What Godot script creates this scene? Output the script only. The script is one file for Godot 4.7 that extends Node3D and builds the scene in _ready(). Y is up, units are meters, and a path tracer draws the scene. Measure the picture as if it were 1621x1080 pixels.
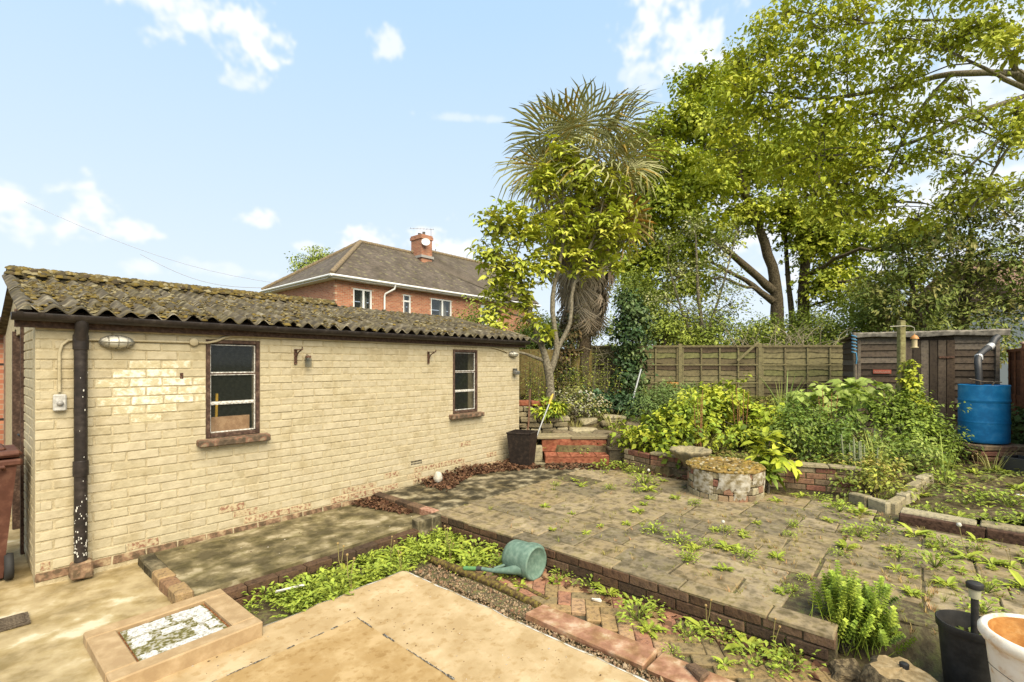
extends Node3D

const TH := 0.71471653          # the rear garden is turned by this angle from the garage wall
const EYE := 1.65
var RX := Vector3(cos(TH), 0, -sin(TH))      # rear garden: across
var FX := Vector3(-sin(TH), 0, -cos(TH))     # rear garden: away
var rng := RandomNumberGenerator.new()
var M := {}
var taken := {}
var tex_cache := {}

# ------------------------------------------------------------------ mesh builder
class MB:
	var v := PackedVector3Array()
	var n := PackedVector3Array()
	var uv := PackedVector2Array()
	var c := PackedColorArray()
	var ix := PackedInt32Array()
	var col := Color.WHITE
	var use_col := false
	var use_uv := false
	# corners counter-clockwise seen from outside
	func tri(a: Vector3, b: Vector3, d: Vector3) -> void:
		var nn := (b - a).cross(d - a).normalized()
		var k := v.size()
		v.append(a); v.append(b); v.append(d)
		n.append(nn); n.append(nn); n.append(nn)
		if use_col:
			c.append(col); c.append(col); c.append(col)
		if use_uv:
			uv.append(Vector2.ZERO); uv.append(Vector2.ZERO); uv.append(Vector2.ZERO)
		ix.append(k); ix.append(k + 2); ix.append(k + 1)
	func quad(a: Vector3, b: Vector3, d: Vector3, e: Vector3) -> void:
		tri(a, b, d)
		tri(a, d, e)
	func quad_uv(a: Vector3, b: Vector3, d: Vector3, e: Vector3, ua: Vector2, ub: Vector2, ud: Vector2, ue: Vector2) -> void:
		use_uv = true
		quad(a, b, d, e)
		var k := uv.size() - 6
		uv[k] = ua; uv[k + 1] = ub; uv[k + 2] = ud
		uv[k + 3] = ua; uv[k + 4] = ud; uv[k + 5] = ue
	func otri(a: Vector3, b: Vector3, d: Vector3, inside: Vector3) -> void:
		if (b - a).cross(d - a).dot((a + b + d) / 3.0 - inside) < 0.0:
			tri(a, d, b)
		else:
			tri(a, b, d)
	func oquad(a: Vector3, b: Vector3, d: Vector3, e: Vector3, inside: Vector3) -> void:
		otri(a, b, d, inside)
		otri(a, d, e, inside)
	# smooth sheet over rows of points
	func grid(rows: Array, closed := false, flip := false) -> void:
		var k := v.size()
		var w: int = rows[0].size()
		for r in rows:
			for p in r:
				v.append(p)
				n.append(Vector3.ZERO)
				if use_col:
					c.append(col)
				if use_uv:
					uv.append(Vector2.ZERO)
		for j in rows.size() - 1:
			for i in (w if closed else w - 1):
				var i2 := (i + 1) % w
				var a := k + j * w + i
				var b := k + j * w + i2
				var d := k + (j + 1) * w + i2
				var e := k + (j + 1) * w + i
				var nn := (v[b] - v[a]).cross(v[e] - v[a]) + (v[e] - v[d]).cross(v[b] - v[d])
				if flip:
					nn = -nn
				n[a] += nn; n[b] += nn; n[d] += nn; n[e] += nn
				if flip:
					ix.append_array(PackedInt32Array([a, b, d, a, d, e]))
				else:
					ix.append_array(PackedInt32Array([a, d, b, a, e, d]))
		for i in range(k, v.size()):
			n[i] = n[i].normalized()
	func tube(path: Array, radii: Array, sides := 8, capped := true) -> void:
		var rows := []
		var t: Vector3 = (path[1] - path[0]).normalized()
		var s := t.cross(Vector3.UP if absf(t.y) < 0.9 else Vector3.RIGHT).normalized()
		for i in path.size():
			var t2: Vector3 = (path[mini(i + 1, path.size() - 1)] - path[maxi(i - 1, 0)]).normalized()
			s = (s - t2 * s.dot(t2)).normalized()
			var u := t2.cross(s)
			var row := PackedVector3Array()
			var rr: float = radii[mini(i, radii.size() - 1)]
			for k in sides:
				var a := TAU * k / sides
				row.append(path[i] + (s * cos(a) + u * sin(a)) * rr)
			rows.append(row)
		grid(rows, true)
		if capped:
			for q in [0, rows.size() - 1]:
				var mid: Vector3 = path[q]
				var inside: Vector3 = path[1] if q == 0 else path[path.size() - 2]
				for k in sides:
					otri(mid, rows[q][k], rows[q][(k + 1) % sides], inside)
	# profile of Vector2(radius, height), from the bottom outside upwards
	func lathe(profile: Array, sides := 24, at := Vector3.ZERO, basis := Basis.IDENTITY) -> void:
		var rows := []
		for p in profile:
			var row := PackedVector3Array()
			for k in sides:
				var a := -TAU * k / sides
				row.append(at + basis * Vector3(p.x * cos(a), p.y, p.x * sin(a)))
			rows.append(row)
		grid(rows, true)
	func box(at: Vector3, size: Vector3, b := Basis.IDENTITY) -> void:
		var p := []
		for k in 8:
			p.append(at + b * (Vector3((k & 1) - 0.5, ((k >> 1) & 1) - 0.5, ((k >> 2) & 1) - 0.5) * size))
		for f in [[0, 1, 3, 2], [4, 5, 7, 6], [0, 1, 5, 4], [2, 3, 7, 6], [0, 2, 6, 4], [1, 3, 7, 5]]:
			oquad(p[f[0]], p[f[1]], p[f[2]], p[f[3]], at)
	# chamfered box; jit moves its eight corners
	func bbox(at: Vector3, size: Vector3, bev: float, b := Basis.IDENTITY, jit: Array = []) -> void:
		var h := size / 2.0
		var p := {}
		for k in 8:
			var s := Vector3((k & 1) * 2 - 1, ((k >> 1) & 1) * 2 - 1, ((k >> 2) & 1) * 2 - 1)
			var j: Vector3 = jit[k] if jit.size() == 8 else Vector3.ZERO
			for ax in 3:
				var q := Vector3(s.x * (h.x - bev), s.y * (h.y - bev), s.z * (h.z - bev))
				q[ax] = s[ax] * h[ax]
				p[k * 3 + ax] = at + b * (q + j)
		var sets := [[0, 2, 6, 4, 0], [1, 3, 7, 5, 0], [0, 1, 5, 4, 1], [2, 3, 7, 6, 1], [0, 1, 3, 2, 2], [4, 5, 7, 6, 2]]
		for f in sets:
			oquad(p[f[0] * 3 + f[4]], p[f[1] * 3 + f[4]], p[f[2] * 3 + f[4]], p[f[3] * 3 + f[4]], at)
		for ax in 3:
			var o1 := (ax + 1) % 3
			var o2 := (ax + 2) % 3
			for k in 8:
				if not (k >> ax) & 1:
					var k2 := k | (1 << ax)
					oquad(p[k * 3 + o1], p[k * 3 + o2], p[k2 * 3 + o2], p[k2 * 3 + o1], at)
		for k in 8:
			otri(p[k * 3], p[k * 3 + 1], p[k * 3 + 2], at)
	# a leaf folded along its rib: four or eight triangles
	func leaf(base: Vector3, dir: Vector3, up: Vector3, length: float, width: float, droop := 0.2, fold := 0.15, fine := false) -> void:
		var side := dir.cross(up).normalized()
		var u := side.cross(dir).normalized()
		var tip := base + dir * length - Vector3.UP * droop * length
		if not fine:
			var m := base + dir * length * 0.45 - Vector3.UP * droop * length * 0.2
			var l := m - side * width * 0.5 + u * fold * width
			var r := m + side * width * 0.5 + u * fold * width
			tri(base, m, l); tri(m, tip, l); tri(base, r, m); tri(m, r, tip)
		else:
			var m1 := base + dir * length * 0.3 - Vector3.UP * droop * length * 0.07
			var m2 := base + dir * length * 0.68 - Vector3.UP * droop * length * 0.42
			var l1 := m1 - side * width * 0.45 + u * fold * width
			var r1 := m1 + side * width * 0.45 + u * fold * width
			var l2 := m2 - side * width * 0.42 + u * fold * width * 0.8
			var r2 := m2 + side * width * 0.42 + u * fold * width * 0.8
			tri(base, m1, l1); tri(base, r1, m1)
			quad(m1, m2, l2, l1); quad(m1, r1, r2, m2)
			tri(m2, tip, l2); tri(m2, r2, tip)
	# a narrow arching blade
	func blade(base: Vector3, out: Vector3, length: float, width: float, bend: float, seg := 5) -> void:
		var side := out.cross(Vector3.UP).normalized()
		var p := base
		var ang := 0.12
		var prev_l := base - side * width * 0.35
		var prev_r := base + side * width * 0.35
		for i in seg:
			ang += bend / seg
			p += (Vector3.UP * cos(ang) + out * sin(ang)) * length / seg
			var w := width * 0.5 * (1.0 - pow(float(i + 1) / seg, 2.2))
			var nl := p - side * w
			var nr := p + side * w
			if i == seg - 1:
				tri(prev_l, prev_r, p)
			else:
				quad(prev_l, prev_r, nr, nl)
			prev_l = nl
			prev_r = nr
	func mesh() -> ArrayMesh:
		var a := []
		a.resize(Mesh.ARRAY_MAX)
		a[Mesh.ARRAY_VERTEX] = v
		a[Mesh.ARRAY_NORMAL] = n
		if use_col:
			a[Mesh.ARRAY_COLOR] = c
		if use_uv:
			a[Mesh.ARRAY_TEX_UV] = uv
		a[Mesh.ARRAY_INDEX] = ix
		var m := ArrayMesh.new()
		m.add_surface_from_arrays(Mesh.PRIMITIVE_TRIANGLES, a)
		return m

# ------------------------------------------------------------------ objects
func numbered(called: String) -> String:
	if not taken.has(called):
		taken[called] = 0
		return called
	taken[called] += 1
	return "%s_%03d" % [called, taken[called]]

func tag(o: Node, label := "", category := "", group := "", kind := "") -> Node:
	if label != "": o.set_meta("label", label)
	if category != "": o.set_meta("category", category)
	if group != "": o.set_meta("group", group)
	if kind != "": o.set_meta("kind", kind)
	return o

func thing(called: String, label: String, category: String, at := Vector3.ZERO, turn := 0.0, group := "") -> Node3D:
	var o := Node3D.new()
	o.name = numbered(called)
	add_child(o)
	o.position = at
	o.rotation.y = turn
	tag(o, label, category, group)
	return o

func part(parent: Node, called: String, mesh, mat: Material, xf := Transform3D.IDENTITY) -> MeshInstance3D:
	var o := MeshInstance3D.new()
	o.name = called if parent != self else numbered(called)
	o.mesh = mesh.mesh() if mesh is MB else mesh
	o.material_override = mat
	o.transform = xf
	parent.add_child(o, true)
	return o

func struct(called: String, mesh, mat: Material) -> MeshInstance3D:
	var o := part(self, called, mesh, mat)
	tag(o, "", "", "", "structure")
	return o

func copies(parent: Node, called: String, mesh, mat: Material, xfs: Array, cols: Array = []) -> MultiMeshInstance3D:
	var mm := MultiMesh.new()
	mm.transform_format = MultiMesh.TRANSFORM_3D
	mm.use_colors = cols.size() > 0
	mm.mesh = mesh.mesh() if mesh is MB else mesh
	mm.instance_count = xfs.size()
	for i in xfs.size():
		mm.set_instance_transform(i, xfs[i])
		if cols.size() > 0:
			mm.set_instance_color(i, cols[i])
	var o := MultiMeshInstance3D.new()
	o.name = called if parent != self else numbered(called)
	o.multimesh = mm
	o.set_meta("kind", "stuff")
	o.material_override = mat
	parent.add_child(o, true)
	return o

func rear(xc: float, y: float, d: float) -> Vector3:
	return RX * xc + FX * d + Vector3(0, y, 0)

func rv(a := 1.0) -> Vector3:
	return Vector3(rng.randf_range(-a, a), rng.randf_range(-a, a), rng.randf_range(-a, a))

# ------------------------------------------------------------------ materials
func lin(r: float, g: float, b: float) -> Color:
	return Color(r, g, b).linear_to_srgb()

func noise_tex(freq: float, stops: Array, octaves := 5, kind := FastNoiseLite.TYPE_SIMPLEX_SMOOTH, sd := 1, normal := false) -> NoiseTexture2D:
	var key := str([freq, stops, octaves, kind, sd, normal])
	if tex_cache.has(key):
		return tex_cache[key]
	var nz := FastNoiseLite.new()
	nz.seed = sd
	nz.noise_type = kind
	nz.frequency = freq
	nz.fractal_octaves = octaves + 2
	nz.fractal_gain = 0.6
	var t := NoiseTexture2D.new()
	t.width = 512
	t.height = 512
	t.seamless = true
	t.noise = nz
	if stops.size() > 0:
		var g := Gradient.new()
		var offs := PackedFloat32Array()
		var cols := PackedColorArray()
		for s in stops:
			offs.append(s[0])
			cols.append(s[1])
		g.offsets = offs
		g.colors = cols
		t.color_ramp = g
	tex_cache[key] = t
	return t

# stops: [[offset, linear colour] ...] over fine noise; coarse: the same, multiplied, over wide noise
func mat(key: String, stops: Array, rough := 0.85, size := 1.0, relief := 0.0, coarse: Array = [], coarse_size := 4.0, freq := 0.009) -> StandardMaterial3D:
	if M.has(key):
		return M[key]
	var m := StandardMaterial3D.new()
	m.resource_name = key
	m.roughness = rough
	m.metallic_specular = 0.35
	if stops.size() == 1:
		m.albedo_color = stops[0][1].linear_to_srgb()
	else:
		var st := []
		for s in stops:
			st.append([s[0], s[1].linear_to_srgb()])
		m.albedo_texture = noise_tex(freq, st, 5, FastNoiseLite.TYPE_SIMPLEX_SMOOTH, 3)
	m.uv1_triplanar = true
	m.uv1_world_triplanar = true
	m.uv1_scale = Vector3.ONE / size
	if relief > 0.0:
		m.heightmap_enabled = true
		m.heightmap_texture = noise_tex(0.025, [], 6, FastNoiseLite.TYPE_SIMPLEX_SMOOTH, 8)
		m.heightmap_scale = relief
	if coarse.size() > 0:
		m.detail_enabled = true
		m.detail_blend_mode = BaseMaterial3D.BLEND_MODE_MUL
		m.detail_uv_layer = BaseMaterial3D.DETAIL_UV_2
		var st2 := []
		for s in coarse:
			st2.append([s[0], s[1].linear_to_srgb()])
		m.detail_albedo = noise_tex(0.008, st2, 5, FastNoiseLite.TYPE_SIMPLEX_SMOOTH, 5)
		m.uv2_triplanar = true
		m.uv2_world_triplanar = true
		m.uv2_scale = Vector3.ONE / coarse_size
	M[key] = m
	return m

# one shared grain, tinted
func tinted(key: String, c: Color, rough := 0.9, size := 0.3, relief := 0.35, coarse: Array = [], coarse_size := 2.6) -> StandardMaterial3D:
	if M.has(key):
		return M[key]
	var m := mat(key, [[0.25, c3(0.45, 0.45, 0.42)], [0.42, c3(0.74, 0.74, 0.73)], [0.55, c3(0.86, 0.85, 0.82)], [0.66, c3(0.76, 0.77, 0.62)], [0.8, c3(1.0, 1.0, 1.0)]], rough, size, relief, coarse, coarse_size)
	m.albedo_color = (c * 1.28).linear_to_srgb()
	return m

func plain(key: String, c: Color, rough := 0.6, metal := 0.0) -> StandardMaterial3D:
	if M.has(key):
		return M[key]
	var m := StandardMaterial3D.new()
	m.resource_name = key
	m.albedo_color = c.linear_to_srgb()
	m.roughness = rough
	m.metallic = metal
	M[key] = m
	return m

func leaf_mat(key: String, glow := 0.7, rough := 0.5) -> StandardMaterial3D:
	if M.has(key):
		return M[key]
	var m := StandardMaterial3D.new()
	m.resource_name = key
	m.albedo_color = Color.WHITE
	m.vertex_color_use_as_albedo = true
	m.roughness = rough
	m.metallic_specular = 0.3
	m.cull_mode = BaseMaterial3D.CULL_DISABLED
	m.backlight_enabled = true
	m.backlight = Color(glow, glow, glow * 0.75)
	M[key] = m
	return m

func glass(key: String, a := 0.12) -> StandardMaterial3D:
	if M.has(key):
		return M[key]
	var m := StandardMaterial3D.new()
	m.resource_name = key
	m.transparency = BaseMaterial3D.TRANSPARENCY_ALPHA
	m.albedo_color = Color(0.3, 0.32, 0.3, a)
	m.metallic_specular = 0.3
	m.roughness = 0.06
	M[key] = m
	return m

func c3(r: float, g: float, b: float) -> Color:
	return Color(r, g, b)

func mix_cols(list: Array) -> Color:
	var a: Color = list[rng.randi() % list.size()]
	var b: Color = list[rng.randi() % list.size()]
	var o := a.lerp(b, rng.randf())
	return o * rng.randf_range(0.85, 1.15)

# ------------------------------------------------------------------ camera, sky, sun
func sky_image() -> Image:
	var w := 2048
	var h := 1024
	var dens := PackedFloat32Array()
	dens.resize(w * h / 2)
	var nz := FastNoiseLite.new()
	nz.seed = 11
	nz.noise_type = FastNoiseLite.TYPE_SIMPLEX_SMOOTH
	nz.frequency = 0.012
	nz.fractal_octaves = 6
	# azimuth from the garage wall's direction, height, half width, half height (degrees), thickness
	var list := [[-76.0, 31.5, 5.5, 3.4, 0.9], [-69.5, 30.5, 4.0, 3.2, 1.0], [-81.0, 33.5, 4.5, 2.2, 0.6], [-70.0, 27.6, 2.0, 1.6, 0.6], [-55.6, 33.0, 2.2, 1.7, 0.75], [-23.5, 34.0, 5.0, 4.5, 1.0], [-20.0, 30.5, 4.5, 4.0, 0.9], [-26.0, 29.5, 2.5, 2.4, 0.5], [-82.4, 13.5, 2.2, 2.6, 1.0], [-82.2, 12.0, 2.4, 1.4, 0.8], [-79.5, 12.2, 2.2, 1.2, 0.9], [-87.5, 12.3, 3.0, 2.0, 1.0], [-86.0, 11.2, 2.4, 1.4, 0.8], [-69.0, 15.0, 1.8, 1.1, 0.9], [-57.8, 13.3, 3.4, 2.0, 1.0], [-61.5, 11.0, 2.6, 1.4, 0.8], [-64.0, 12.5, 1.4, 0.8, 0.6], [-50.5, 14.0, 3.4, 2.4, 1.0], [-48.0, 12.8, 4.0, 2.0, 0.9], [-53.0, 11.8, 4.0, 1.4, 0.7], [-79.0, 9.0, 2.0, 1.0, 0.6], [-72.0, 9.5, 5.0, 0.9, 0.4], [-46.5, 27.0, 5.0, 0.5, 0.4], [-13.0, 20.0, 12.0, 12.0, 0.7], [2.0, 25.0, 12.0, 12.0, 0.7], [-2.0, 12.0, 14.0, 7.0, 0.8]]
	var r2 := RandomNumberGenerator.new()
	r2.seed = 77
	for i in 46:
		var az := r2.randf_range(16.0, 260.0)
		var el := r2.randf_range(7.0, 62.0)
		var s := r2.randf_range(2.0, 7.5) * (0.6 + el / 50.0)
		list.append([az, el, s * 1.3 / cos(deg_to_rad(el)), s * 0.8, r2.randf_range(0.6, 1.0)])
	for b in list:
		var x0 := int((b[0] - b[2] * 1.7 + 360.0) / 360.0 * w)
		var x1 := int((b[0] + b[2] * 1.7 + 360.0) / 360.0 * w)
		var y0 := maxi(0, int((90.0 - b[1] - b[3] * 1.7) / 180.0 * h))
		var y1 := mini(h / 2 - 1, int((90.0 - b[1] + b[3] * 1.7) / 180.0 * h))
		for y in range(y0, y1 + 1):
			var el := 90.0 - (y + 0.5) * 180.0 / h
			var dy: float = (el - b[1]) / b[3]
			if dy < 0.0:
				dy *= 1.35
			for x in range(x0, x1 + 1):
				var az := (x + 0.5) * 360.0 / w - 360.0
				var dx: float = (az - b[0]) / b[2]
				var wx := dx + 0.55 * nz.get_noise_2d(x * 4.0 + 300.0, y * 5.0)
				var wy := dy + 0.55 * nz.get_noise_2d(x * 4.0, y * 5.0 + 700.0)
				var q := wx * wx + wy * wy
				if q < 2.4:
					var f := nz.get_noise_2d(x * 3.2 + b[0] * 5.0, y * 4.2) + 0.5 * nz.get_noise_2d(x * 11.0, y * 13.0)
					var dd: float = clampf((0.60 - q * 0.50 + f * 0.75) * 1.35, 0.0, 1.0)
					dd = dd * dd * (3.0 - 2.0 * dd) * b[4]
					var k := y * w + posmod(x, w)
					dens[k] = 1.0 - (1.0 - dens[k]) * (1.0 - dd)
	var data := PackedFloat32Array()
	data.resize(w * h * 3)
	for y in h:
		var el := 90.0 - (y + 0.5) * 180.0 / h
		var t := clampf(el / 36.0, 0.0, 1.0)
		var base := Vector3(0.74, 0.80, 0.845).lerp(Vector3(0.41, 0.59, 0.79), pow(t, 0.75))
		if el > 36.0:
			base = Vector3(0.41, 0.59, 0.79).lerp(Vector3(0.27, 0.45, 0.72), (el - 36.0) / 54.0)
		if el < 0.0:
			base = Vector3(0.74, 0.80, 0.845).lerp(Vector3(0.30, 0.29, 0.24), clampf(-el / 4.0, 0.0, 1.0))
		for x in w:
			var cc := base
			if y < h / 2:
				var d := dens[y * w + x]
				if d > 0.001:
					cc = base.lerp(Vector3(0.86, 0.865, 0.88), d * 0.92)
			var k := (y * w + x) * 3
			data[k] = cc.x
			data[k + 1] = cc.y
			data[k + 2] = cc.z
	return Image.create_from_data(w, h, false, Image.FORMAT_RGBF, data.to_byte_array())

func build_light() -> void:
	var cam := Camera3D.new()
	cam.name = "camera"
	cam.projection = Camera3D.PROJECTION_FRUSTUM
	cam.near = 0.1
	cam.far = 600.0
	cam.size = 0.1 * 1080.0 / 760.0
	cam.frustum_offset = Vector2(0, 0.1 * 37.0 / 760.0)
	cam.position = Vector3(0, EYE, 0)
	cam.rotation.y = TH
	add_child(cam)
	cam.current = true
	var env := Environment.new()
	env.background_mode = Environment.BG_SKY
	var sk := Sky.new()
	var sm := PanoramaSkyMaterial.new()
	sm.panorama = ImageTexture.create_from_image(sky_image())
	sk.sky_material = sm
	env.sky = sk
	env.background_energy_multiplier = 0.86
	env.tonemap_mode = Environment.TONE_MAPPER_LINEAR
	env.tonemap_exposure = 1.5
	env.sdfgi_enabled = true
	env.ssao_enabled = true
	env.ssil_enabled = true
	var we := WorldEnvironment.new()
	we.name = "world_environment"
	we.environment = env
	add_child(we)
	var sun := DirectionalLight3D.new()
	sun.name = "sun"
	sun.light_energy = 1.6
	sun.light_color = Color(1.0, 0.945, 0.84)
	sun.light_angular_distance = 55.0
	sun.shadow_enabled = true
	add_child(sun)
	sun.look_at_from_position(Vector3.ZERO, -Vector3(0.85, 1.0, 0.33))

func _ready() -> void:
	rng.seed = 20240
	build_light()
	build_ground()
	build_garage()
	build_patio()
	build_rear()
	build_shed()
	build_house()
	build_trees()
	build_objects()
	build_plants()

# ------------------------------------------------------------------ ground
func soil_height(xc: float, d: float) -> float:
	var left := 0.0
	left = 0.02 + 0.38 * smoothstep(7.55, 8.0, d) + 0.42 * smoothstep(8.3, 9.6, d) + 0.12 * smoothstep(9.6, 11.5, d)
	var mid := 0.02 + 0.30 * smoothstep(6.45, 6.75, d + 0.25 * (xc - 2.4)) + 0.30 * smoothstep(6.8, 9.0, d) + 0.3 * smoothstep(8.5, 11.0, d)
	var right := 0.17 + 0.10 * smoothstep(5.0, 7.5, d)
	var a := smoothstep(1.5, 2.3, xc)
	var b := smoothstep(4.4, 5.2, xc - (d - 6.0) * 0.55)
	return lerpf(lerpf(left, mid, a), right, b)

func build_ground() -> void:
	var earth := mat("earth_and_grass", [[0.25, c3(0.06, 0.055, 0.02)], [0.5, c3(0.09, 0.10, 0.03)], [0.75, c3(0.13, 0.11, 0.05)]], 0.95, 2.0, 1.0)
	var b := MB.new()
	b.quad(Vector3(-300, -0.25, 300), Vector3(300, -0.25, 300), Vector3(300, -0.25, -300), Vector3(-300, -0.25, -300))
	struct("ground", b, earth)
	# rear garden soil
	var soil := mat("garden_soil", [[0.3, c3(0.055, 0.038, 0.02)], [0.5, c3(0.11, 0.08, 0.045)], [0.62, c3(0.16, 0.125, 0.07)], [0.75, c3(0.12, 0.12, 0.04)]], 0.95, 0.7, 1.5, [[0.3, c3(0.75, 0.8, 0.55)], [0.7, c3(1, 1, 1)]], 3.0)
	var nz := FastNoiseLite.new()
	nz.seed = 4
	nz.frequency = 0.9
	b = MB.new()
	var rows := []
	for j in 91:
		var d := 4.6 + j * 0.14
		var row := PackedVector3Array()
		for i in 131:
			var xc := -5.5 + i * 0.13
			var p := rear(xc, 0, d)
			var y := soil_height(xc, d) + nz.get_noise_2d(p.x * 3.0, p.z * 3.0) * 0.045
			# below the paving in front of the steps and planters
			if p.z > -6.0 or (p.x < -0.3 and p.z > -6.35 - 0.3 * maxf(0.0, p.x + 1.6)) or (p.x < -4.85 and p.z > -6.0):
				y = -0.12
			if p.z > -6.3 and p.x < -0.3:
				y = -0.12
			if d > 15.5 or i < 2 or i > 128:
				y = -0.26
			p.y = y
			row.append(p)
		rows.append(row)
	b.grid(rows)
	struct("garden_soil", b, soil)
	# yard concrete in front of the garage
	var conc := mat("yard_concrete", [[0.26, c3(0.24, 0.185, 0.095)], [0.42, c3(0.32, 0.25, 0.135)], [0.55, c3(0.37, 0.295, 0.165)], [0.66, c3(0.41, 0.335, 0.20)], [0.76, c3(0.52, 0.46, 0.33)]], 0.9, 2.4, 0.3, [[0.3, c3(0.80, 0.77, 0.66)], [0.6, c3(1, 1, 1)]], 1.1)
	b = MB.new()
	rows = []
	nz.frequency = 0.5
	for j in 26:
		var row := PackedVector3Array()
		for i in 31:
			var x := -9.0 + i * 0.2
			var z := 3.0 - j * 0.1624
			row.append(Vector3(minf(x, -3.215), nz.get_noise_2d(x * 2.0, z * 2.0) * 0.012 - 0.004, z))
		rows.append(row)
	b.grid(rows)
	struct("concrete_yard", b, conc)
	# path strip along the garage wall
	var strip := mat("stained_concrete", [[0.28, c3(0.085, 0.07, 0.035)], [0.45, c3(0.14, 0.115, 0.06)], [0.6, c3(0.20, 0.165, 0.09)], [0.74, c3(0.33, 0.28, 0.18)]], 0.9, 1.7, 0.4, [[0.3, c3(0.7, 0.7, 0.58)], [0.6, c3(1, 1, 1)]], 0.9)
	b = MB.new()
	b.bbox(Vector3(-4.435, -0.04, -2.16), Vector3(1.1, 0.18, 2.2), 0.012)
	struct("path", b, strip)

# ------------------------------------------------------------------ brickwork
func jitter8(a: float) -> Array:
	var j := []
	for k in 8:
		j.append(rv(a))
	return j

# courses of bricks on a face. pieces: [transform, length, row, distance along]; openings: [x0, x1, y0, y1]
func lay(length: float, rows: int, openings: Array, brick_len := 0.215, course := 0.0755, joint := 0.009) -> Array:
	var out := []
	for r in rows:
		var y0 := r * course
		var y1 := y0 + course
		var x := -(brick_len + joint) * 0.5 if r % 2 == 1 else 0.0
		x += rng.randf_range(-0.02, 0.02) * (1.0 if x < 0 else 0.0)
		while x < length:
			var spans := [[maxf(x, 0.0), minf(x + brick_len, length)]]
			for o in openings:
				if y0 < o[3] - 0.02 and y1 > o[2] + 0.02:
					var nxt := []
					for s in spans:
						if s[1] <= o[0] or s[0] >= o[1]:
							nxt.append(s)
						else:
							if s[0] < o[0]: nxt.append([s[0], o[0]])
							if s[1] > o[1]: nxt.append([o[1], s[1]])
					spans = nxt
			for s in spans:
				if s[1] - s[0] > 0.03:
					out.append([s[0], s[1], y0 + joint, y1, r])
			x += brick_len + joint
	return out

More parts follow.
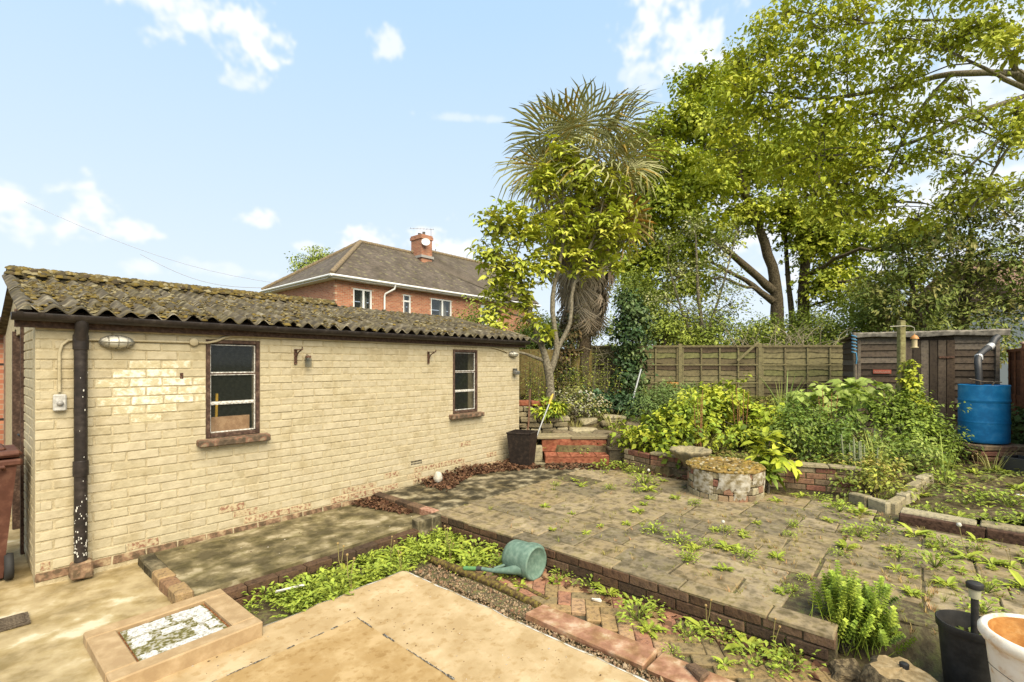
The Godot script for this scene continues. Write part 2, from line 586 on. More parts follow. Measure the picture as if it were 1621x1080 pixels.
func build_garage() -> void:
	var cream_stops := [[0.25, c3(0.39, 0.335, 0.222)], [0.5, c3(0.425, 0.367, 0.246)], [0.75, c3(0.455, 0.395, 0.27)]]
	var stain := [[0.22, c3(0.86, 0.83, 0.76)], [0.48, c3(1, 1, 1)]]
	var cream := []
	for k in 4:
		var cm := mat("cream_paint_%d" % k, cream_stops, 0.75, 0.6, 0.25, stain, 1.8)
		var f: float = [1.0, 0.965, 0.99, 0.98][k]
		cm.albedo_color = Color(f, f, f * [1.0, 0.97, 0.98, 1.0][k]).linear_to_srgb()
		cream.append(cm)
	var pale := mat("worn_pale_paint", [[0.36, c3(0.47, 0.41, 0.26)], [0.5, c3(0.60, 0.55, 0.41)], [0.64, c3(0.70, 0.66, 0.55)]], 0.85, 0.45, 0.3)
	var semi := mat("half_worn_paint", [[0.38, c3(0.455, 0.395, 0.24)], [0.55, c3(0.51, 0.45, 0.30)], [0.7, c3(0.62, 0.57, 0.44)]], 0.85, 0.4, 0.3)
	var flake := mat("flaking_paint", [[0.26, c3(0.22, 0.11, 0.07)], [0.38, c3(0.29, 0.175, 0.105)], [0.46, c3(0.37, 0.29, 0.175)], [0.7, c3(0.45, 0.37, 0.23)]], 0.88, 0.5, 0.4, [], 4.0, 0.02)
	var damp := mat("damp_brick", [[0.32, c3(0.10, 0.07, 0.04)], [0.46, c3(0.19, 0.115, 0.07)], [0.6, c3(0.26, 0.17, 0.10)], [0.75, c3(0.36, 0.27, 0.16)]], 0.92, 0.7, 0.5)
	var mortar := mat("painted_mortar", [[0.3, c3(0.34, 0.28, 0.17)], [0.5, c3(0.41, 0.345, 0.215)], [0.7, c3(0.46, 0.39, 0.25)]], 0.9, 0.35, 0.3)
	var g := thing("garage", "low cream painted brick garage with mossy corrugated roof", "garage", Vector3(-4.99, 0.02, -0.37))
	# local frame: x = -4.99 world at 0, z = -0.37 world at 0
	var H := 1.985
	var LEN := 5.56
	var DEP := 3.62
	var w1 := [1.11, 1.58, 0.95, 1.86]
	var w2 := [4.13, 4.61, 0.94, 1.84]
	# front wall backing: built of blocks round the openings
	var b := MB.new()
	var t := 0.2
	var xs := [0.0, w1[0], w1[1], w2[0], w2[1], LEN]
	for i in 5:
		var zz := [xs[i], xs[i + 1]]
		var holes: Array = w1 if i == 1 else (w2 if i == 3 else [])
		var bands := [[-0.2, H]] if holes.is_empty() else [[-0.2, holes[2]], [holes[3], H]]
		for q in bands:
			b.box(Vector3(-0.004 - t / 2, (q[0] + q[1]) / 2, -(zz[0] + zz[1]) / 2), Vector3(t, q[1] - q[0], zz[1] - zz[0]))
	var fw := part(g, "front_wall", b, mortar)
	var full := []
	for k in 4:
		var bm := MB.new()
		bm.bbox(Vector3.ZERO, Vector3(0.215, 0.0665, 0.03), 0.005, Basis.IDENTITY, jitter8(0.0028))
		full.append(bm.mesh())
	var rest := {}
	var nparts := 0
	var wb := Basis(Vector3(0, 0, -1), Vector3(0, 1, 0), Vector3(1, 0, 0))
	for p in lay(LEN, 26, [w1, w2]):
		var row: int = p[4]
		var cx: float = (p[0] + p[1]) / 2
		var cy: float = (p[2] + p[3]) / 2
		if cy > H - 0.02:
			continue
		var ln: float = p[1] - p[0]
		var m: Material = cream[rng.randi() % 4]
		var q := Vector2((cx - 0.72) / 0.34, (cy - 1.44) / 0.24)
		if q.length() < 0.85 + rng.randf() * 0.5:
			m = pale if q.length() < 0.75 else semi
		if row == 0:
			m = damp
		elif row == 1 and rng.randf() < (0.25 if cx < 1.2 else 0.55):
			m = flake
		elif (row == 2 or row == 3) and cx > 1.3 and rng.randf() < 0.28:
			m = flake
		elif row < 7 and cx > 1.8 and rng.randf() < 0.05:
			m = flake
		var at := Vector3(-0.015 + rng.randf_range(-0.0025, 0.0015), cy + rng.randf_range(-0.0015, 0.0015), -cx)
		if nparts < 296 and cx < 2.62:
			nparts += 1
			if absf(ln - 0.215) < 0.002:
				part(fw, "brick", full[rng.randi() % 4], m, Transform3D(wb, at))
			else:
				var cm := MB.new()
				cm.bbox(Vector3.ZERO, Vector3(ln, 0.0665, 0.03), 0.006, Basis.IDENTITY, jitter8(0.0015))
				part(fw, "brick", cm, m, Transform3D(wb, at))
		else:
			if not rest.has(m):
				rest[m] = MB.new()
			rest[m].bbox(at, Vector3(ln, 0.0665, 0.03), 0.0055, wb, jitter8(0.0012))
	for m in rest:
		tag(part(fw, "brick_courses", rest[m], m), "", "", "", "stuff")
	# end wall with its door opening
	b = MB.new()
	var door := [2.0, 2.85, 0.0, 1.92]
	b.box(Vector3(-t - 0.4, H / 2 - 0.1, -0.107), Vector3(0.79, H + 0.2, 0.2))
	b.box(Vector3(-2.78, H / 2 - 0.1, -0.107), Vector3(1.68, H + 0.2, 0.2))
	b.box(Vector3(-1.5, 1.97, -0.107), Vector3(1.2, 0.1, 0.2))
	var gz := -0.207
	b.otri(Vector3(-0.02, H, -0.007), Vector3(-DEP, H, -0.007), Vector3(-1.81, 2.44, -0.007), Vector3(-1.8, 2.2, -0.1))
	b.otri(Vector3(-0.02, H, gz), Vector3(-DEP, H, gz), Vector3(-1.81, 2.44, gz), Vector3(-1.8, 2.2, -0.1))
	var ew := part(g, "end_wall", b, mortar)
	var eb := MB.new()
	for p in lay(1.0, 26, []):
		var cy: float = (p[2] + p[3]) / 2
		if cy < H - 0.02:
			eb.bbox(Vector3(-(p[0] + p[1]) / 2, cy, -0.015), Vector3(p[1] - p[0], 0.0665, 0.03), 0.0055, Basis.IDENTITY, jitter8(0.0015))
	tag(part(ew, "brick_courses", eb, cream[1]), "", "", "", "stuff")
	# far end, back, floor
	var inner_brick := mat("bare_inner_brick", [[0.3, c3(0.17, 0.11, 0.08)], [0.7, c3(0.25, 0.17, 0.12)]], 0.95, 0.5)
	b = MB.new()
	b.box(Vector3(-DEP / 2 - 0.1, H / 2 - 0.1, -LEN + 0.1), Vector3(DEP - 0.2, H + 0.2, 0.2))
	b.otri(Vector3(-0.02, H, -LEN), Vector3(-DEP, H, -LEN), Vector3(-1.81, 2.44, -LEN), Vector3(-1.8, 2.2, -LEN + 0.1))
	part(g, "far_wall", b, inner_brick)
	b = MB.new()
	b.box(Vector3(-DEP - 0.1, H / 2 - 0.1, -LEN / 2), Vector3(0.2, H + 0.2, LEN))
	part(g, "back_wall", b, inner_brick)
	b = MB.new()
	b.box(Vector3(-DEP / 2 - 0.1, -0.04, -LEN / 2), Vector3(DEP - 0.21, 0.1, LEN - 0.42))
	part(g, "floor", b, mat("garage_floor", [[0.3, c3(0.12, 0.11, 0.09)], [0.7, c3(0.2, 0.18, 0.15)]], 0.9))
	# door in the end wall
	var brown := mat("brown_timber", [[0.3, c3(0.045, 0.026, 0.018)], [0.6, c3(0.085, 0.05, 0.035)], [0.8, c3(0.13, 0.085, 0.06)]], 0.7, 0.3, 0.15)
	b = MB.new()
	b.box(Vector3(-1.46, 0.95, -0.07), Vector3(0.9, 1.9, 0.045))
	var dr := part(g, "door", b, mat("grey_door_paint", [[0.3, c3(0.28, 0.27, 0.22)], [0.7, c3(0.42, 0.41, 0.36)]], 0.6))
	b = MB.new()
	b.box(Vector3(-0.985, 0.97, -0.03), Vector3(0.06, 1.98, 0.1))
	b.box(Vector3(-1.945, 0.97, -0.03), Vector3(0.06, 1.98, 0.1))
	part(dr, "door_frame", b, brown)
	b = MB.new()
	b.tube([Vector3(-1.08, 1.0, -0.045), Vector3(-1.08, 1.0, 0.02), Vector3(-1.18, 1.0, 0.02)], [0.01], 6)
	part(dr, "handle", b, plain("dark_iron", c3(0.03, 0.028, 0.026), 0.45, 0.6))
	# windows
	var putty := mat("white_putty", [[0.3, c3(0.32, 0.30, 0.26)], [0.6, c3(0.62, 0.61, 0.57)]], 0.8, 0.2)
	var pane := glass("old_pane", 0.1)
	for w in [w1, w2]:
		var zc: float = -(w[0] + w[1]) / 2
		var yc: float = (w[2] + w[3]) / 2
		var ww: float = w[1] - w[0]
		var hh: float = w[3] - w[2]
		var win := Node3D.new()
		win.name = "window"
		g.add_child(win, true)
		b = MB.new()
		for s in [-1, 1]:
			b.bbox(Vector3(-0.03, yc, zc + s * (ww / 2 - 0.019)), Vector3(0.07, hh - 0.004, 0.034), 0.004)
			b.bbox(Vector3(-0.03, yc + s * (hh / 2 - 0.019), zc), Vector3(0.066, 0.034, ww - 0.076), 0.004)
		part(win, "window_frame", b, brown)
		var inner_h := hh - 0.076
		var y0 := yc - inner_h / 2
		var bars := [0.0, 0.335, 0.665, 1.0]
		for k in 3:
			b = MB.new()
			var ya: float = y0 + inner_h * bars[k] + 0.006
			var yb: float = y0 + inner_h * bars[k + 1] - 0.006
			b.box(Vector3(-0.034, (ya + yb) / 2, zc), Vector3(0.003, yb - ya + 0.008, ww - 0.072))
			var pn := part(win, "pane", b, pane)
			b = MB.new()
			var pw := ww - 0.076
			for s in [-1, 1]:
				b.box(Vector3(-0.026, (ya + yb) / 2, zc + s * (pw / 2 - 0.004)), Vector3(0.012, yb - ya, 0.008 + rng.randf() * 0.004))
			b.box(Vector3(-0.0255, ya + 0.005, zc), Vector3(0.012, 0.011, pw - 0.02))
			b.box(Vector3(-0.0255, yb - 0.004, zc), Vector3(0.012, 0.008, pw - 0.02))
			part(pn, "putty", b, putty)
		for k in 2:
			b = MB.new()
			b.box(Vector3(-0.032, y0 + inner_h * bars[k + 1], zc), Vector3(0.03, 0.012, ww - 0.076))
			part(win, "glazing_bar", b, brown if k == 1 else putty)
		b = MB.new()
		b.bbox(Vector3(0.012, w[2] - 0.034, zc), Vector3(0.13, 0.06, ww + 0.15), 0.008, Basis(Vector3(0, 0, 1), -0.1), jitter8(0.003))
		part(win, "sill", b, mat("weathered_sill", [[0.3, c3(0.075, 0.055, 0.036)], [0.5, c3(0.12, 0.085, 0.055)], [0.64, c3(0.20, 0.10, 0.065)], [0.75, c3(0.22, 0.17, 0.11)]], 0.9, 0.5, 0.3))
	# roof: corrugated sheets, ridge caps, moss
	var RP := Vector3(0.15, 2.035, 0.05)
	var pitch := 0.235
	var SL := 1.95
	var lam := 0.146
	var amp := 0.026
	var sheet_mat := mat("weathered_sheet", [[0.3, c3(0.05, 0.042, 0.03)], [0.45, c3(0.09, 0.075, 0.052)], [0.56, c3(0.135, 0.115, 0.082)], [0.62, c3(0.12, 0.095, 0.045)], [0.74, c3(0.27, 0.24, 0.18)]], 0.95, 0.8, 0.5, [[0.3, c3(0.6, 0.58, 0.4)], [0.6, c3(1, 1, 1)]], 1.6)
	var roof := Node3D.new()
	roof.name = "roof"
	g.add_child(roof)
	var RL := 5.72
	var nsheet := 6
	for rowi in 2:
		for k in nsheet:
			var z0 := RL * k / nsheet - 0.05
			var z1 := RL * (k + 1) / nsheet
			var s0 := 0.0 if rowi == 0 else 0.86
			var s1 := 1.02 if rowi == 0 else SL
			if rowi == 0: s0 += rng.randf_range(-0.012, 0.012)
			s0 += 0.02 if (k % 2 == 1 and rowi == 1) else 0.0
			var lift := 0.0 if rowi == 0 else 0.011
			lift += 0.004 * (k % 2)
			b = MB.new()
			var top := []
			var bot := []
			var nseg := int((z1 - z0) / lam * 10.0)
			for j in 7:
				var s := lerpf(s0, s1, j / 6.0)
				var ra := PackedVector3Array()
				var rb := PackedVector3Array()
				for i in nseg + 1:
					var z := lerpf(z0, z1, float(i) / nseg)
					var wv := amp * cos(TAU * z / lam)
					var p := Vector3(RP.x - s * cos(pitch), RP.y + s * sin(pitch) + wv + lift + 0.0035 * sin(z * 31.0 + s * 17.0), RP.z - z)
					ra.append(p)
					rb.append(p - Vector3(0, 0.009, 0))
				top.append(ra)
				bot.append(rb)
			b.grid(top, false, true)
			b.grid(bot, false, false)
			b.grid([top[0], bot[0]], false, false)
			b.grid([top[6], bot[6]], false, true)
			for e in [0, nseg]:
				for j in 6:
					b.quad(top[j][e], top[j + 1][e], bot[j + 1][e], bot[j][e])
			part(roof, "corrugated_sheet", b, sheet_mat)
	# rear slope, seen by nobody here but the sky
	b = MB.new()
	var ridge := Vector3(RP.x - SL * cos(pitch), RP.y + SL * sin(pitch), 0)
	b.quad(Vector3(ridge.x, ridge.y, RP.z - RL), Vector3(ridge.x, ridge.y, RP.z), Vector3(-DEP - 0.25, RP.y, RP.z), Vector3(-DEP - 0.25, RP.y, RP.z - RL))
	b.quad(Vector3(ridge.x, ridge.y - 0.03, RP.z - RL), Vector3(-DEP - 0.25, RP.y - 0.03, RP.z - RL), Vector3(-DEP - 0.25, RP.y - 0.03, RP.z), Vector3(ridge.x, ridge.y - 0.03, RP.z))
	part(roof, "rear_slope", b, sheet_mat)
	for k in 4:
		b = MB.new()
		var z0 := RP.z + 0.02 - k * 0.84
		var rows := []
		for j in 8:
			var row := PackedVector3Array()
			for i in 9:
				var a := lerpf(-1.9, 1.9, i / 8.0)
				var rr := 0.085 + 0.006 * sin(j * 2.1 + i * 1.7 + k)
				row.append(Vector3(ridge.x + 0.01 + sin(a) * rr * 1.5, ridge.y - 0.005 + cos(a) * rr + 0.01 * sin(j + k * 3.0), z0 - j * 0.12))
			rows.append(row)
		b.grid(rows, false, false)
		part(roof, "ridge_cap", b, sheet_mat)
	# moss cushions
	var lump := MB.new()
	lump.use_col = true
	var prof := [Vector2(1.0, -0.3), Vector2(0.95, 0.15), Vector2(0.6, 0.62), Vector2(0.01, 0.8)]
	lump.lathe(prof, 7)
	for i in lump.v.size():
		lump.v[i] += rv(0.13)
	var xf := []
	var cl := []
	var pal := [c3(0.125, 0.09, 0.022), c3(0.085, 0.062, 0.018), c3(0.165, 0.12, 0.03), c3(0.06, 0.045, 0.025), c3(0.095, 0.078, 0.034), c3(0.22, 0.19, 0.11), c3(0.06, 0.05, 0.03)]
	var nz := FastNoiseLite.new()
	nz.seed = 21
	nz.frequency = 1.1
	nz.fractal_octaves = 3
	while xf.size() < 6800:
		var z := rng.randf() * RL
		var s := rng.randf() * SL
		var ph := cos(TAU * z / lam)
		var keep := 0.36 + nz.get_noise_2d(z * 1.6, s * 2.2) * 1.1 + 0.34 * (s / SL) - 0.16 * z / RL - 0.20 * ph
		keep = smoothstep(0.30, 0.62, keep)
		if rng.randf() > keep:
			continue
		var p := Vector3(RP.x - s * cos(pitch), RP.y + s * sin(pitch) + amp * ph + 0.008, RP.z - z)
		var r := rng.randf_range(0.006, 0.019) * (1.0 + 0.9 * keep * rng.randf() * rng.randf())
		xf.append(Transform3D(Basis(Vector3(0, 0, 1), -pitch).rotated(Vector3.UP, rng.randf() * TAU).scaled(Vector3(r, r * rng.randf_range(0.5, 0.9), r * rng.randf_range(0.8, 1.5))), p))
		cl.append(mix_cols(pal))
	for i in 1500:
		var a := rng.randf_range(-0.7, 1.5)
		var z := rng.randf() * 3.35
		var p := Vector3(ridge.x + 0.01 + sin(a) * 0.13, ridge.y - 0.005 + cos(a) * 0.086, RP.z + 0.02 - z)
		var r := rng.randf_range(0.012, 0.034)
		xf.append(Transform3D(Basis(Vector3.UP, rng.randf() * TAU).scaled(Vector3(r, r * 0.9, r * 1.2)), p))
		cl.append(mix_cols(pal))
	var mossm := leaf_mat("moss", 0.0, 0.95)
	tag(copies(roof, "moss", lump, mossm, xf, cl), "thick olive and yellow moss on the corrugated sheets", "", "", "stuff")
	# fascia, gutter, downpipe
	var dark := mat("brown_plastic", [[0.3, c3(0.020, 0.016, 0.014)], [0.6, c3(0.032, 0.025, 0.022)], [0.78, c3(0.05, 0.042, 0.036)]], 0.42, 0.5)
	b = MB.new()
	b.box(Vector3(0.035, 1.965, -LEN / 2), Vector3(0.022, 0.13, LEN + 0.22))
	part(g, "fascia", b, brown)
	b = MB.new()
	b.box(Vector3(-0.05, 1.99, -LEN / 2), Vector3(0.13, 0.03, LEN))
	part(g, "wall_plate", b, brown)
	b = MB.new()
	var gr := []
	for e in [0.13, -LEN - 0.1]:
		var row := PackedVector3Array()
		for i in 13:
			var a := PI * i / 12.0
			row.append(Vector3(0.105 + cos(a) * 0.056, 2.0 - sin(a) * 0.056, e))
		for i in 13:
			var a := PI * (12 - i) / 12.0
			row.append(Vector3(0.105 + cos(a) * 0.051, 2.0 - sin(a) * 0.051, e))
		gr.append(row)
	b.grid(gr, true, false)
	for e in 2:
		for i in 12:
			b.quad(gr[e][i], gr[e][i + 1], gr[e][24 - i], gr[e][25 - i])
	# stop ends
	for e in [0.128, -LEN - 0.098]:
		for i in 12:
			var a := PI * i / 12.0
			var a2 := PI * (i + 1) / 12.0
			b.tri(Vector3(0.105, 2.0, e), Vector3(0.105 + cos(a) * 0.054, 2.0 - sin(a) * 0.054, e), Vector3(0.105 + cos(a2) * 0.054, 2.0 - sin(a2) * 0.054, e))
	var gut := part(g, "gutter", b, dark)
	for z in [0.09, -0.02, -0.42, -0.53, -1.65, -2.42, -2.62, -3.75, -4.66, -5.2, -5.55]:
		b = MB.new()
		var rows := []
		for e in [0.018, -0.018]:
			var row := PackedVector3Array()
			for i in 13:
				var a := PI * i / 12.0
				row.append(Vector3(0.105 + cos(a) * 0.061, 2.006 - sin(a) * 0.061, z + e))
			rows.append(row)
		b.grid(rows, false, false)
		for e in 2:
			for i in 12:
				var c0: Vector3 = rows[e][i]
				var c1: Vector3 = rows[e][i + 1]
				b.quad(c0, c1, c1 + (Vector3(0.105, 2.006, c1.z) - c1) * 0.12, c0 + (Vector3(0.105, 2.006, c0.z) - c0) * 0.12)
		part(gut, "gutter_bracket", b, dark)
	b = MB.new()
	b.tube([Vector3(0.105, 1.965, -0.245), Vector3(0.105, 1.91, -0.245), Vector3(0.075, 1.84, -0.245), Vector3(0.06, 1.78, -0.245), Vector3(0.06, 0.115, -0.245)], [0.041], 16)
	var dp := part(g, "downpipe", b, dark)
	for y in [1.80, 0.83]:
		b = MB.new()
		b.lathe([Vector2(0.042, -0.06), Vector2(0.048, -0.055), Vector2(0.048, 0.055), Vector2(0.042, 0.06)], 16, Vector3(0.06, y, -0.245))
		part(dp, "collar", b, dark)
	# old white paint drips on the pipe
	b = MB.new()
	for i in 60:
		var a := rng.randf_range(-1.5, 1.5)
		var y := 0.16 + 0.55 * rng.randf() * rng.randf() if i < 46 else rng.randf_range(0.3, 1.6)
		var o := Vector3(cos(a), 0, sin(a))
		var s := rng.randf_range(0.003, 0.009)
		b.bbox(Vector3(0.06, y, -0.245) + o * 0.0405, Vector3(s, s * rng.randf_range(1.0, 3.0), 0.003), 0.0008, Basis(Vector3.UP, -a + PI / 2))
	part(dp, "paint_flecks", b, plain("old_white_paint", c3(0.6, 0.58, 0.52), 0.8))
	b = MB.new()
	b.bbox(Vector3(0.062, 0.055, -0.245), Vector3(0.12, 0.125, 0.13), 0.012, Basis.IDENTITY, jitter8(0.008))
	part(dp, "footing", b, damp)
	# cable conduit across the wall
	b = MB.new()
	var cy0 := 0.012
	b.tube([Vector3(cy0, 1.42, -0.13), Vector3(cy0, 1.72, -0.13), Vector3(cy0, 1.78, -0.145), Vector3(cy0, 1.815, -0.18), Vector3(cy0, 1.825, -0.24), Vector3(cy0, 1.828, -1.12), Vector3(cy0, 1.845, -1.19), Vector3(cy0, 1.885, -1.27), Vector3(cy0, 1.90, -1.34), Vector3(cy0, 1.895, -3.0), Vector3(cy0, 1.89, -4.9), Vector3(cy0, 1.86, -5.08), Vector3(cy0, 1.82, -5.26)], [0.011], 8)
	part(g, "conduit", b, cream[2])
	b = MB.new()
	b.lathe([Vector2(0.036, 0), Vector2(0.036, 0.022), Vector2(0.030, 0.03), Vector2(0.001, 0.032)], 20, Vector3(0.001, 1.83, -1.01), Basis(Vector3(0, 0, 1), -PI / 2))
	part(g, "junction_box", b, cream[2])
	b = MB.new()
	for r in 2:
		for k in 8:
			b.box(Vector3(0.001, 0.352 + r * 0.028, -3.42 - k * 0.022), Vector3(0.008, 0.016, 0.013))
	part(g, "air_vent", b, plain("vent_dark", c3(0.02, 0.016, 0.012), 0.9))
	build_wall_fittings()

func build_wall_fittings() -> void:
	var steel := mat("dull_metal", [[0.3, c3(0.18, 0.17, 0.14)], [0.6, c3(0.36, 0.34, 0.29)], [0.8, c3(0.5, 0.48, 0.42)]], 0.45, 0.1)
	M["dull_metal"].metallic = 0.5
	var frost := plain("frosted_glass", c3(0.55, 0.53, 0.45), 0.25)
	# bulkhead lamps
	for q in [[1.83, -0.84, 1.0, "oval bulkhead lamp with wire guard above the switch box"], [1.81, -5.76, 0.85, "oval bulkhead lamp at the far corner of the garage wall"]]:
		var l := thing("bulkhead_lamp", q[3], "lamp", Vector3(-4.99, q[0], q[1]), 0, "bulkhead lamps on the garage wall")
		var k: float = q[2]
		var b := MB.new()
		b.lathe([Vector2(0.055, 0), Vector2(0.058, 0.02), Vector2(0.052, 0.034), Vector2(0.045, 0.036)], 24, Vector3.ZERO, Basis(Vector3(0, 0, 1), -PI / 2).scaled(Vector3(1, 1, 2.0) * k))
		for i in b.v.size():
			b.v[i].y *= 1.0
		part(l, "base", b, steel)
		b = MB.new()
		b.lathe([Vector2(0.046, 0.03), Vector2(0.044, 0.055), Vector2(0.034, 0.08), Vector2(0.018, 0.092), Vector2(0.001, 0.095)], 24, Vector3.ZERO, Basis(Vector3(0, 0, 1), -PI / 2).scaled(Vector3(1, 1, 2.0) * k))
		part(l, "lens", b, frost)
		b = MB.new()
		for z in [-0.06, 0.0, 0.06]:
			var pts := []
			for i in 9:
				var a := PI * i / 8.0
				pts.append(Vector3(0.03 + 0.068 * sin(a) * sqrt(1.0 - pow(z / 0.11, 2.0)), cos(a) * 0.052 * sqrt(1.0 - pow(z / 0.12, 2.0)), z) * k)
			b.tube(pts, [0.004 * k], 6)
		var ln := []
		for i in 11:
			var a := PI * i / 10.0
			ln.append(Vector3(0.03 + 0.07 * sin(a), 0, cos(a) * 0.108) * k)
		b.tube(ln, [0.004 * k], 6)
		part(l, "wire_guard", b, steel)
	# switch box
	var sw := thing("switch_box", "small grey switch box at the foot of the conduit", "switch", Vector3(-4.99, 1.36, -0.5))
	var b := MB.new()
	b.bbox(Vector3(0.022, 0, 0), Vector3(0.045, 0.125, 0.075), 0.008)
	part(sw, "box", b, mat("grey_plastic", [[0.3, c3(0.35, 0.34, 0.31)], [0.7, c3(0.5, 0.49, 0.46)]], 0.5, 0.2))
	b = MB.new()
	b.lathe([Vector2(0.021, 0), Vector2(0.019, 0.014), Vector2(0.001, 0.016)], 14, Vector3(0.044, -0.005, 0), Basis(Vector3(0, 0, 1), -PI / 2))
	part(sw, "knob", b, plain("knob_grey", c3(0.25, 0.24, 0.22), 0.4))
	# hanging-basket brackets
	var rust := mat("rusty_iron", [[0.35, c3(0.05, 0.03, 0.022)], [0.55, c3(0.11, 0.06, 0.04)], [0.7, c3(0.20, 0.10, 0.06)]], 0.85, 0.1, 0.1)
	for q in [[1.775, -2.3, "rusty iron wall bracket beside a hanging glass jar"], [1.785, -4.06, "rusty iron wall bracket left of the smaller far window"]]:
		var br := thing("wall_bracket", q[2], "bracket", Vector3(-4.985, q[0], q[1]), 0, "iron brackets on the garage wall")
		b = MB.new()
		b.box(Vector3(0.004, -0.045, 0), Vector3(0.008, 0.16, 0.03))
		part(br, "back_plate", b, rust)
		b = MB.new()
		b.box(Vector3(0.075, 0.026, 0), Vector3(0.14, 0.01, 0.026))
		var pts := []
		for i in 9:
			var a := lerpf(0.0, PI / 2, i / 8.0)
			pts.append(Vector3(0.012 + 0.11 * (1.0 - cos(a)), -0.10 + 0.115 * sin(a), 0))
		b.tube(pts, [0.007], 6)
		b.tube([Vector3(0.14, 0.03, 0), Vector3(0.155, 0.04, 0), Vector3(0.15, 0.055, 0)], [0.006], 6)
		part(br, "arm", b, rust)
	var jar := thing("glass_jar", "small empty glass jar hung on the wall beside a bracket", "jar", Vector3(-4.95, 1.62, -2.42))
	b = MB.new()
	b.lathe([Vector2(0.001, 0), Vector2(0.03, 0.0), Vector2(0.034, 0.012), Vector2(0.034, 0.085), Vector2(0.026, 0.1), Vector2(0.026, 0.112)], 16)
	part(jar, "body", b, glass("jar_glass", 0.3))
	b = MB.new()
	b.lathe([Vector2(0.029, 0.10), Vector2(0.029, 0.122), Vector2(0.001, 0.124)], 16)
	b.tube([Vector3(-0.04, 0.135, 0), Vector3(-0.005, 0.13, 0), Vector3(0, 0.12, 0)], [0.003], 5)
	part(jar, "lid", b, rust)
	# small bare hook plate and a rust mark plate
	b = MB.new()
	b.box(Vector3(0.002, 0, 0), Vector3(0.004, 0.05, 0.024))
	b.tube([Vector3(0.0, 0.012, 0), Vector3(0.02, 0.008, 0), Vector3(0.022, 0.022, 0)], [0.003], 5)
	var hk := part(self, "wall_hook", b, rust)
	hk.position = Vector3(-4.988, 1.55, -1.29)
	tag(hk, "small rusty hook plate on the cream bricks left of the near window", "hook")
	var sn := thing("security_sensor", "small dark sensor lamp under the far bulkhead lamp", "sensor", Vector3(-4.99, 1.53, -5.79))
	b = MB.new()
	b.bbox(Vector3(0.03, 0.03, 0), Vector3(0.06, 0.05, 0.05), 0.006)
	part(sn, "mount", b, plain("sensor_dark", c3(0.05, 0.05, 0.045), 0.5))
	b = MB.new()
	b.bbox(Vector3(0.06, -0.01, 0), Vector3(0.07, 0.055, 0.1), 0.008, Basis(Vector3(0, 0, 1), -0.3))
	part(sn, "head", b, plain("sensor_grey", c3(0.12, 0.12, 0.11), 0.45))
	# things inside, behind the near window
	b = MB.new()
	b.box(Vector3(0, 0, 0), Vector3(0.012, 0.62, 0.4))
	var pb := part(self, "plywood_board", b, mat("raw_plywood", [[0.3, c3(0.36, 0.21, 0.11)], [0.7, c3(0.50, 0.32, 0.18)]], 0.85, 0.5))
	pb.transform = Transform3D(Basis(Vector3(0, 0, 1), -0.03), Vector3(-5.13, 0.84, -1.70))
	tag(pb, "orange brown plywood board leaning inside the near window", "board")
	b = MB.new()
	b.tube([Vector3(0, -0.9, 0.0), Vector3(0.01, 0.42, -0.03)], [0.013], 8)
	var yh := part(self, "broom_handle", b, plain("yellow_handle", c3(0.55, 0.33, 0.02), 0.5))
	yh.position = Vector3(-5.16, 0.95, -1.59)
	tag(yh, "yellow handle standing behind the glass of the near window", "handle")

# ------------------------------------------------------------------ patio
func brick_mats(key: String, list: Array, rough := 0.9) -> Array:
	var out := []
	for k in list.size():
		var c: Color = list[k]
		out.append(tinted("%s_%d" % [key, k], c, rough, 0.3, 0.35))
	return out

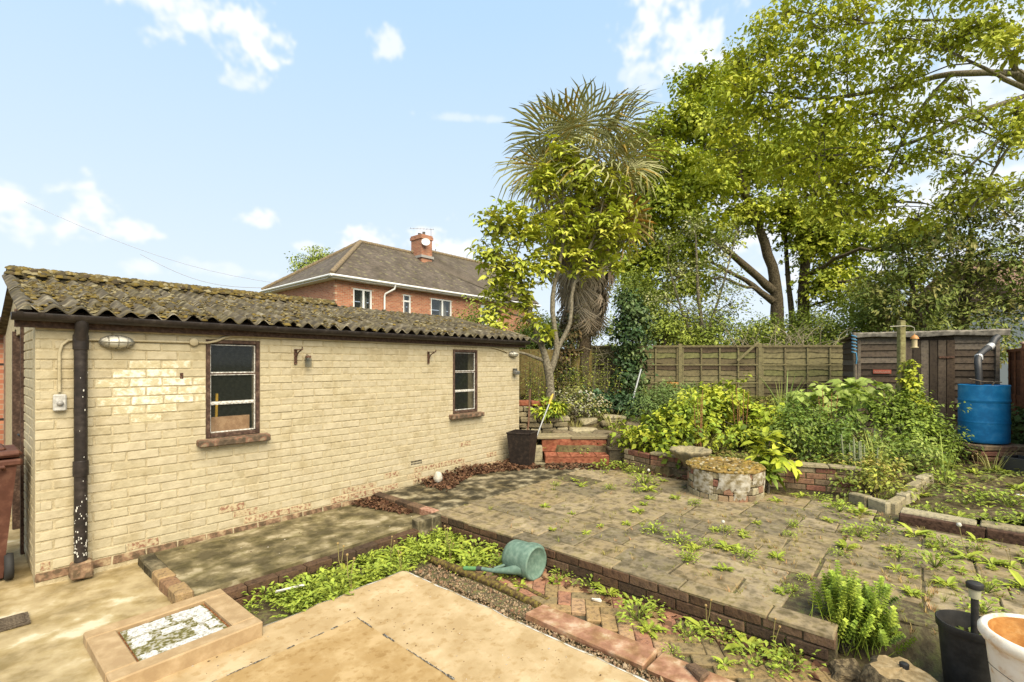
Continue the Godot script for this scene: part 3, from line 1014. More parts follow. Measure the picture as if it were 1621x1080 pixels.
func build_patio() -> void:
	var dirt := mat("joint_dirt", [[0.35, c3(0.075, 0.058, 0.032)], [0.55, c3(0.12, 0.098, 0.052)], [0.7, c3(0.13, 0.13, 0.045)]], 0.95, 0.4, 0.6)
	# upper patio bed
	var b := MB.new()
	b.bbox(Vector3(-2.695, -0.022, -4.86), Vector3(4.55, 0.238, 3.1), 0.01)
	b.bbox(Vector3(0.575, -0.022, -5.09), Vector3(1.98, 0.236, 2.64), 0.01)
	var patio := struct("patio", b, dirt)
	# smooth concrete run beside the garage
	var smooth := mat("dark_concrete", [[0.3, c3(0.045, 0.038, 0.022)], [0.45, c3(0.10, 0.085, 0.05)], [0.58, c3(0.17, 0.14, 0.085)], [0.72, c3(0.30, 0.26, 0.17)]], 0.9, 1.3, 0.4, [[0.32, c3(0.55, 0.52, 0.42)], [0.6, c3(1, 1, 1)]], 2.4)
	b = MB.new()
	b.bbox(Vector3(-4.42, 0.072, -4.9), Vector3(1.1, 0.07, 3.14), 0.01)
	part(patio, "concrete_run", b, smooth)
	var tones := [c3(0.23, 0.182, 0.11), c3(0.195, 0.158, 0.10), c3(0.255, 0.202, 0.125), c3(0.17, 0.14, 0.092), c3(0.24, 0.185, 0.108), c3(0.28, 0.225, 0.145)]
	var slab_mats := []
	for k in tones.size():
		var c: Color = tones[k]
		slab_mats.append(tinted("flagstone_%d" % k, c, 0.9, 1.1, 0.45, [[0.26, c3(0.66, 0.66, 0.55)], [0.5, c3(1, 1, 1)]], 0.5))
	var z := -3.43
	while z > -6.35:
		var dz: float = [0.30, 0.38, 0.45, 0.34][rng.randi() % 4]
		dz = minf(dz, z + 6.42)
		if dz < 0.16:
			break
		var x := -3.86
		while x < 1.4:
			var dx: float = [0.30, 0.38, 0.45, 0.6, 0.52][rng.randi() % 5]
			var g := 0.010
			if rng.randf() > 0.02 and not (x + dx > -0.25 and z - dz < -5.95) and not (x + dx > -0.4 and z > -3.75):
				b = MB.new()
				var jt := jitter8(0.010)
				for k in 8:
					jt[k].y = rng.randf_range(-0.004, 0.003) if k & 2 else 0.0
				b.bbox(Vector3.ZERO, Vector3(dx - g, 0.05, dz - g), 0.006, Basis.IDENTITY, jt)
				part(patio, "flagstone", b, slab_mats[rng.randi() % 6], Transform3D(Basis(Vector3.UP, rng.randf_range(-0.015, 0.015)), Vector3(x + dx / 2, 0.082 + rng.randf_range(-0.003, 0.003), z - dz / 2)))
			x += dx
		z -= dz
	# retaining edge of dark bricks, three courses, along z = -3.35
	var rb := brick_mats("edge_brick", [c3(0.085, 0.05, 0.03), c3(0.105, 0.06, 0.036), c3(0.062, 0.04, 0.026), c3(0.13, 0.082, 0.052)])
	var wall := thing("retaining_wall", "low dark brick retaining wall along the raised patio edge", "wall", Vector3(-3.9, -0.12, -3.35))
	b = MB.new()
	b.box(Vector3(1.75, 0.07, 0.035), Vector3(3.5, 0.26, 0.1))
	part(wall, "mortar", b, dirt)
	for p in lay(3.5, 3, [], 0.215, 0.075, 0.008):
		b = MB.new()
		b.bbox(Vector3.ZERO, Vector3(p[1] - p[0], 0.067, 0.10), 0.006, Basis.IDENTITY, jitter8(0.003))
		part(wall, "brick", b, rb[rng.randi() % 4], Transform3D(Basis.IDENTITY, Vector3((p[0] + p[1]) / 2, (p[2] + p[3]) / 2 - 0.01, 0.05 + rng.randf_range(-0.004, 0.006))))
	var x2 := 0.0
	while x2 < 3.45:
		var dx := rng.randf_range(0.38, 0.6)
		dx = minf(dx, 3.5 - x2)
		b = MB.new()
		b.bbox(Vector3.ZERO, Vector3(dx - 0.006, 0.03, 0.17), 0.007, Basis.IDENTITY, jitter8(0.004))
		part(wall, "coping", b, slab_mats[rng.randi() % 4], Transform3D(Basis.IDENTITY, Vector3(x2 + dx / 2, 0.215, 0.015)))
		x2 += dx
	# riser of the path strip, facing the weeds
	var riser := thing("path_edging", "dark brick edging below the concrete path by the garage", "edging", Vector3(-3.88, -0.13, -1.06))
	var turn := Basis(Vector3.UP, PI / 2)
	for p in lay(2.2, 2, [], 0.215, 0.075, 0.007):
		b = MB.new()
		b.bbox(Vector3.ZERO, Vector3(p[1] - p[0], 0.068, 0.09), 0.006, Basis.IDENTITY, jitter8(0.003))
		part(riser, "brick", b, rb[rng.randi() % 3], Transform3D(turn, Vector3(0.05, (p[2] + p[3]) / 2, -(p[0] + p[1]) / 2)))
	# kerb of bricks on edge where the path strip starts
	var kerb := thing("brick_kerb", "row of worn bricks ending the path strip by the garage", "kerb", Vector3(-4.95, 0, -1.06))
	var kb := brick_mats("kerb_brick", [c3(0.28, 0.19, 0.10), c3(0.22, 0.13, 0.075), c3(0.33, 0.25, 0.15)])
	for k in 5:
		b = MB.new()
		b.bbox(Vector3.ZERO, Vector3(0.205, 0.1, 0.11), 0.010, Basis.IDENTITY, jitter8(0.006))
		part(kerb, "brick", b, kb[rng.randi() % 3] if k > 1 else smooth, Transform3D(Basis(Vector3.UP, rng.randf_range(-0.04, 0.04)), Vector3(0.11 + k * 0.222, 0.018 + (0.02 if k == 4 else 0.0), 0.04)))
	# low kerb between path strip and the patio by the wall, with a return
	var kerb2 := thing("patio_kerb", "dark brick step between path strip and raised patio", "kerb", Vector3(-4.97, 0.05, -3.3))
	for k in 5:
		b = MB.new()
		b.bbox(Vector3.ZERO, Vector3(0.208, 0.075, 0.1), 0.007, Basis.IDENTITY, jitter8(0.004))
		part(kerb2, "brick", b, (rb[rng.randi() % 4] if k != 4 else mat("red_brick_top", [[0.3, c3(0.25, 0.12, 0.08)], [0.7, c3(0.42, 0.26, 0.18)]], 0.9, 0.3, 0.3)), Transform3D(Basis.IDENTITY, Vector3(0.11 + k * 0.218, 0.036, 0.04)))
	for k in 2:
		b = MB.new()
		b.bbox(Vector3.ZERO, Vector3(0.11, 0.18, 0.17), 0.009, Basis.IDENTITY, jitter8(0.006))
		part(kerb2, "block", b, smooth, Transform3D(Basis.IDENTITY, Vector3(1.13, -0.03, 0.08 + k * 0.175)))

	# sunken bed soil
	b = MB.new()
	var nz := FastNoiseLite.new()
	nz.frequency = 1.5
	var rows := []
	for j in 40:
		var row := PackedVector3Array()
		for i in 50:
			var x := -3.86 + i * 0.08
			var zz := -0.95 - j * 0.061
			row.append(Vector3(x, -0.125 + nz.get_noise_2d(x * 2, zz * 2) * 0.03, zz))
		rows.append(row)
	b.grid(rows)
	struct("bed_soil", b, dirt)
	b = MB.new()
	rows = []
	for j in 22:
		var row := PackedVector3Array()
		for i in 26:
			var x := -0.43 + i * 0.08
			var zz := -2.75 - j * 0.056
			row.append(Vector3(x, -0.115 + 0.2 * smoothstep(-3.5, -3.8, zz) + nz.get_noise_2d(x * 2, zz * 2) * 0.025, zz))
		rows.append(row)
	b.grid(rows)
	struct("corner_soil", b, dirt)
	# loose rubble between slab and timber
	var stone := MB.new()
	stone.use_col = true
	stone.bbox(Vector3.ZERO, Vector3(1, 0.7, 0.8), 0.2, Basis.IDENTITY, jitter8(0.16))
	var xf := []
	var cl := []
	var pal := [c3(0.27, 0.19, 0.11), c3(0.18, 0.125, 0.075), c3(0.34, 0.26, 0.17), c3(0.22, 0.12, 0.07), c3(0.13, 0.09, 0.055), c3(0.30, 0.22, 0.125)]
	for i in 2600:
		var x := rng.randf_range(-3.3, -1.1)
		var zz := rng.randf_range(-2.72, -2.40) if x < -2.05 else rng.randf_range(-2.58, -2.42)
		if x < -3.1 and rng.randf() < 0.6:
			zz = rng.randf_range(-2.75, -2.2)
		var s := rng.randf_range(0.004, 0.014) * (2.2 if rng.randf() < 0.04 else 1.0)
		xf.append(Transform3D(Basis.from_euler(rv(PI)).scaled(Vector3.ONE * s), Vector3(x, -0.108 + s * 0.3 + rng.randf() * 0.006, zz)))
		cl.append(mix_cols(pal))
	for i in 900:
		var x := rng.randf_range(-3.8, -0.5)
		var zz := rng.randf_range(-3.28, -2.9)
		var s := rng.randf_range(0.003, 0.010)
		xf.append(Transform3D(Basis.from_euler(rv(PI)).scaled(Vector3.ONE * s), Vector3(x, -0.096 + rng.randf() * 0.008, zz)))
		cl.append(mix_cols(pal))
	var gravel := copies(self, "gravel", stone, leaf_mat("rubble", 0.0, 0.9), xf, cl)
	tag(gravel, "loose gravel and brick crumbs beside the concrete slab edge", "gravel", "", "stuff")
	# timber edging
	var oldwood := mat("mossy_timber", [[0.35, c3(0.07, 0.045, 0.02)], [0.5, c3(0.13, 0.09, 0.035)], [0.65, c3(0.20, 0.16, 0.03)]], 0.95, 0.25, 0.6)
	b = MB.new()
	b.tube([Vector3(-3.42, -0.10, -2.78), Vector3(-3.0, -0.085, -2.765), Vector3(-2.6, -0.088, -2.775), Vector3(-2.12, -0.095, -2.745)], [0.03, 0.036, 0.034, 0.028], 7)
	tag(part(self, "timber_edging", b, oldwood), "rotten mossy timber rail lying beside the gravel", "timber")
	b = MB.new()
	b.bbox(Vector3.ZERO, Vector3(0.62, 0.02, 0.035), 0.004, Basis(Vector3.UP, -0.12))
	var lath := part(self, "wooden_lath", b, oldwood)
	lath.position = Vector3(-2.42, -0.078, -2.88)
	tag(lath, "thin weathered wooden lath lying on the herringbone bricks", "lath")
	# herringbone paving
	b = MB.new()
	b.box(Vector3(-1.45, -0.13, -2.95), Vector3(2.9, 0.05, 0.78))
	var hb := struct("brick_paving", b, dirt)
	var hm := brick_mats("paver", [c3(0.30, 0.20, 0.10), c3(0.25, 0.175, 0.085), c3(0.34, 0.22, 0.13), c3(0.28, 0.14, 0.09), c3(0.20, 0.15, 0.08)])
	var pv := []
	for k in 4:
		b = MB.new()
		b.bbox(Vector3.ZERO, Vector3(0.197, 0.04, 0.096), 0.006, Basis.IDENTITY, jitter8(0.003))
		pv.append(b.mesh())
	var rot := Basis(Vector3.UP, 0.6)
	var u := 0.1
	for i in range(-20, 21):
		for j in range(-20, 21):
			var k := posmod(i - j, 4)
			if k == 1 or k == 3:
				continue
			var lp := Vector3((i + 1.0) * u, 0, (j + 0.5) * u) if k == 0 else Vector3((i + 0.5) * u, 0, j * u)
			var p := rot * lp + Vector3(-1.5, -0.10 + rng.randf_range(-0.003, 0.003), -2.95)
			var lim := -2.77 if p.x > -2.15 else -2.84
			if p.x > -2.95 and p.x < -0.05 and p.z > -3.28 and p.z < lim:
				part(hb, "paver", pv[rng.randi() % 4], hm[rng.randi() % 5], Transform3D(rot * Basis(Vector3.UP, (0.0 if k == 0 else PI / 2) + rng.randf_range(-0.02, 0.02)), p))
	# reddish edging slabs along the concrete
	var red := mat("red_slab", [[0.28, c3(0.25, 0.125, 0.075)], [0.45, c3(0.32, 0.17, 0.105)], [0.6, c3(0.37, 0.22, 0.135)], [0.76, c3(0.47, 0.34, 0.24)]], 0.85, 0.9, 0.25, [[0.3, c3(0.8, 0.84, 0.68)], [0.6, c3(1, 1, 1)]], 0.8)
	for q in [[-2.1, 0.88], [-1.21, 0.92], [-0.28, 0.9]]:
		b = MB.new()
		b.bbox(Vector3.ZERO, Vector3(q[1] - 0.012, 0.05, 0.2), 0.008, Basis.IDENTITY, jitter8(0.006))
		part(hb, "edging_slab", b, red, Transform3D(Basis(Vector3.UP, rng.randf_range(-0.01, 0.01)), Vector3(q[0] + q[1] / 2, -0.088, -2.655)))
	# brick chip on the slab
	b = MB.new()
	b.bbox(Vector3.ZERO, Vector3(0.13, 0.035, 0.06), 0.01, Basis(Vector3.UP, -0.5), jitter8(0.015))
	var chip := part(self, "brick_fragment", b, rb[3])
	chip.position = Vector3(-0.97, -0.047, -2.68)
	tag(chip, "broken brick fragment on the red edging slab", "brick")

	# tan painted slab where the photographer stands
	var tan := mat("tan_concrete", [[0.28, c3(0.36, 0.258, 0.132)], [0.45, c3(0.405, 0.298, 0.162)], [0.6, c3(0.43, 0.32, 0.18)], [0.75, c3(0.48, 0.37, 0.22)]], 0.85, 1.8, 0.15, [[0.22, c3(0.86, 0.81, 0.72)], [0.42, c3(1, 1, 1)]], 0.45)
	var tan2 := mat("worn_tan_concrete", [[0.3, c3(0.32, 0.21, 0.088)], [0.5, c3(0.365, 0.25, 0.115)], [0.7, c3(0.42, 0.30, 0.15)]], 0.85, 1.5, 0.2, [[0.22, c3(0.82, 0.77, 0.68)], [0.42, c3(1, 1, 1)]], 0.4)
	b = MB.new()
	nz.frequency = 2.4
	var edge := []
	var steps := 34
	for i in steps + 1:
		edge.append(Vector2(-3.23 + nz.get_noise_1d(i * 0.31) * 0.035, lerpf(1.6, -2.37, float(i) / steps)))
	for i in steps + 1:
		edge.append(Vector2(lerpf(-3.22, 1.4, float(i) / steps), -2.39 + nz.get_noise_1d(i * 0.37 + 40.0) * 0.022))
	edge.append(Vector2(1.4, 1.6))
	var poly := PackedVector2Array(edge)
	var idx := Geometry2D.triangulate_polygon(poly)
	for k in range(0, idx.size(), 3):
		var a := Vector3(poly[idx[k]].x, -0.035, poly[idx[k]].y)
		var bb := Vector3(poly[idx[k + 1]].x, -0.035, poly[idx[k + 1]].y)
		var cc := Vector3(poly[idx[k + 2]].x, -0.035, poly[idx[k + 2]].y)
		b.otri(a, bb, cc, (a + bb + cc) / 3 + Vector3(0, -1, 0))
	var slab := struct("concrete_slab", b, tan)
	b = MB.new()
	var rim := mat("broken_render_edge", [[0.35, c3(0.40, 0.28, 0.13)], [0.45, c3(0.66, 0.60, 0.48)], [0.65, c3(0.78, 0.75, 0.68)]], 0.9, 0.6, 0.4)
	var r0 := PackedVector3Array()
	var r1 := PackedVector3Array()
	var r2 := PackedVector3Array()
	for i in poly.size() - 1:
		var p := poly[i]
		var q := poly[mini(i + 1, poly.size() - 2)]
		var o := poly[maxi(i - 1, 0)]
		var t := (q - o).normalized()
		var nrm := Vector2(t.y, -t.x)
		if nrm.dot(p - Vector2(-1, -0.5)) < 0: nrm = -nrm
		var wd := 0.012 + 0.03 * absf(nz.get_noise_1d(i * 1.7))
		r0.append(Vector3(p.x, -0.0335, p.y))
		r1.append(Vector3(p.x + nrm.x * wd, -0.038, p.y + nrm.y * wd))
		r2.append(Vector3(p.x + nrm.x * (wd + 0.022), -0.13, p.y + nrm.y * (wd + 0.022)))
	b.grid([r0, r1, r2], false, true)
	part(slab, "chipped_rim", b, rim)
	b = MB.new()
	b.quad(Vector3(-2.86, -0.031, 1.5), Vector3(1.3, -0.031, 1.5), Vector3(1.3, -0.031, -1.73), Vector3(-2.86, -0.031, -1.73))
	part(slab, "inset_slab", b, tan2)
	# ragged bitumen joint round the inset
	b = MB.new()
	nz.frequency = 3.0
	for side in 2:
		var n0 := 70
		for i in n0:
			var a := float(i) / n0
			var a2 := float(i + 1) / n0
			var f := absf(nz.get_noise_1d(i * 0.55 + side * 90.0))
			if f < 0.06:
				continue
			var wdt := 0.004 + f * 0.030
			var c0 := Vector3(-2.86, -0.0275, lerpf(-1.73, 1.5, a)) if side == 0 else Vector3(lerpf(-2.86, 1.3, a), -0.0275, -1.73)
			var c1 := Vector3(-2.86, -0.0275, lerpf(-1.73, 1.5, a2)) if side == 0 else Vector3(lerpf(-2.86, 1.3, a2), -0.0275, -1.73)
			var o := (Vector3(wdt, 0, 0) if side == 0 else Vector3(0, 0, wdt)) * 0.5
			b.otri(c0 - o, c1 - o * rng.randf(), c1 + o, (c0 + c1) / 2 - Vector3(0, 1, 0))
			b.otri(c0 - o, c1 + o, c0 + o * rng.randf(), (c0 + c1) / 2 - Vector3(0, 1, 0))
	part(slab, "joint_filler", b, mat("bitumen", [[0.35, c3(0.05, 0.045, 0.04)], [0.6, c3(0.12, 0.11, 0.09)], [0.75, c3(0.4, 0.38, 0.33)]], 0.9, 0.1))
	# grit on the slab and yard
	xf = []
	cl = []
	for i in 620:
		var s := rng.randf_range(0.0015, 0.004) if rng.randf() < 0.7 else rng.randf_range(0.004, 0.009)
		var p := Vector3(rng.randf_range(-3.15, -0.9), -0.033, rng.randf_range(-2.3, -0.8))
		if i > 480:
			p = Vector3(rng.randf_range(-4.9, -3.9), 0.052, rng.randf_range(-3.2, -1.1))
		xf.append(Transform3D(Basis.from_euler(rv(PI)).scaled(Vector3(s, s * 0.5, s * 1.5)), p))
		cl.append(mix_cols([c3(0.08, 0.05, 0.03), c3(0.5, 0.45, 0.38), c3(0.16, 0.10, 0.05)]))
	tag(copies(self, "grit", stone, M["rubble"], xf, cl), "scattered crumbs of grit and leaf on the concrete", "grit", "", "stuff")
	build_manhole()

func build_manhole() -> void:
	var m := thing("inspection_cover", "tan painted manhole surround with flaking white metal cover", "manhole cover", Vector3(-3.46, 0.0, -0.86), 0.02)
	var paint := mat("tan_frame_paint", [[0.3, c3(0.31, 0.215, 0.115)], [0.6, c3(0.365, 0.26, 0.145)], [0.8, c3(0.41, 0.30, 0.175)]], 0.8, 0.7, 0.1)
	# frame: outer 0.70 x 0.64, opening 0.44 x 0.46
	var b := MB.new()
	var ox := 0.35
	var oz := 0.37
	var ix := 0.245
	var iz := 0.235
	var top := 0.055
	for s in [-1, 1]:
		b.bbox(Vector3(s * (ox + ix) / 2, top / 2 - 0.03, 0), Vector3(ox - ix, top + 0.06, oz * 2), 0.007, Basis.IDENTITY, jitter8(0.002))
		b.bbox(Vector3(0, top / 2 - 0.0305, s * (oz + iz) / 2), Vector3(ix * 2 - 0.002, top + 0.059, oz - iz), 0.007)
	part(m, "surround", b, paint)
	b = MB.new()
	b.box(Vector3(0, 0.0, 0), Vector3(ix * 2 - 0.004, 0.06, iz * 2 - 0.004))
	part(m, "rusty_rim", b, mat("rim_rust", [[0.3, c3(0.10, 0.04, 0.015)], [0.6, c3(0.22, 0.09, 0.03)], [0.8, c3(0.3, 0.15, 0.06)]], 0.9, 0.15, 0.2))
	b = MB.new()
	b.bbox(Vector3(0, 0.03, 0), Vector3(ix * 2 - 0.03, 0.012, iz * 2 - 0.03), 0.003)
	var cover := part(m, "cover", b, mat("grey_moss_cover", [[0.32, c3(0.10, 0.09, 0.03)], [0.45, c3(0.17, 0.155, 0.05)], [0.55, c3(0.28, 0.26, 0.20)], [0.7, c3(0.36, 0.35, 0.31)]], 0.9, 0.22, 0.3))
	var white := mat("flaking_white", [[0.30, c3(0.30, 0.29, 0.24)], [0.42, c3(0.48, 0.48, 0.46)], [0.7, c3(0.60, 0.61, 0.61)]], 0.8, 0.16, 0.3)
	# raised paint flakes with ragged edges
	for q in [[-0.155, -0.12, 0.13, 0.19], [-0.155, 0.095, 0.13, 0.22], [-0.03, 0.155, 0.10, 0.10], [-0.03, -0.16, 0.11, 0.10], [-0.02, 0.0, 0.08, 0.13], [0.12, -0.10, 0.15, 0.07], [0.195, -0.04, 0.055, 0.32], [0.19, 0.17, 0.07, 0.08], [0.09, -0.175, 0.10, 0.06], [0.02, 0.18, 0.06, 0.07]]:
		b = MB.new()
		var pts := []
		var nn := 26
		for i in nn:
			var a := TAU * i / nn
			var e := Vector2(cos(a), sin(a))
			var k: float = 1.0 / maxf(absf(e.x), absf(e.y))
			var rr := rng.randf_range(0.80, 1.04)
			pts.append(Vector3(q[0] + e.x * k * q[2] / 2 * rr, 0.0385, q[1] + e.y * k * q[3] / 2 * rr))
		var mid := Vector3(q[0], 0.0388, q[1])
		for i in nn:
			var p0: Vector3 = pts[i]
			var p1: Vector3 = pts[(i + 1) % nn]
			b.otri(mid, p0, p1, mid - Vector3(0, 1, 0))
			b.oquad(p0, p1, p1 - Vector3(0, 0.003, 0), p0 - Vector3(0, 0.003, 0), mid - Vector3(0, 0.002, 0))
		part(cover, "paint_flake", b, white)
	# drain grate in the yard
	var d := thing("drain_grate", "small square iron drain grate set in the yard concrete", "drain", Vector3(-4.42, 0.008, -0.2))
	b = MB.new()
	b.box(Vector3(0, -0.003, 0), Vector3(0.2, 0.008, 0.2))
	part(d, "frame", b, mat("drain_iron", [[0.3, c3(0.06, 0.045, 0.03)], [0.7, c3(0.14, 0.11, 0.075)]], 0.8, 0.1, 0.1))
	for k in 7:
		b = MB.new()
		b.bbox(Vector3(-0.075 + k * 0.025, 0.005, 0), Vector3(0.011, 0.012, 0.16), 0.003)
		part(d, "bar", b, M["drain_iron"])

# ------------------------------------------------------------------ rear garden walls, steps, fences
func seg_wall(t: Node3D, a: Vector3, e: Vector3, courses: int, mats: Array, cope: Array, thick := 0.1) -> void:
	var dir := (e - a)
	dir.y = 0
	var ln := dir.length()
	dir = dir.normalized()
	var bs := Basis(dir, Vector3.UP, dir.cross(Vector3.UP).normalized())
	var core := MB.new()
	core.box(a + dir * ln / 2 + Vector3(0, courses * 0.0375 - 0.03, 0), Vector3(ln - 0.01, courses * 0.075 + 0.05, thick - 0.015), bs)
	part(t, "mortar", core, M["joint_dirt"])
	for p in lay(ln, courses, [], 0.215, 0.075, 0.008):
		var b := MB.new()
		b.bbox(Vector3.ZERO, Vector3(p[1] - p[0], 0.067, thick), 0.007, Basis.IDENTITY, jitter8(0.004))
		part(t, "brick", b, mats[rng.randi() % mats.size()], Transform3D(bs, a + dir * (p[0] + p[1]) / 2 + Vector3(0, (p[2] + p[3]) / 2, 0)))
	if cope.size() > 0:
		var x := 0.0
		while x < ln - 0.1:
			var dx := minf(rng.randf_range(0.4, 0.55), ln - x)
			var b := MB.new()
			b.bbox(Vector3.ZERO, Vector3(dx - 0.008, 0.04, thick + 0.06), 0.008, Basis.IDENTITY, jitter8(0.006))
			part(t, "coping", b, cope[rng.randi() % cope.size()], Transform3D(bs, a + dir * (x + dx / 2) + Vector3(0, courses * 0.075 + 0.018, 0)))
			x += dx

func build_rear() -> void:
	var stone_m := brick_mats("garden_stone", [c3(0.26, 0.22, 0.14), c3(0.20, 0.165, 0.105), c3(0.32, 0.28, 0.19), c3(0.16, 0.13, 0.085)])
	var old_m := brick_mats("old_brick", [c3(0.25, 0.14, 0.09), c3(0.30, 0.21, 0.13), c3(0.22, 0.10, 0.07), c3(0.33, 0.26, 0.17), c3(0.18, 0.13, 0.085)])
	var red := mat("red_tile", [[0.3, c3(0.18, 0.055, 0.03)], [0.5, c3(0.30, 0.10, 0.055)], [0.7, c3(0.37, 0.15, 0.085)]], 0.8, 0.4, 0.2, [[0.3, c3(0.6, 0.6, 0.5)], [0.6, c3(1, 1, 1)]], 1.2)
	# steps (built in the rear garden's own axes)
	var st := thing("garden_steps", "two red tiled steps with pale stone edge up to the rear path", "steps", rear(1.02, 0.06, 7.5), TH)
	var b := MB.new()
	b.bbox(Vector3(0, 0.07, -0.2), Vector3(1.0, 0.14, 0.4), 0.006)
	part(st, "lower_riser", b, red)
	b = MB.new()
	b.bbox(Vector3(0, 0.26, -0.53), Vector3(1.06, 0.2, 0.3), 0.006)
	part(st, "upper_riser", b, red)
	for k in 5:
		b = MB.new()
		b.bbox(Vector3(-0.40 + k * 0.2, 0.152, -0.18), Vector3(0.194, 0.022, 0.37), 0.004, Basis.IDENTITY, jitter8(0.003))
		part(st, "tread_tile", b, red)
	for k in 2:
		b = MB.new()
		b.bbox(Vector3(-0.34 + k * 0.62, 0.385, -0.56), Vector3([0.60, 0.66][k], 0.05, 0.4), 0.01, Basis(Vector3.UP, [0.12, 0.0][k]), jitter8(0.006))
		part(st, "stone_slab", b, stone_m[k])
	b = MB.new()
	b.bbox(Vector3(-0.60, 0.14, -0.22), Vector3(0.14, 0.28, 0.14), 0.012, Basis.IDENTITY, jitter8(0.006))
	part(st, "side_stone", b, stone_m[2])
	b = MB.new()
	b.bbox(Vector3(0.66, 0.36, -0.3), Vector3(0.2, 0.2, 0.2), 0.02, Basis(Vector3.UP, 0.2), jitter8(0.012))
	b.bbox(Vector3(0.65, 0.24, -0.28), Vector3(0.28, 0.05, 0.28), 0.01, Basis.IDENTITY, jitter8(0.006))
	b.bbox(Vector3(0.65, 0.1, -0.28), Vector3(0.24, 0.24, 0.24), 0.01, Basis.IDENTITY, jitter8(0.006))
	part(st, "side_pedestal", b, stone_m[3])
	# rough stone bed wall behind the garage corner
	var sw := thing("stone_bed_wall", "rough stone wall of the raised bed at the garage corner", "wall", rear(0.12, 0.05, 8.45), TH)
	for r in 10:
		var x := -0.6 + (0.1 if r % 2 else 0.0)
		var lim := 0.30 if r > 6 else (0.75 if r > 4 else 1.35)
		while x < lim:
			var w := rng.randf_range(0.14, 0.32)
			b = MB.new()
			b.bbox(Vector3.ZERO, Vector3(w - 0.012, 0.088, 0.2), 0.016, Basis.IDENTITY, jitter8(0.011))
			part(sw, "stone", b, stone_m[rng.randi() % 4] if r < 9 else red, Transform3D(Basis.IDENTITY, Vector3(x + w / 2, 0.045 + r * 0.097, rng.randf_range(-0.03, 0.02) - (0.12 if x > 0.5 else 0.0))))
			x += w
	b = MB.new()
	b.box(Vector3(-0.15, 0.46, -0.14), Vector3(0.9, 0.9, 0.2))
	part(sw, "core", b, M["joint_dirt"])
	# rubble stones along the rear path
	for q in [[0.9, 8.3, 0.42], [1.25, 8.5, 0.5], [1.55, 8.25, 0.36], [0.7, 8.7, 0.55], [1.75, 8.7, 0.3], [1.9, 8.9, 0.4], [1.4, 8.85, 0.34], [2.1, 8.35, 0.26], [2.25, 8.6, 0.3]]:
		b = MB.new()
		b.bbox(Vector3.ZERO, Vector3(q[2], 0.13, 0.2), 0.03, Basis(Vector3.UP, TH + rng.randf_range(-0.4, 0.4)), jitter8(0.025))
		var s := part(self, "rubble_stone", b, stone_m[rng.randi() % 4])
		s.position = rear(q[0], soil_height(q[0], q[1]) + 0.04, q[1])
		tag(s, "rough flat stone edging the rear path above the steps", "stone", "rubble stones along the rear path")
	# planter walls
	var pw := thing("planter_wall", "low old brick planter wall curving from the steps to the pedestal", "wall")
	seg_wall(pw, rear(1.75, 0.06, 7.35), rear(2.0, 0.06, 6.9), 4, old_m, [])
	seg_wall(pw, rear(2.0, 0.06, 6.88), rear(2.66, 0.06, 6.42), 4, old_m, [stone_m[0], stone_m[2]])
	var pw2 := thing("planter_wall", "low brick planter wall with stone coping in front of the dark shrub", "wall")
	seg_wall(pw2, rear(3.1, 0.06, 6.34), rear(4.25, 0.06, 5.86), 4, old_m, [stone_m[0], stone_m[2]])
	# round brick pedestal
	var pd := thing("round_pedestal", "round brick pedestal with crumbling render and mossy top", "pedestal", rear(2.56, 0.09, 5.78))
	b = MB.new()
	b.lathe([Vector2(0.40, 0), Vector2(0.40, 0.335), Vector2(0.001, 0.34)], 40)
	part(pd, "core", b, M["joint_dirt"])
	for r in 4:
		var n := 24
		for k in n:
			var a := TAU * (k + 0.5 * (r % 2)) / n
			b = MB.new()
			b.bbox(Vector3.ZERO, Vector3(0.104, 0.078, 0.09), 0.008, Basis.IDENTITY, jitter8(0.005))
			part(pd, "brick", b, (old_m[rng.randi() % 5] if rng.randf() < 0.5 else stone_m[rng.randi() % 4]), Transform3D(Basis(Vector3.UP, a), Vector3(sin(a) * 0.375, 0.043 + r * 0.085, cos(a) * 0.375)))
	# render patches: curved shells
	var render := mat("old_render", [[0.3, c3(0.16, 0.125, 0.06)], [0.45, c3(0.30, 0.26, 0.18)], [0.6, c3(0.42, 0.385, 0.31)], [0.75, c3(0.50, 0.47, 0.40)]], 0.95, 0.5, 0.4)
	for q in [[-0.62, 0.30, 0.17, 0.335], [-1.35, -0.68, 0.12, 0.335], [0.34, 0.85, 0.23, 0.335], [0.9, 1.4, 0.16, 0.33], [-0.2, 0.15, 0.08, 0.15]]:
		b = MB.new()
		var rows := []
		for j in 7:
			var row := PackedVector3Array()
			for i in 13:
				var fa := i / 12.0
				var fy := j / 6.0
				var ea := 1.0 - pow(absf(fa * 2 - 1), 4.0) * rng.randf_range(0.0, 0.35)
				var a: float = lerpf(q[0], q[1], 0.5 + (fa - 0.5) * (0.85 + 0.2 * rng.randf() * ea)) + TH
				var y: float = lerpf(q[2], q[3], fy) - (0.05 * rng.randf() if j == 0 else 0.0)
				var edge: bool = i == 0 or i == 12 or j == 0
				var rr := 0.425 if edge else 0.433 + 0.003 * rng.randf()
				row.append(Vector3(sin(a) * rr, y, cos(a) * rr))
			rows.append(row)
		b.grid(rows, false, false)
		part(pd, "render_patch", b, render)
	b = MB.new()
	var prof := [Vector2(0.415, 0.325), Vector2(0.437, 0.335), Vector2(0.43, 0.358), Vector2(0.36, 0.368), Vector2(0.2, 0.376), Vector2(0.001, 0.38)]
	b.lathe(prof, 40)
	for i in b.v.size():
		b.v[i] += rv(0.014)
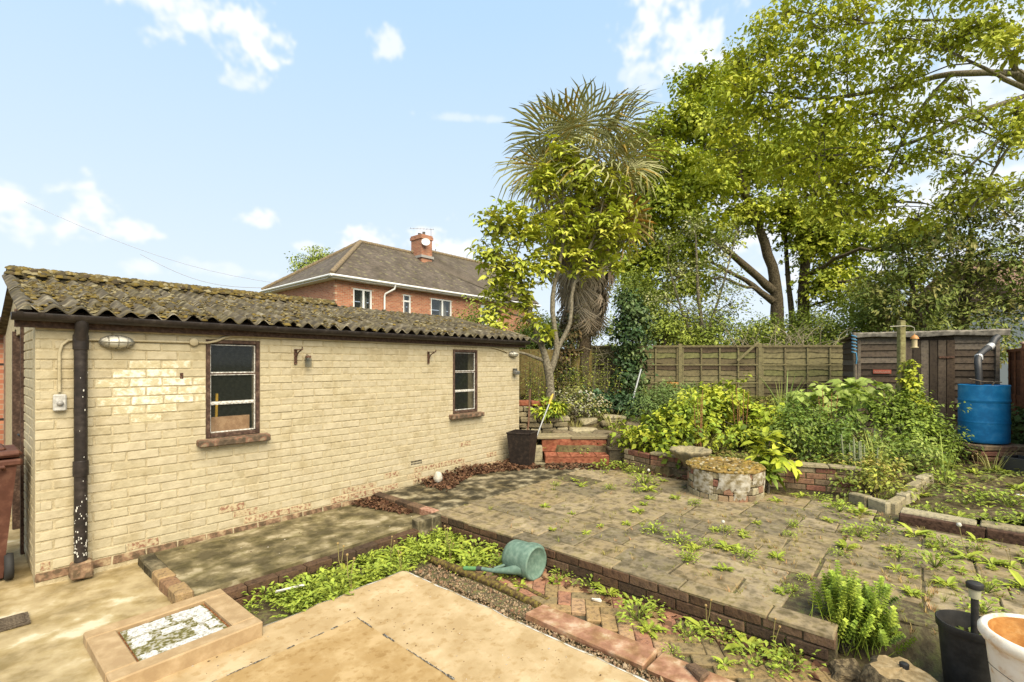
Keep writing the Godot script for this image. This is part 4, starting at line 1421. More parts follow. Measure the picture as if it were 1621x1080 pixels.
	part(pd, "mossy_cap", b, mat("orange_moss", [[0.3, c3(0.12, 0.08, 0.025)], [0.45, c3(0.19, 0.125, 0.035)], [0.6, c3(0.25, 0.165, 0.045)], [0.78, c3(0.30, 0.24, 0.13)]], 0.95, 0.6, 0.8))
	var lump := MB.new()
	lump.use_col = true
	lump.lathe([Vector2(1.0, -0.3), Vector2(0.95, 0.15), Vector2(0.6, 0.62), Vector2(0.01, 0.8)], 7)
	for i in lump.v.size():
		lump.v[i] += rv(0.13)
	var mxf := []
	var mcl := []
	for i in 420:
		var a := rng.randf() * TAU
		var rr := 0.43 * pow(rng.randf(), 0.4)
		var s := rng.randf_range(0.008, 0.026)
		mxf.append(Transform3D(Basis(Vector3.UP, rng.randf() * TAU).scaled(Vector3(s, s * 0.7, s * 1.3)), Vector3(cos(a) * rr, 0.372 - 0.02 * smoothstep(0.38, 0.43, rr), sin(a) * rr)))
		mcl.append(mix_cols([c3(0.22, 0.15, 0.03), c3(0.16, 0.12, 0.03), c3(0.30, 0.19, 0.05), c3(0.12, 0.09, 0.03), c3(0.34, 0.30, 0.2)]))
	copies(pd, "moss", lump, leaf_mat("moss", 0.0, 0.95), mxf, mcl)
	# scalloped stone birdbath bowl beside it
	var bb := thing("birdbath_bowl", "weathered scalloped stone bowl behind the round pedestal", "birdbath", rear(2.38, 0.30, 6.40), 0.3)
	b = MB.new()
	var rows := []
	for p in [Vector2(0.02, 0), Vector2(0.09, 0.0), Vector2(0.10, 0.04), Vector2(0.15, 0.10), Vector2(0.19, 0.17), Vector2(0.215, 0.20), Vector2(0.205, 0.225), Vector2(0.17, 0.215), Vector2(0.13, 0.17), Vector2(0.02, 0.15)]:
		var row := PackedVector3Array()
		for k in 48:
			var a := -TAU * k / 48
			var sc: float = 1.0 + 0.3 * absf(sin(a * 5.0)) * smoothstep(0.03, 0.15, p.y)
			row.append(Vector3(p.x * cos(a) * sc, p.y, p.x * sin(a) * sc))
		rows.append(row)
	b.grid(rows, true)
	part(bb, "bowl", b, stone_m[0])
	# small kerbed planter and terrace kerb on the right
	var pl := thing("small_planter", "small planter edged with pale stone kerbs before the shrubs", "planter")
	var cs := [Vector3(-0.66, 0, -6.62), Vector3(-0.30, 0, -6.36), Vector3(0.0, 0, -7.9)]
	for q in [[0, 1, 2], [1, 2, 4]]:
		var a: Vector3 = cs[q[0]]
		var e: Vector3 = cs[q[1]]
		for k in q[2]:
			var p := a.lerp(e, (k + 0.5) / q[2])
			var ln: float = a.distance_to(e) / q[2]
			b = MB.new()
			b.bbox(Vector3.ZERO, Vector3(ln - 0.012, 0.13, 0.1), 0.012, Basis.IDENTITY, jitter8(0.007))
			var dv := (e - a).normalized()
			part(pl, "kerb_stone", b, stone_m[[0, 2][k % 2]], Transform3D(Basis(dv, Vector3.UP, dv.cross(Vector3.UP)), p + Vector3(0, 0.145 + 0.06 * (k / float(q[2])) * (q[2] - 2), 0)))
	var tk := thing("terrace_kerb", "dark timber kerb holding the weedy terrace by the water butt", "kerb", Vector3(-0.22, 0.07, -6.04), -0.05)
	for k in 3:
		b = MB.new()
		b.bbox(Vector3(0.30 + k * 0.61, 0.055, 0), Vector3(0.6, 0.13, 0.07), 0.01, Basis.IDENTITY, jitter8(0.006))
		part(tk, "plank", b, mat("dark_kerb_wood", [[0.3, c3(0.04, 0.022, 0.014)], [0.6, c3(0.09, 0.05, 0.032)]], 0.9, 0.3, 0.3))
	for k in 3:
		b = MB.new()
		b.bbox(Vector3(0.28 + k * 0.56, 0.125, -0.11), Vector3(0.54, 0.04, 0.16), 0.01, Basis.IDENTITY, jitter8(0.008))
		part(tk, "flat_stone", b, stone_m[[2, 0, 3][k]])
	build_fences()

func build_fences() -> void:
	var fm := []
	for k in 5:
		var c: Color = [c3(0.145, 0.122, 0.068), c3(0.11, 0.09, 0.052), c3(0.165, 0.145, 0.078), c3(0.085, 0.062, 0.04), c3(0.14, 0.138, 0.06)][k]
		fm.append(tinted("weathered_slat_%d" % k, c, 0.95, 0.5, 0.3))
	var y0 := 0.62
	var spans := [[1.75, 3.76], [3.76, 5.48], [5.48, 7.5]]
	for q in spans.size():
		var xa: float = spans[q][0]
		var xb: float = spans[q][1]
		var f := thing("lap_fence", ["weathered waney lap fence panel behind the ivy clad post", "weathered waney lap fence panel in the middle of the rear fence", "weathered waney lap fence panel ending at the dark shed"][q], "fence", rear(xa, y0, 10.9 - (xa - 1.75) * 0.07), TH - 0.07, "waney lap fence panels")
		var w := xb - xa
		for r in 11:
			var b := MB.new()
			var top := PackedVector3Array()
			var bot := PackedVector3Array()
			var bk := PackedVector3Array()
			var bk2 := PackedVector3Array()
			var ph := rng.randf() * 10.0
			for i in 15:
				var x := 0.05 + (w - 0.1) * i / 14.0
				var wv := 0.012 * sin(x * 5.0 + ph) + 0.006 * sin(x * 13.0 + ph * 2.0) + rng.randf_range(-0.004, 0.004)
				top.append(Vector3(x, r * 0.13 + 0.155, 0.0))
				bot.append(Vector3(x, r * 0.13 + wv, 0.022))
				bk.append(Vector3(x, r * 0.13 + wv, 0.010))
				bk2.append(Vector3(x, r * 0.13 + 0.155, -0.009))
			b.grid([bot, top], false)
			b.grid([bk, bot], false)
			b.grid([bk2, bk], false)
			part(f, "slat", b, fm[rng.randi() % 5])
		for k in 5:
			var b := MB.new()
			var x := 0.06 + (w - 0.12) * k / 4.0
			b.bbox(Vector3(x, 0.73, 0.036), Vector3(0.036, 1.44, 0.02), 0.004)
			part(f, "batten", b, fm[[2, 0, 2][k % 3]])
		for y in [0.06, 1.43]:
			var b := MB.new()
			b.bbox(Vector3(w / 2, y, 0.055), Vector3(w - 0.06, 0.045, 0.018), 0.004)
			part(f, "rail", b, fm[0])
		for y in [0.62, 1.02]:
			var b := MB.new()
			b.bbox(Vector3(w / 2, y, 0.051), Vector3(w - 0.06, 0.028, 0.01), 0.003)
			part(f, "rail", b, fm[2])
		var b2 := MB.new()
		b2.bbox(Vector3(w + 0.0, 0.62, 0.02), Vector3(0.085, 1.74, 0.085), 0.008)
		part(f, "post", b2, fm[2])
	# brace nailed to the post
	var b3 := MB.new()
	b3.bbox(Vector3.ZERO, Vector3(0.05, 0.62, 0.03), 0.005, Basis(Vector3(0, 0, 1), -0.85))
	var br := part(self, "fence_brace", b3, fm[2])
	br.transform = Transform3D(Basis(Vector3.UP, TH), rear(5.17, 1.93, 10.52))
	tag(br, "diagonal timber brace leaning against a rear fence post", "brace")
	# upright board fence behind the garage corner
	var vf := thing("board_fence", "yellowish upright board fence behind the small tree", "fence", rear(-1.45, 0.55, 10.85), TH)
	var ym := mat("yellow_boards", [[0.3, c3(0.20, 0.14, 0.05)], [0.55, c3(0.30, 0.22, 0.085)], [0.75, c3(0.34, 0.28, 0.10)]], 0.9, 0.5, 0.2)
	for k in 33:
		var b := MB.new()
		b.bbox(Vector3(k * 0.1, 0.72, 0.006 * (k % 2)), Vector3(0.108, 1.44 + rng.randf_range(-0.01, 0.01), 0.012), 0.003, Basis(Vector3.UP, 0.06))
		part(vf, "board", b, ym)
	for y in [0.25, 1.25]:
		var b := MB.new()
		b.bbox(Vector3(1.6, y, -0.04), Vector3(3.4, 0.07, 0.05), 0.005)
		part(vf, "rail", b, ym)
	# red-brown fence on the right boundary
	var rm := []
	for k in 3:
		var c: Color = [c3(0.16, 0.062, 0.032), c3(0.125, 0.05, 0.028), c3(0.20, 0.08, 0.04)][k]
		rm.append(tinted("red_stain_%d" % k, c, 0.9, 0.4, 0.25))
	var a := rear(8.22, 0.2, 7.95)
	var e := rear(6.75, 0.2, 6.0)
	var dv := e - a
	var ln := dv.length()
	dv = dv.normalized()
	var turn := atan2(-dv.z, dv.x)
	var n := 2
	for q in n:
		var f := thing("stained_fence", ["red brown stained lap fence panel behind the water butt", "red brown stained lap fence panel nearest the terrace kerb"][q], "fence", a + dv * ln * q / n, turn, "red brown fence panels")
		var w := ln / n
		for r in 12:
			var b := MB.new()
			b.bbox(Vector3(w / 2, 0.09 + r * 0.135, 0.0), Vector3(w - 0.08, 0.15, 0.012), 0.003, Basis(Vector3(1, 0, 0), 0.09))
			part(f, "slat", b, rm[rng.randi() % 3])
		for k in 3:
			for s in [-1, 1]:
				var b := MB.new()
				b.bbox(Vector3(0.2 + (w - 0.4) * k / 2.0, 0.84, s * 0.022), Vector3(0.035, 1.64, 0.018), 0.004)
				part(f, "batten", b, rm[2])
		for s in [-1, 1]:
			var b := MB.new()
			b.bbox(Vector3(w / 2, 1.67, s * 0.02), Vector3(w - 0.08, 0.05, 0.02), 0.004)
			part(f, "rail", b, rm[2])
		var b2 := MB.new()
		b2.bbox(Vector3(w, 0.84, 0.0), Vector3(0.1, 1.8, 0.1), 0.008)
		var po := part(f, "post", b2, rm[2])
		b2 = MB.new()
		b2.bbox(Vector3(w, 1.76, 0), Vector3(0.13, 0.04, 0.13), 0.012)
		part(po, "post_cap", b2, mat("pink_cap", [[0.3, c3(0.35, 0.2, 0.15)], [0.7, c3(0.45, 0.3, 0.23)]], 0.8))

# ------------------------------------------------------------------ shed and water butt
func build_shed() -> void:
	var wm := []
	for k in 5:
		var c: Color = [c3(0.075, 0.055, 0.041), c3(0.055, 0.041, 0.031), c3(0.10, 0.076, 0.058), c3(0.08, 0.056, 0.04), c3(0.145, 0.118, 0.095)][k]
		wm.append(tinted("shed_board_%d" % k, c, 0.9, 0.35, 0.3))
	var o := rear(6.19, 0.22, 8.6)
	var dv := (rear(7.88, 0, 7.77) - rear(6.19, 0, 8.6)).normalized()
	var turn := atan2(-dv.z, dv.x)
	var s := thing("garden_shed", "dark weathered clapboard shed with flat felt roof", "shed", o, turn)
	# local: x along front, z out of the front, y up
	var W := 1.9
	var D := 1.45
	var H := 1.92
	var b := MB.new()
	b.box(Vector3(W / 2, H / 2, -0.03), Vector3(W - 0.02, H, 0.03))
	b.box(Vector3(0.03, H / 2 - 0.03, -D / 2), Vector3(0.03, H - 0.1, D - 0.06))
	b.box(Vector3(W - 0.03, H / 2 - 0.03, -D / 2), Vector3(0.03, H - 0.1, D - 0.06))
	b.box(Vector3(W / 2, H / 2 - 0.06, -D + 0.02), Vector3(W - 0.08, H - 0.12, 0.03))
	part(s, "frame", b, wm[1])
	for sec in [[0.0, 0.66], [1.33, 1.88]]:
		for r in 17:
			b = MB.new()
			var xa: float = sec[0]
			var xb: float = sec[1]
			b.bbox(Vector3((xa + xb) / 2, 0.06 + r * 0.112, 0.0), Vector3(xb - xa, 0.135, 0.014), 0.003, Basis(Vector3(1, 0, 0), -0.19 + rng.randf_range(-0.03, 0.03)) * Basis(Vector3(0, 0, 1), rng.randf_range(-0.008, 0.008)), jitter8(0.003))
			part(s, "clapboard", b, wm[rng.randi() % 5])
	for r in 17:
		b = MB.new()
		b.bbox(Vector3(0.0, 0.06 + r * 0.109, -D / 2), Vector3(0.014, 0.135, D - 0.04), 0.003, Basis(Vector3(0, 0, 1), -0.13), jitter8(0.003))
		part(s, "clapboard", b, wm[rng.randi() % 5])
	# plank door
	var dr := Node3D.new()
	dr.name = "door"
	s.add_child(dr)
	for k in 6:
		b = MB.new()
		b.bbox(Vector3(0.722 + k * 0.111, 0.93, 0.012 + 0.006 * (k % 2)), Vector3(0.104, 1.82, 0.02), 0.004, Basis(Vector3(0, 0, 1), rng.randf_range(-0.004, 0.004)), jitter8(0.003))
		part(dr, "plank", b, wm[[2, 1, 4, 1, 2, 3][k]])
	for y in [0.35, 1.55]:
		b = MB.new()
		b.bbox(Vector3(1.22, y, 0.04), Vector3(0.2, 0.035, 0.008), 0.002)
		part(dr, "hinge", b, M["rusty_iron"])
	b = MB.new()
	b.bbox(Vector3(0.665, 0.95, 0.02), Vector3(0.05, 1.86, 0.03), 0.004)
	b.bbox(Vector3(1.86, 0.93, 0.02), Vector3(0.05, 1.86, 0.04), 0.004)
	b.bbox(Vector3(0.02, 0.93, 0.02), Vector3(0.05, 1.86, 0.04), 0.004)
	part(s, "corner_trim", b, wm[4])
	# felt roof with a rolled front edge
	b = MB.new()
	var rows := []
	for j in 9:
		var row := PackedVector3Array()
		for i in 13:
			var x := -0.06 + (W + 0.14) * i / 12.0
			var z := 0.12 - (D + 0.2) * maxf(0.0, j - 2) / 6.0
			var y := H + 0.075 - 0.1 * maxf(0.0, j - 2) / 6.0 + rng.randf_range(-0.005, 0.005)
			if j == 0: y -= 0.09; z -= 0.012
			if j == 1: y -= 0.03; z += 0.004
			row.append(Vector3(x, y + 0.012 * sin(x * 6.0) * (1 if j == 0 else 0), z))
		rows.append(row)
	b.grid(rows)
	part(s, "felt_roof", b, mat("roof_felt", [[0.3, c3(0.10, 0.09, 0.075)], [0.5, c3(0.20, 0.18, 0.15)], [0.7, c3(0.30, 0.27, 0.22)]], 0.9, 0.6, 0.3))
	b = MB.new()
	b.box(Vector3(W / 2, H + 0.02, 0.06), Vector3(W + 0.1, 0.07, 0.02))
	b.box(Vector3(W / 2, H + 0.01, -D / 2), Vector3(W + 0.08, 0.03, D + 0.1))
	part(s, "roof_board", b, wm[3])
	# name plaque with raised pale letters
	b = MB.new()
	b.bbox(Vector3(0.35, 1.30, 0.03), Vector3(0.26, 0.07, 0.012), 0.004)
	var plq := part(s, "name_plaque", b, plain("plaque_red", c3(0.30, 0.07, 0.04), 0.7))
	b = MB.new()
	for k in 8:
		var x := 0.25 + k * 0.028
		b.tube([Vector3(x - 0.008, 1.28, 0.038), Vector3(x - 0.004 + 0.004 * (k % 3), 1.318, 0.038), Vector3(x + 0.008, 1.283, 0.038)], [0.003], 4)
	part(plq, "lettering", b, plain("plaque_letters", c3(0.5, 0.36, 0.28), 0.7))
	# pole with blue cord at the shed corner
	var pole := thing("clothes_pole", "grey wooden pole tied with blue cord at the shed corner", "pole", rear(5.86, 0.22, 8.2))
	b = MB.new()
	b.tube([Vector3(0, 0, 0), Vector3(0.01, 1.0, 0.01), Vector3(-0.015, 1.98, 0)], [0.034, 0.03, 0.024], 8)
	part(pole, "shaft", b, wm[4])
	b = MB.new()
	var pts := []
	for i in 40:
		var a := i * 0.9
		pts.append(Vector3(-0.012 + cos(a) * 0.032, 1.62 + i * 0.008, sin(a) * 0.032))
	b.tube(pts, [0.012], 5)
	b.tube([Vector3(0.02, 1.62, 0.03), Vector3(0.03, 1.52, 0.035), Vector3(0.02, 1.44, 0.03)], [0.01], 5)
	part(pole, "blue_cord", b, plain("blue_cord", c3(0.06, 0.20, 0.34), 0.8))
	# feeder post before the shed door
	var fp := thing("feeder_post", "mossy square timber post with wire arm and bird feeder", "post", rear(5.96, 0.3, 7.35))
	b = MB.new()
	b.bbox(Vector3(0, 1.0, 0), Vector3(0.085, 2.04, 0.085), 0.008, Basis(Vector3.UP, TH), jitter8(0.003))
	part(fp, "post", b, mat("green_post", [[0.3, c3(0.14, 0.12, 0.055)], [0.55, c3(0.22, 0.20, 0.085)], [0.75, c3(0.27, 0.26, 0.12)]], 0.9, 0.3, 0.3))
	b = MB.new()
	b.tube([-RX * 0.17 + Vector3(0, 1.93, 0), Vector3(0, 1.935, 0.0) + FX * -0.05, RX * 0.15 + Vector3(0, 1.935, 0), RX * 0.2 + Vector3(0, 1.91, 0), RX * 0.205 + Vector3(0, 1.82, 0)], [0.006], 6)
	part(fp, "wire_arm", b, plain("pale_wire", c3(0.4, 0.38, 0.3), 0.5, 0.3))
	var fd := thing("bird_feeder", "small orange topped bird feeder hanging from the wire arm", "bird feeder", rear(5.96, 0.3, 7.35) + RX * 0.205 + Vector3(0, 1.60, 0))
	b = MB.new()
	b.lathe([Vector2(0.001, 0.0), Vector2(0.05, 0.0), Vector2(0.05, 0.015), Vector2(0.034, 0.02), Vector2(0.034, 0.14)], 14)
	part(fd, "seed_tube", b, plain("seed_tube", c3(0.45, 0.36, 0.2), 0.4))
	b = MB.new()
	b.lathe([Vector2(0.055, 0.14), Vector2(0.05, 0.16), Vector2(0.03, 0.19), Vector2(0.006, 0.2), Vector2(0.004, 0.225)], 14)
	part(fd, "lid", b, plain("feeder_orange", c3(0.45, 0.2, 0.05), 0.5))
	# water butt on a brick plinth
	var bp := thing("brick_plinth", "rough brick plinth carrying the blue water butt", "plinth", rear(6.82, 0.22, 6.94), TH)
	var om := [M["old_brick_0"], M["old_brick_2"], M["old_brick_1"], M["old_brick_4"]]
	for r in 4:
		for k in 3:
			for q in 3:
				b = MB.new()
				b.bbox(Vector3.ZERO, Vector3(0.22, 0.068, 0.21), 0.01, Basis.IDENTITY, jitter8(0.007))
				part(bp, "brick", b, om[rng.randi() % 4], Transform3D(Basis(Vector3.UP, rng.randf_range(-0.06, 0.06)), Vector3(-0.24 + k * 0.235 + 0.04 * (r % 2), 0.038 + r * 0.076, -0.24 + q * 0.235)))
	var wb := thing("water_butt", "cut down bright blue plastic drum used as water butt", "water butt", rear(6.82, 0.532, 6.94))
	var blue := mat("blue_plastic", [[0.3, c3(0.012, 0.15, 0.36)], [0.55, c3(0.015, 0.19, 0.44)], [0.75, c3(0.04, 0.23, 0.47)]], 0.4, 0.8, 0.05)
	b = MB.new()
	var R := 0.275
	b.lathe([Vector2(0.001, 0), Vector2(R * 0.93, 0), Vector2(R * 0.985, 0.015), Vector2(R, 0.05), Vector2(R, 0.27), Vector2(R * 1.022, 0.285), Vector2(R * 1.022, 0.305), Vector2(R, 0.32), Vector2(R, 0.565), Vector2(R * 0.985, 0.575), Vector2(R * 1.022, 0.59), Vector2(R * 1.022, 0.615), Vector2(R, 0.63), Vector2(R, 0.80), Vector2(R * 1.01, 0.815), Vector2(R * 1.005, 0.825), Vector2(R * 0.965, 0.825), Vector2(R * 0.96, 0.6), Vector2(R * 0.95, 0.05), Vector2(0.001, 0.04)], 48)
	part(wb, "drum", b, blue)
	for q in [[-0.62, 0.10], [-0.62, 0.145], [-0.62, 0.19], [-0.2, 0.12], [-0.2, 0.19]]:
		b = MB.new()
		for k in 5:
			var a: float = q[0] + k * 0.045 + PI + TH + 0.2
			b.bbox(Vector3(sin(a) * R * 1.0, q[1], cos(a) * R * 1.0), Vector3(0.018, 0.012, 0.008), 0.003, Basis(Vector3.UP, a))
		part(wb, "moulded_mark", b, blue)
	# downpipe from the shed roof into the butt
	var dpz := thing("shed_downpipe", "black hose with silver joint tape from shed roof to water butt", "pipe", rear(6.9, 0.22, 7.1))
	b = MB.new()
	var q0 := rear(0.62, 1.86, 0.33)
	var q1 := rear(0.45, 1.72, 0.26)
	var q2 := rear(0.12, 1.56, 0.12)
	var q3 := rear(0.02, 1.36, 0.02)
	var q4 := rear(0.0, 1.1, -0.02)
	b.tube([q0, rear(0.55, 1.82, 0.31), q1, rear(0.24, 1.63, 0.17), q2, rear(0.04, 1.47, 0.05), q3, q4], [0.045], 10)
	part(dpz, "hose", b, plain("black_hose", c3(0.025, 0.025, 0.026), 0.5))
	b = MB.new()
	b.tube([q1, q1.lerp(q2, 0.25)], [0.05], 10)
	b.tube([q2, q2.lerp(q3, 0.35)], [0.05], 10)
	part(dpz, "silver_tape", b, plain("silver_tape", c3(0.5, 0.5, 0.5), 0.4, 0.4))
	b = MB.new()
	b.tube([rear(-0.25, 1.22, -0.12), rear(-0.08, 1.18, -0.14), rear(0.22, 1.17, -0.12)], [0.008], 5)
	b.tube([rear(-0.12, 1.19, -0.14), rear(-0.1, 1.1, -0.13), rear(-0.02, 0.99, -0.1)], [0.012], 5)
	b.tube([rear(0.1, 1.18, -0.14), rear(0.06, 1.08, -0.12), rear(-0.02, 0.99, -0.1)], [0.012], 5)
	var tw := part(self, "forked_twig", b, wm[4])
	tw.position = rear(6.9, 0.22, 7.1)
	tag(tw, "forked twig propping the hose above the water butt", "twig")
	# dark crate below
	var cr := thing("black_crate", "black plastic crate on the ground beside the brick plinth", "crate", rear(6.75, 0.2, 6.35), TH + 0.3)
	b = MB.new()
	for sx in [-1, 1]:
		b.bbox(Vector3(sx * 0.16, 0.11, 0), Vector3(0.015, 0.22, 0.26), 0.004)
		b.bbox(Vector3(0, 0.11, sx * 0.125), Vector3(0.305, 0.22, 0.015), 0.004)
	b.box(Vector3(0, 0.02, 0), Vector3(0.3, 0.015, 0.24))
	part(cr, "body", b, plain("crate_black", c3(0.03, 0.028, 0.026), 0.6))

# ------------------------------------------------------------------ the house behind
func brick_picture() -> ImageTexture:
	var im := Image.create(256, 192, false, Image.FORMAT_RGB8)
	var r := RandomNumberGenerator.new()
	r.seed = 5
	im.fill(lin(0.34, 0.25, 0.17))
	for row in 12:
		var off := 0 if row % 2 == 0 else 16
		for k in 9:
			var t := r.randf()
			var c := Color(0.31, 0.105, 0.055).lerp(Color(0.43, 0.185, 0.10), t) * r.randf_range(0.8, 1.12)
			for xx in 29:
				for yy in 13:
					im.set_pixel(posmod(k * 32 - off + xx, 256), row * 16 + yy, c.linear_to_srgb())
	return ImageTexture.create_from_image(im)

func tile_picture() -> ImageTexture:
	var im := Image.create(512, 512, false, Image.FORMAT_RGB8)
	var r := RandomNumberGenerator.new()
	r.seed = 6
	for row in 32:
		for k in 20:
			var c := Color(0.085, 0.068, 0.05).lerp(Color(0.13, 0.103, 0.077), r.randf())
			if r.randf() < 0.07: c = Color(0.17, 0.15, 0.08)
			for xx in 26:
				for yy in 16:
					var e := 0.5 if yy > 13 or xx == 0 else 1.0
					im.set_pixel(posmod(k * 26 + xx + (13 if row % 2 else 0), 512), row * 16 + yy, (c * e).linear_to_srgb())
	return ImageTexture.create_from_image(im)

func build_house() -> void:
	var h := thing("brick_house", "red brick two storey house with hipped tile roof behind the garage", "house")
	var brick := StandardMaterial3D.new()
	brick.albedo_texture = brick_picture()
	brick.uv1_triplanar = true
	brick.uv1_world_triplanar = true
	brick.uv1_scale = Vector3(1 / 1.8, 1 / 0.9, 1 / 1.8)
	brick.roughness = 0.9
	M["house_brick"] = brick
	var tile := StandardMaterial3D.new()
	tile.albedo_texture = tile_picture()
	tile.roughness = 0.95
	tile.detail_enabled = true
	tile.detail_blend_mode = BaseMaterial3D.BLEND_MODE_MUL
	tile.detail_uv_layer = BaseMaterial3D.DETAIL_UV_2
	tile.detail_albedo = noise_tex(0.012, [[0.3, lin(0.62, 0.60, 0.52)], [0.6, Color.WHITE]], 5, FastNoiseLite.TYPE_SIMPLEX_SMOOTH, 5)
	tile.uv2_triplanar = true
	tile.uv2_world_triplanar = true
	tile.uv2_scale = Vector3.ONE / 6.0
	var white := plain("white_upvc", c3(0.72, 0.72, 0.70), 0.4)
	var X := -19.1
	var Z := -10.5
	var XW := -25.1
	var ZE := -24.0
	var EY := 5.28
	# walls: facade towards the garden made round its windows
	var wins := [[-11.36, -12.30, 3.95, 5.02], [-14.02, -14.47, 3.95, 5.04], [-15.72, -17.13, 3.7, 5.04], [-19.3, -20.7, 3.95, 5.04]]
	var b := MB.new()
	var zz := Z
	for w in wins:
		b.box(Vector3(X - 0.14, EY / 2 - 0.15, (zz + w[0]) / 2), Vector3(0.28, EY + 0.3, zz - w[0]))
		b.box(Vector3(X - 0.14, w[2] / 2 - 0.15, (w[0] + w[1]) / 2), Vector3(0.28, w[2] + 0.3, w[0] - w[1]))
		b.box(Vector3(X - 0.14, (w[3] + EY) / 2, (w[0] + w[1]) / 2), Vector3(0.28, EY - w[3], w[0] - w[1]))
		zz = w[1]
	b.box(Vector3(X - 0.14, EY / 2 - 0.15, (zz + ZE) / 2), Vector3(0.28, EY + 0.3, zz - ZE))
	b.box(Vector3((X + XW) / 2 - 0.14, EY / 2 - 0.15, Z - 0.14), Vector3(X - XW - 0.28, EY + 0.3, 0.28))
	b.box(Vector3(XW - 0.14, EY / 2 - 0.15, (Z + ZE) / 2), Vector3(0.28, EY + 0.3, Z - ZE))
	b.box(Vector3((X + XW) / 2 - 0.14, EY / 2 - 0.15, ZE + 0.14), Vector3(X - XW - 0.28, EY + 0.3, 0.28))
	part(h, "wall", b, brick)
	b = MB.new()
	b.box(Vector3((X + XW) / 2 - 0.14, 2.6, (Z + ZE) / 2), Vector3(X - XW - 0.6, 0.1, Z - ZE - 0.6))
	part(h, "upper_floor", b, plain("room_grey", c3(0.25, 0.23, 0.2), 0.9))
	# pale quoin bricks at the corner and beside windows
	var cream := plain("pale_brick", c3(0.48, 0.34, 0.22), 0.9)
	b = MB.new()
	for k in 34:
		if k % 2 == 0:
			b.box(Vector3(X - 0.05, 0.2 + k * 0.15, Z - 0.05), Vector3(0.11, 0.075, 0.11))
			for w in wins:
				if 0.2 + k * 0.15 > w[2]:
					b.box(Vector3(X - 0.03, 0.2 + k * 0.15, w[0] + 0.045), Vector3(0.07, 0.075, 0.09))
					b.box(Vector3(X - 0.03, 0.2 + k * 0.15, w[1] - 0.045), Vector3(0.07, 0.075, 0.09))
	part(h, "quoin_bricks", b, cream)
	var curtain := plain("net_curtain", c3(0.5, 0.5, 0.46), 0.9)
	var gl := StandardMaterial3D.new()
	gl.transparency = BaseMaterial3D.TRANSPARENCY_ALPHA
	gl.albedo_color = Color(0.25, 0.28, 0.28, 0.25)
	gl.roughness = 0.03
	var wi := 0
	for w in wins:
		var win := Node3D.new()
		win.name = "window"
		h.add_child(win, true)
		var zc: float = (w[0] + w[1]) / 2
		var yc: float = (w[2] + w[3]) / 2
		var ww: float = w[0] - w[1]
		var hh: float = w[3] - w[2]
		b = MB.new()
		for s in [-1, 1]:
			b.box(Vector3(X - 0.06, yc, zc + s * (ww / 2 - 0.035)), Vector3(0.08, hh, 0.07))
			b.box(Vector3(X - 0.06, yc + s * (hh / 2 - 0.035), zc), Vector3(0.078, 0.07, ww - 0.14))
		if ww > 0.7:
			b.box(Vector3(X - 0.06, yc, zc - 0.06 * ww), Vector3(0.082, hh - 0.14, 0.09))
		else:
			b.box(Vector3(X - 0.06, w[2] + hh * 0.7, zc), Vector3(0.082, 0.08, ww - 0.14))
		part(win, "frame", b, white)
		var splits := [[-0.5, -0.06], [-0.06, 0.5]] if ww > 0.7 else [[-0.5, 0.5]]
		for q in splits:
			b = MB.new()
			b.box(Vector3(X - 0.07, yc, zc + ww * (q[0] + q[1]) / 2), Vector3(0.006, hh - 0.1, ww * (q[1] - q[0]) - 0.09))
			part(win, "pane", b, gl)
		b = MB.new()
		b.box(Vector3(X - 0.4, yc, zc - ww * 0.3), Vector3(0.02, hh, ww * 0.35))
		part(win, "curtain", b, curtain)
		b = MB.new()
		b.bbox(Vector3(X + 0.02, w[2] - 0.03, zc), Vector3(0.14, 0.05, ww + 0.1), 0.006)
		part(win, "sill", b, white)
		wi += 1
	# roof planes with tile courses
	var ov := 0.34
	var ex := X + ov
	var wx := XW - ov - 0.28
	var ez := Z + ov
	var ey := 5.42
	var rx := (ex + wx) / 2
	var half := (ex - wx) / 2
	var ry := ey + half * 0.74
	var z1 := ez - half
	var zf := ZE - ov
	b = MB.new()
	b.use_uv = true
	var sl := sqrt(half * half + (ry - ey) * (ry - ey)) / 3.2
	b.quad_uv(Vector3(ex, ey, ez), Vector3(ex, ey, zf), Vector3(rx, ry, zf), Vector3(rx, ry, z1), Vector2(0, sl), Vector2((ez - zf) / 3.2, sl), Vector2((ez - zf) / 3.2, 0), Vector2(half / 3.2, 0))
	b.quad_uv(Vector3(wx, ey, zf), Vector3(wx, ey, ez), Vector3(rx, ry, z1), Vector3(rx, ry, zf), Vector2(0, sl), Vector2((ez - zf) / 3.2, sl), Vector2((ez - zf) / 3.2, 0), Vector2(half / 3.2, 0))
	b.quad_uv(Vector3(wx, ey, ez), Vector3(ex, ey, ez), Vector3(rx + 0.001, ry, z1), Vector3(rx - 0.001, ry, z1), Vector2(0, sl), Vector2(2 * half / 3.2, sl), Vector2(half / 3.2, 0), Vector2(half / 3.2, 0))
	var roof := part(h, "roof", b, tile)
	# a slightly higher second roof from the chimney on
	b = MB.new()
	b.use_uv = true
	var dx := 0.35
	var z2 := z1 - 3.9
	var ry2 := ry + 0.32
	b.quad_uv(Vector3(ex - 0.02, ey + 0.09, z2 - half - 0.6), Vector3(ex - 0.02, ey + 0.09, zf), Vector3(rx, ry2, zf), Vector3(rx, ry2, z2), Vector2(0, sl), Vector2(5, sl), Vector2(5, 0), Vector2(1, 0))
	b.quad_uv(Vector3(wx, ey + 0.09, zf), Vector3(wx, ey + 0.09, z2 - half - 0.6), Vector3(rx, ry2, z2), Vector3(rx, ry2, zf), Vector2(0, sl), Vector2(5, sl), Vector2(5, 0), Vector2(1, 0))
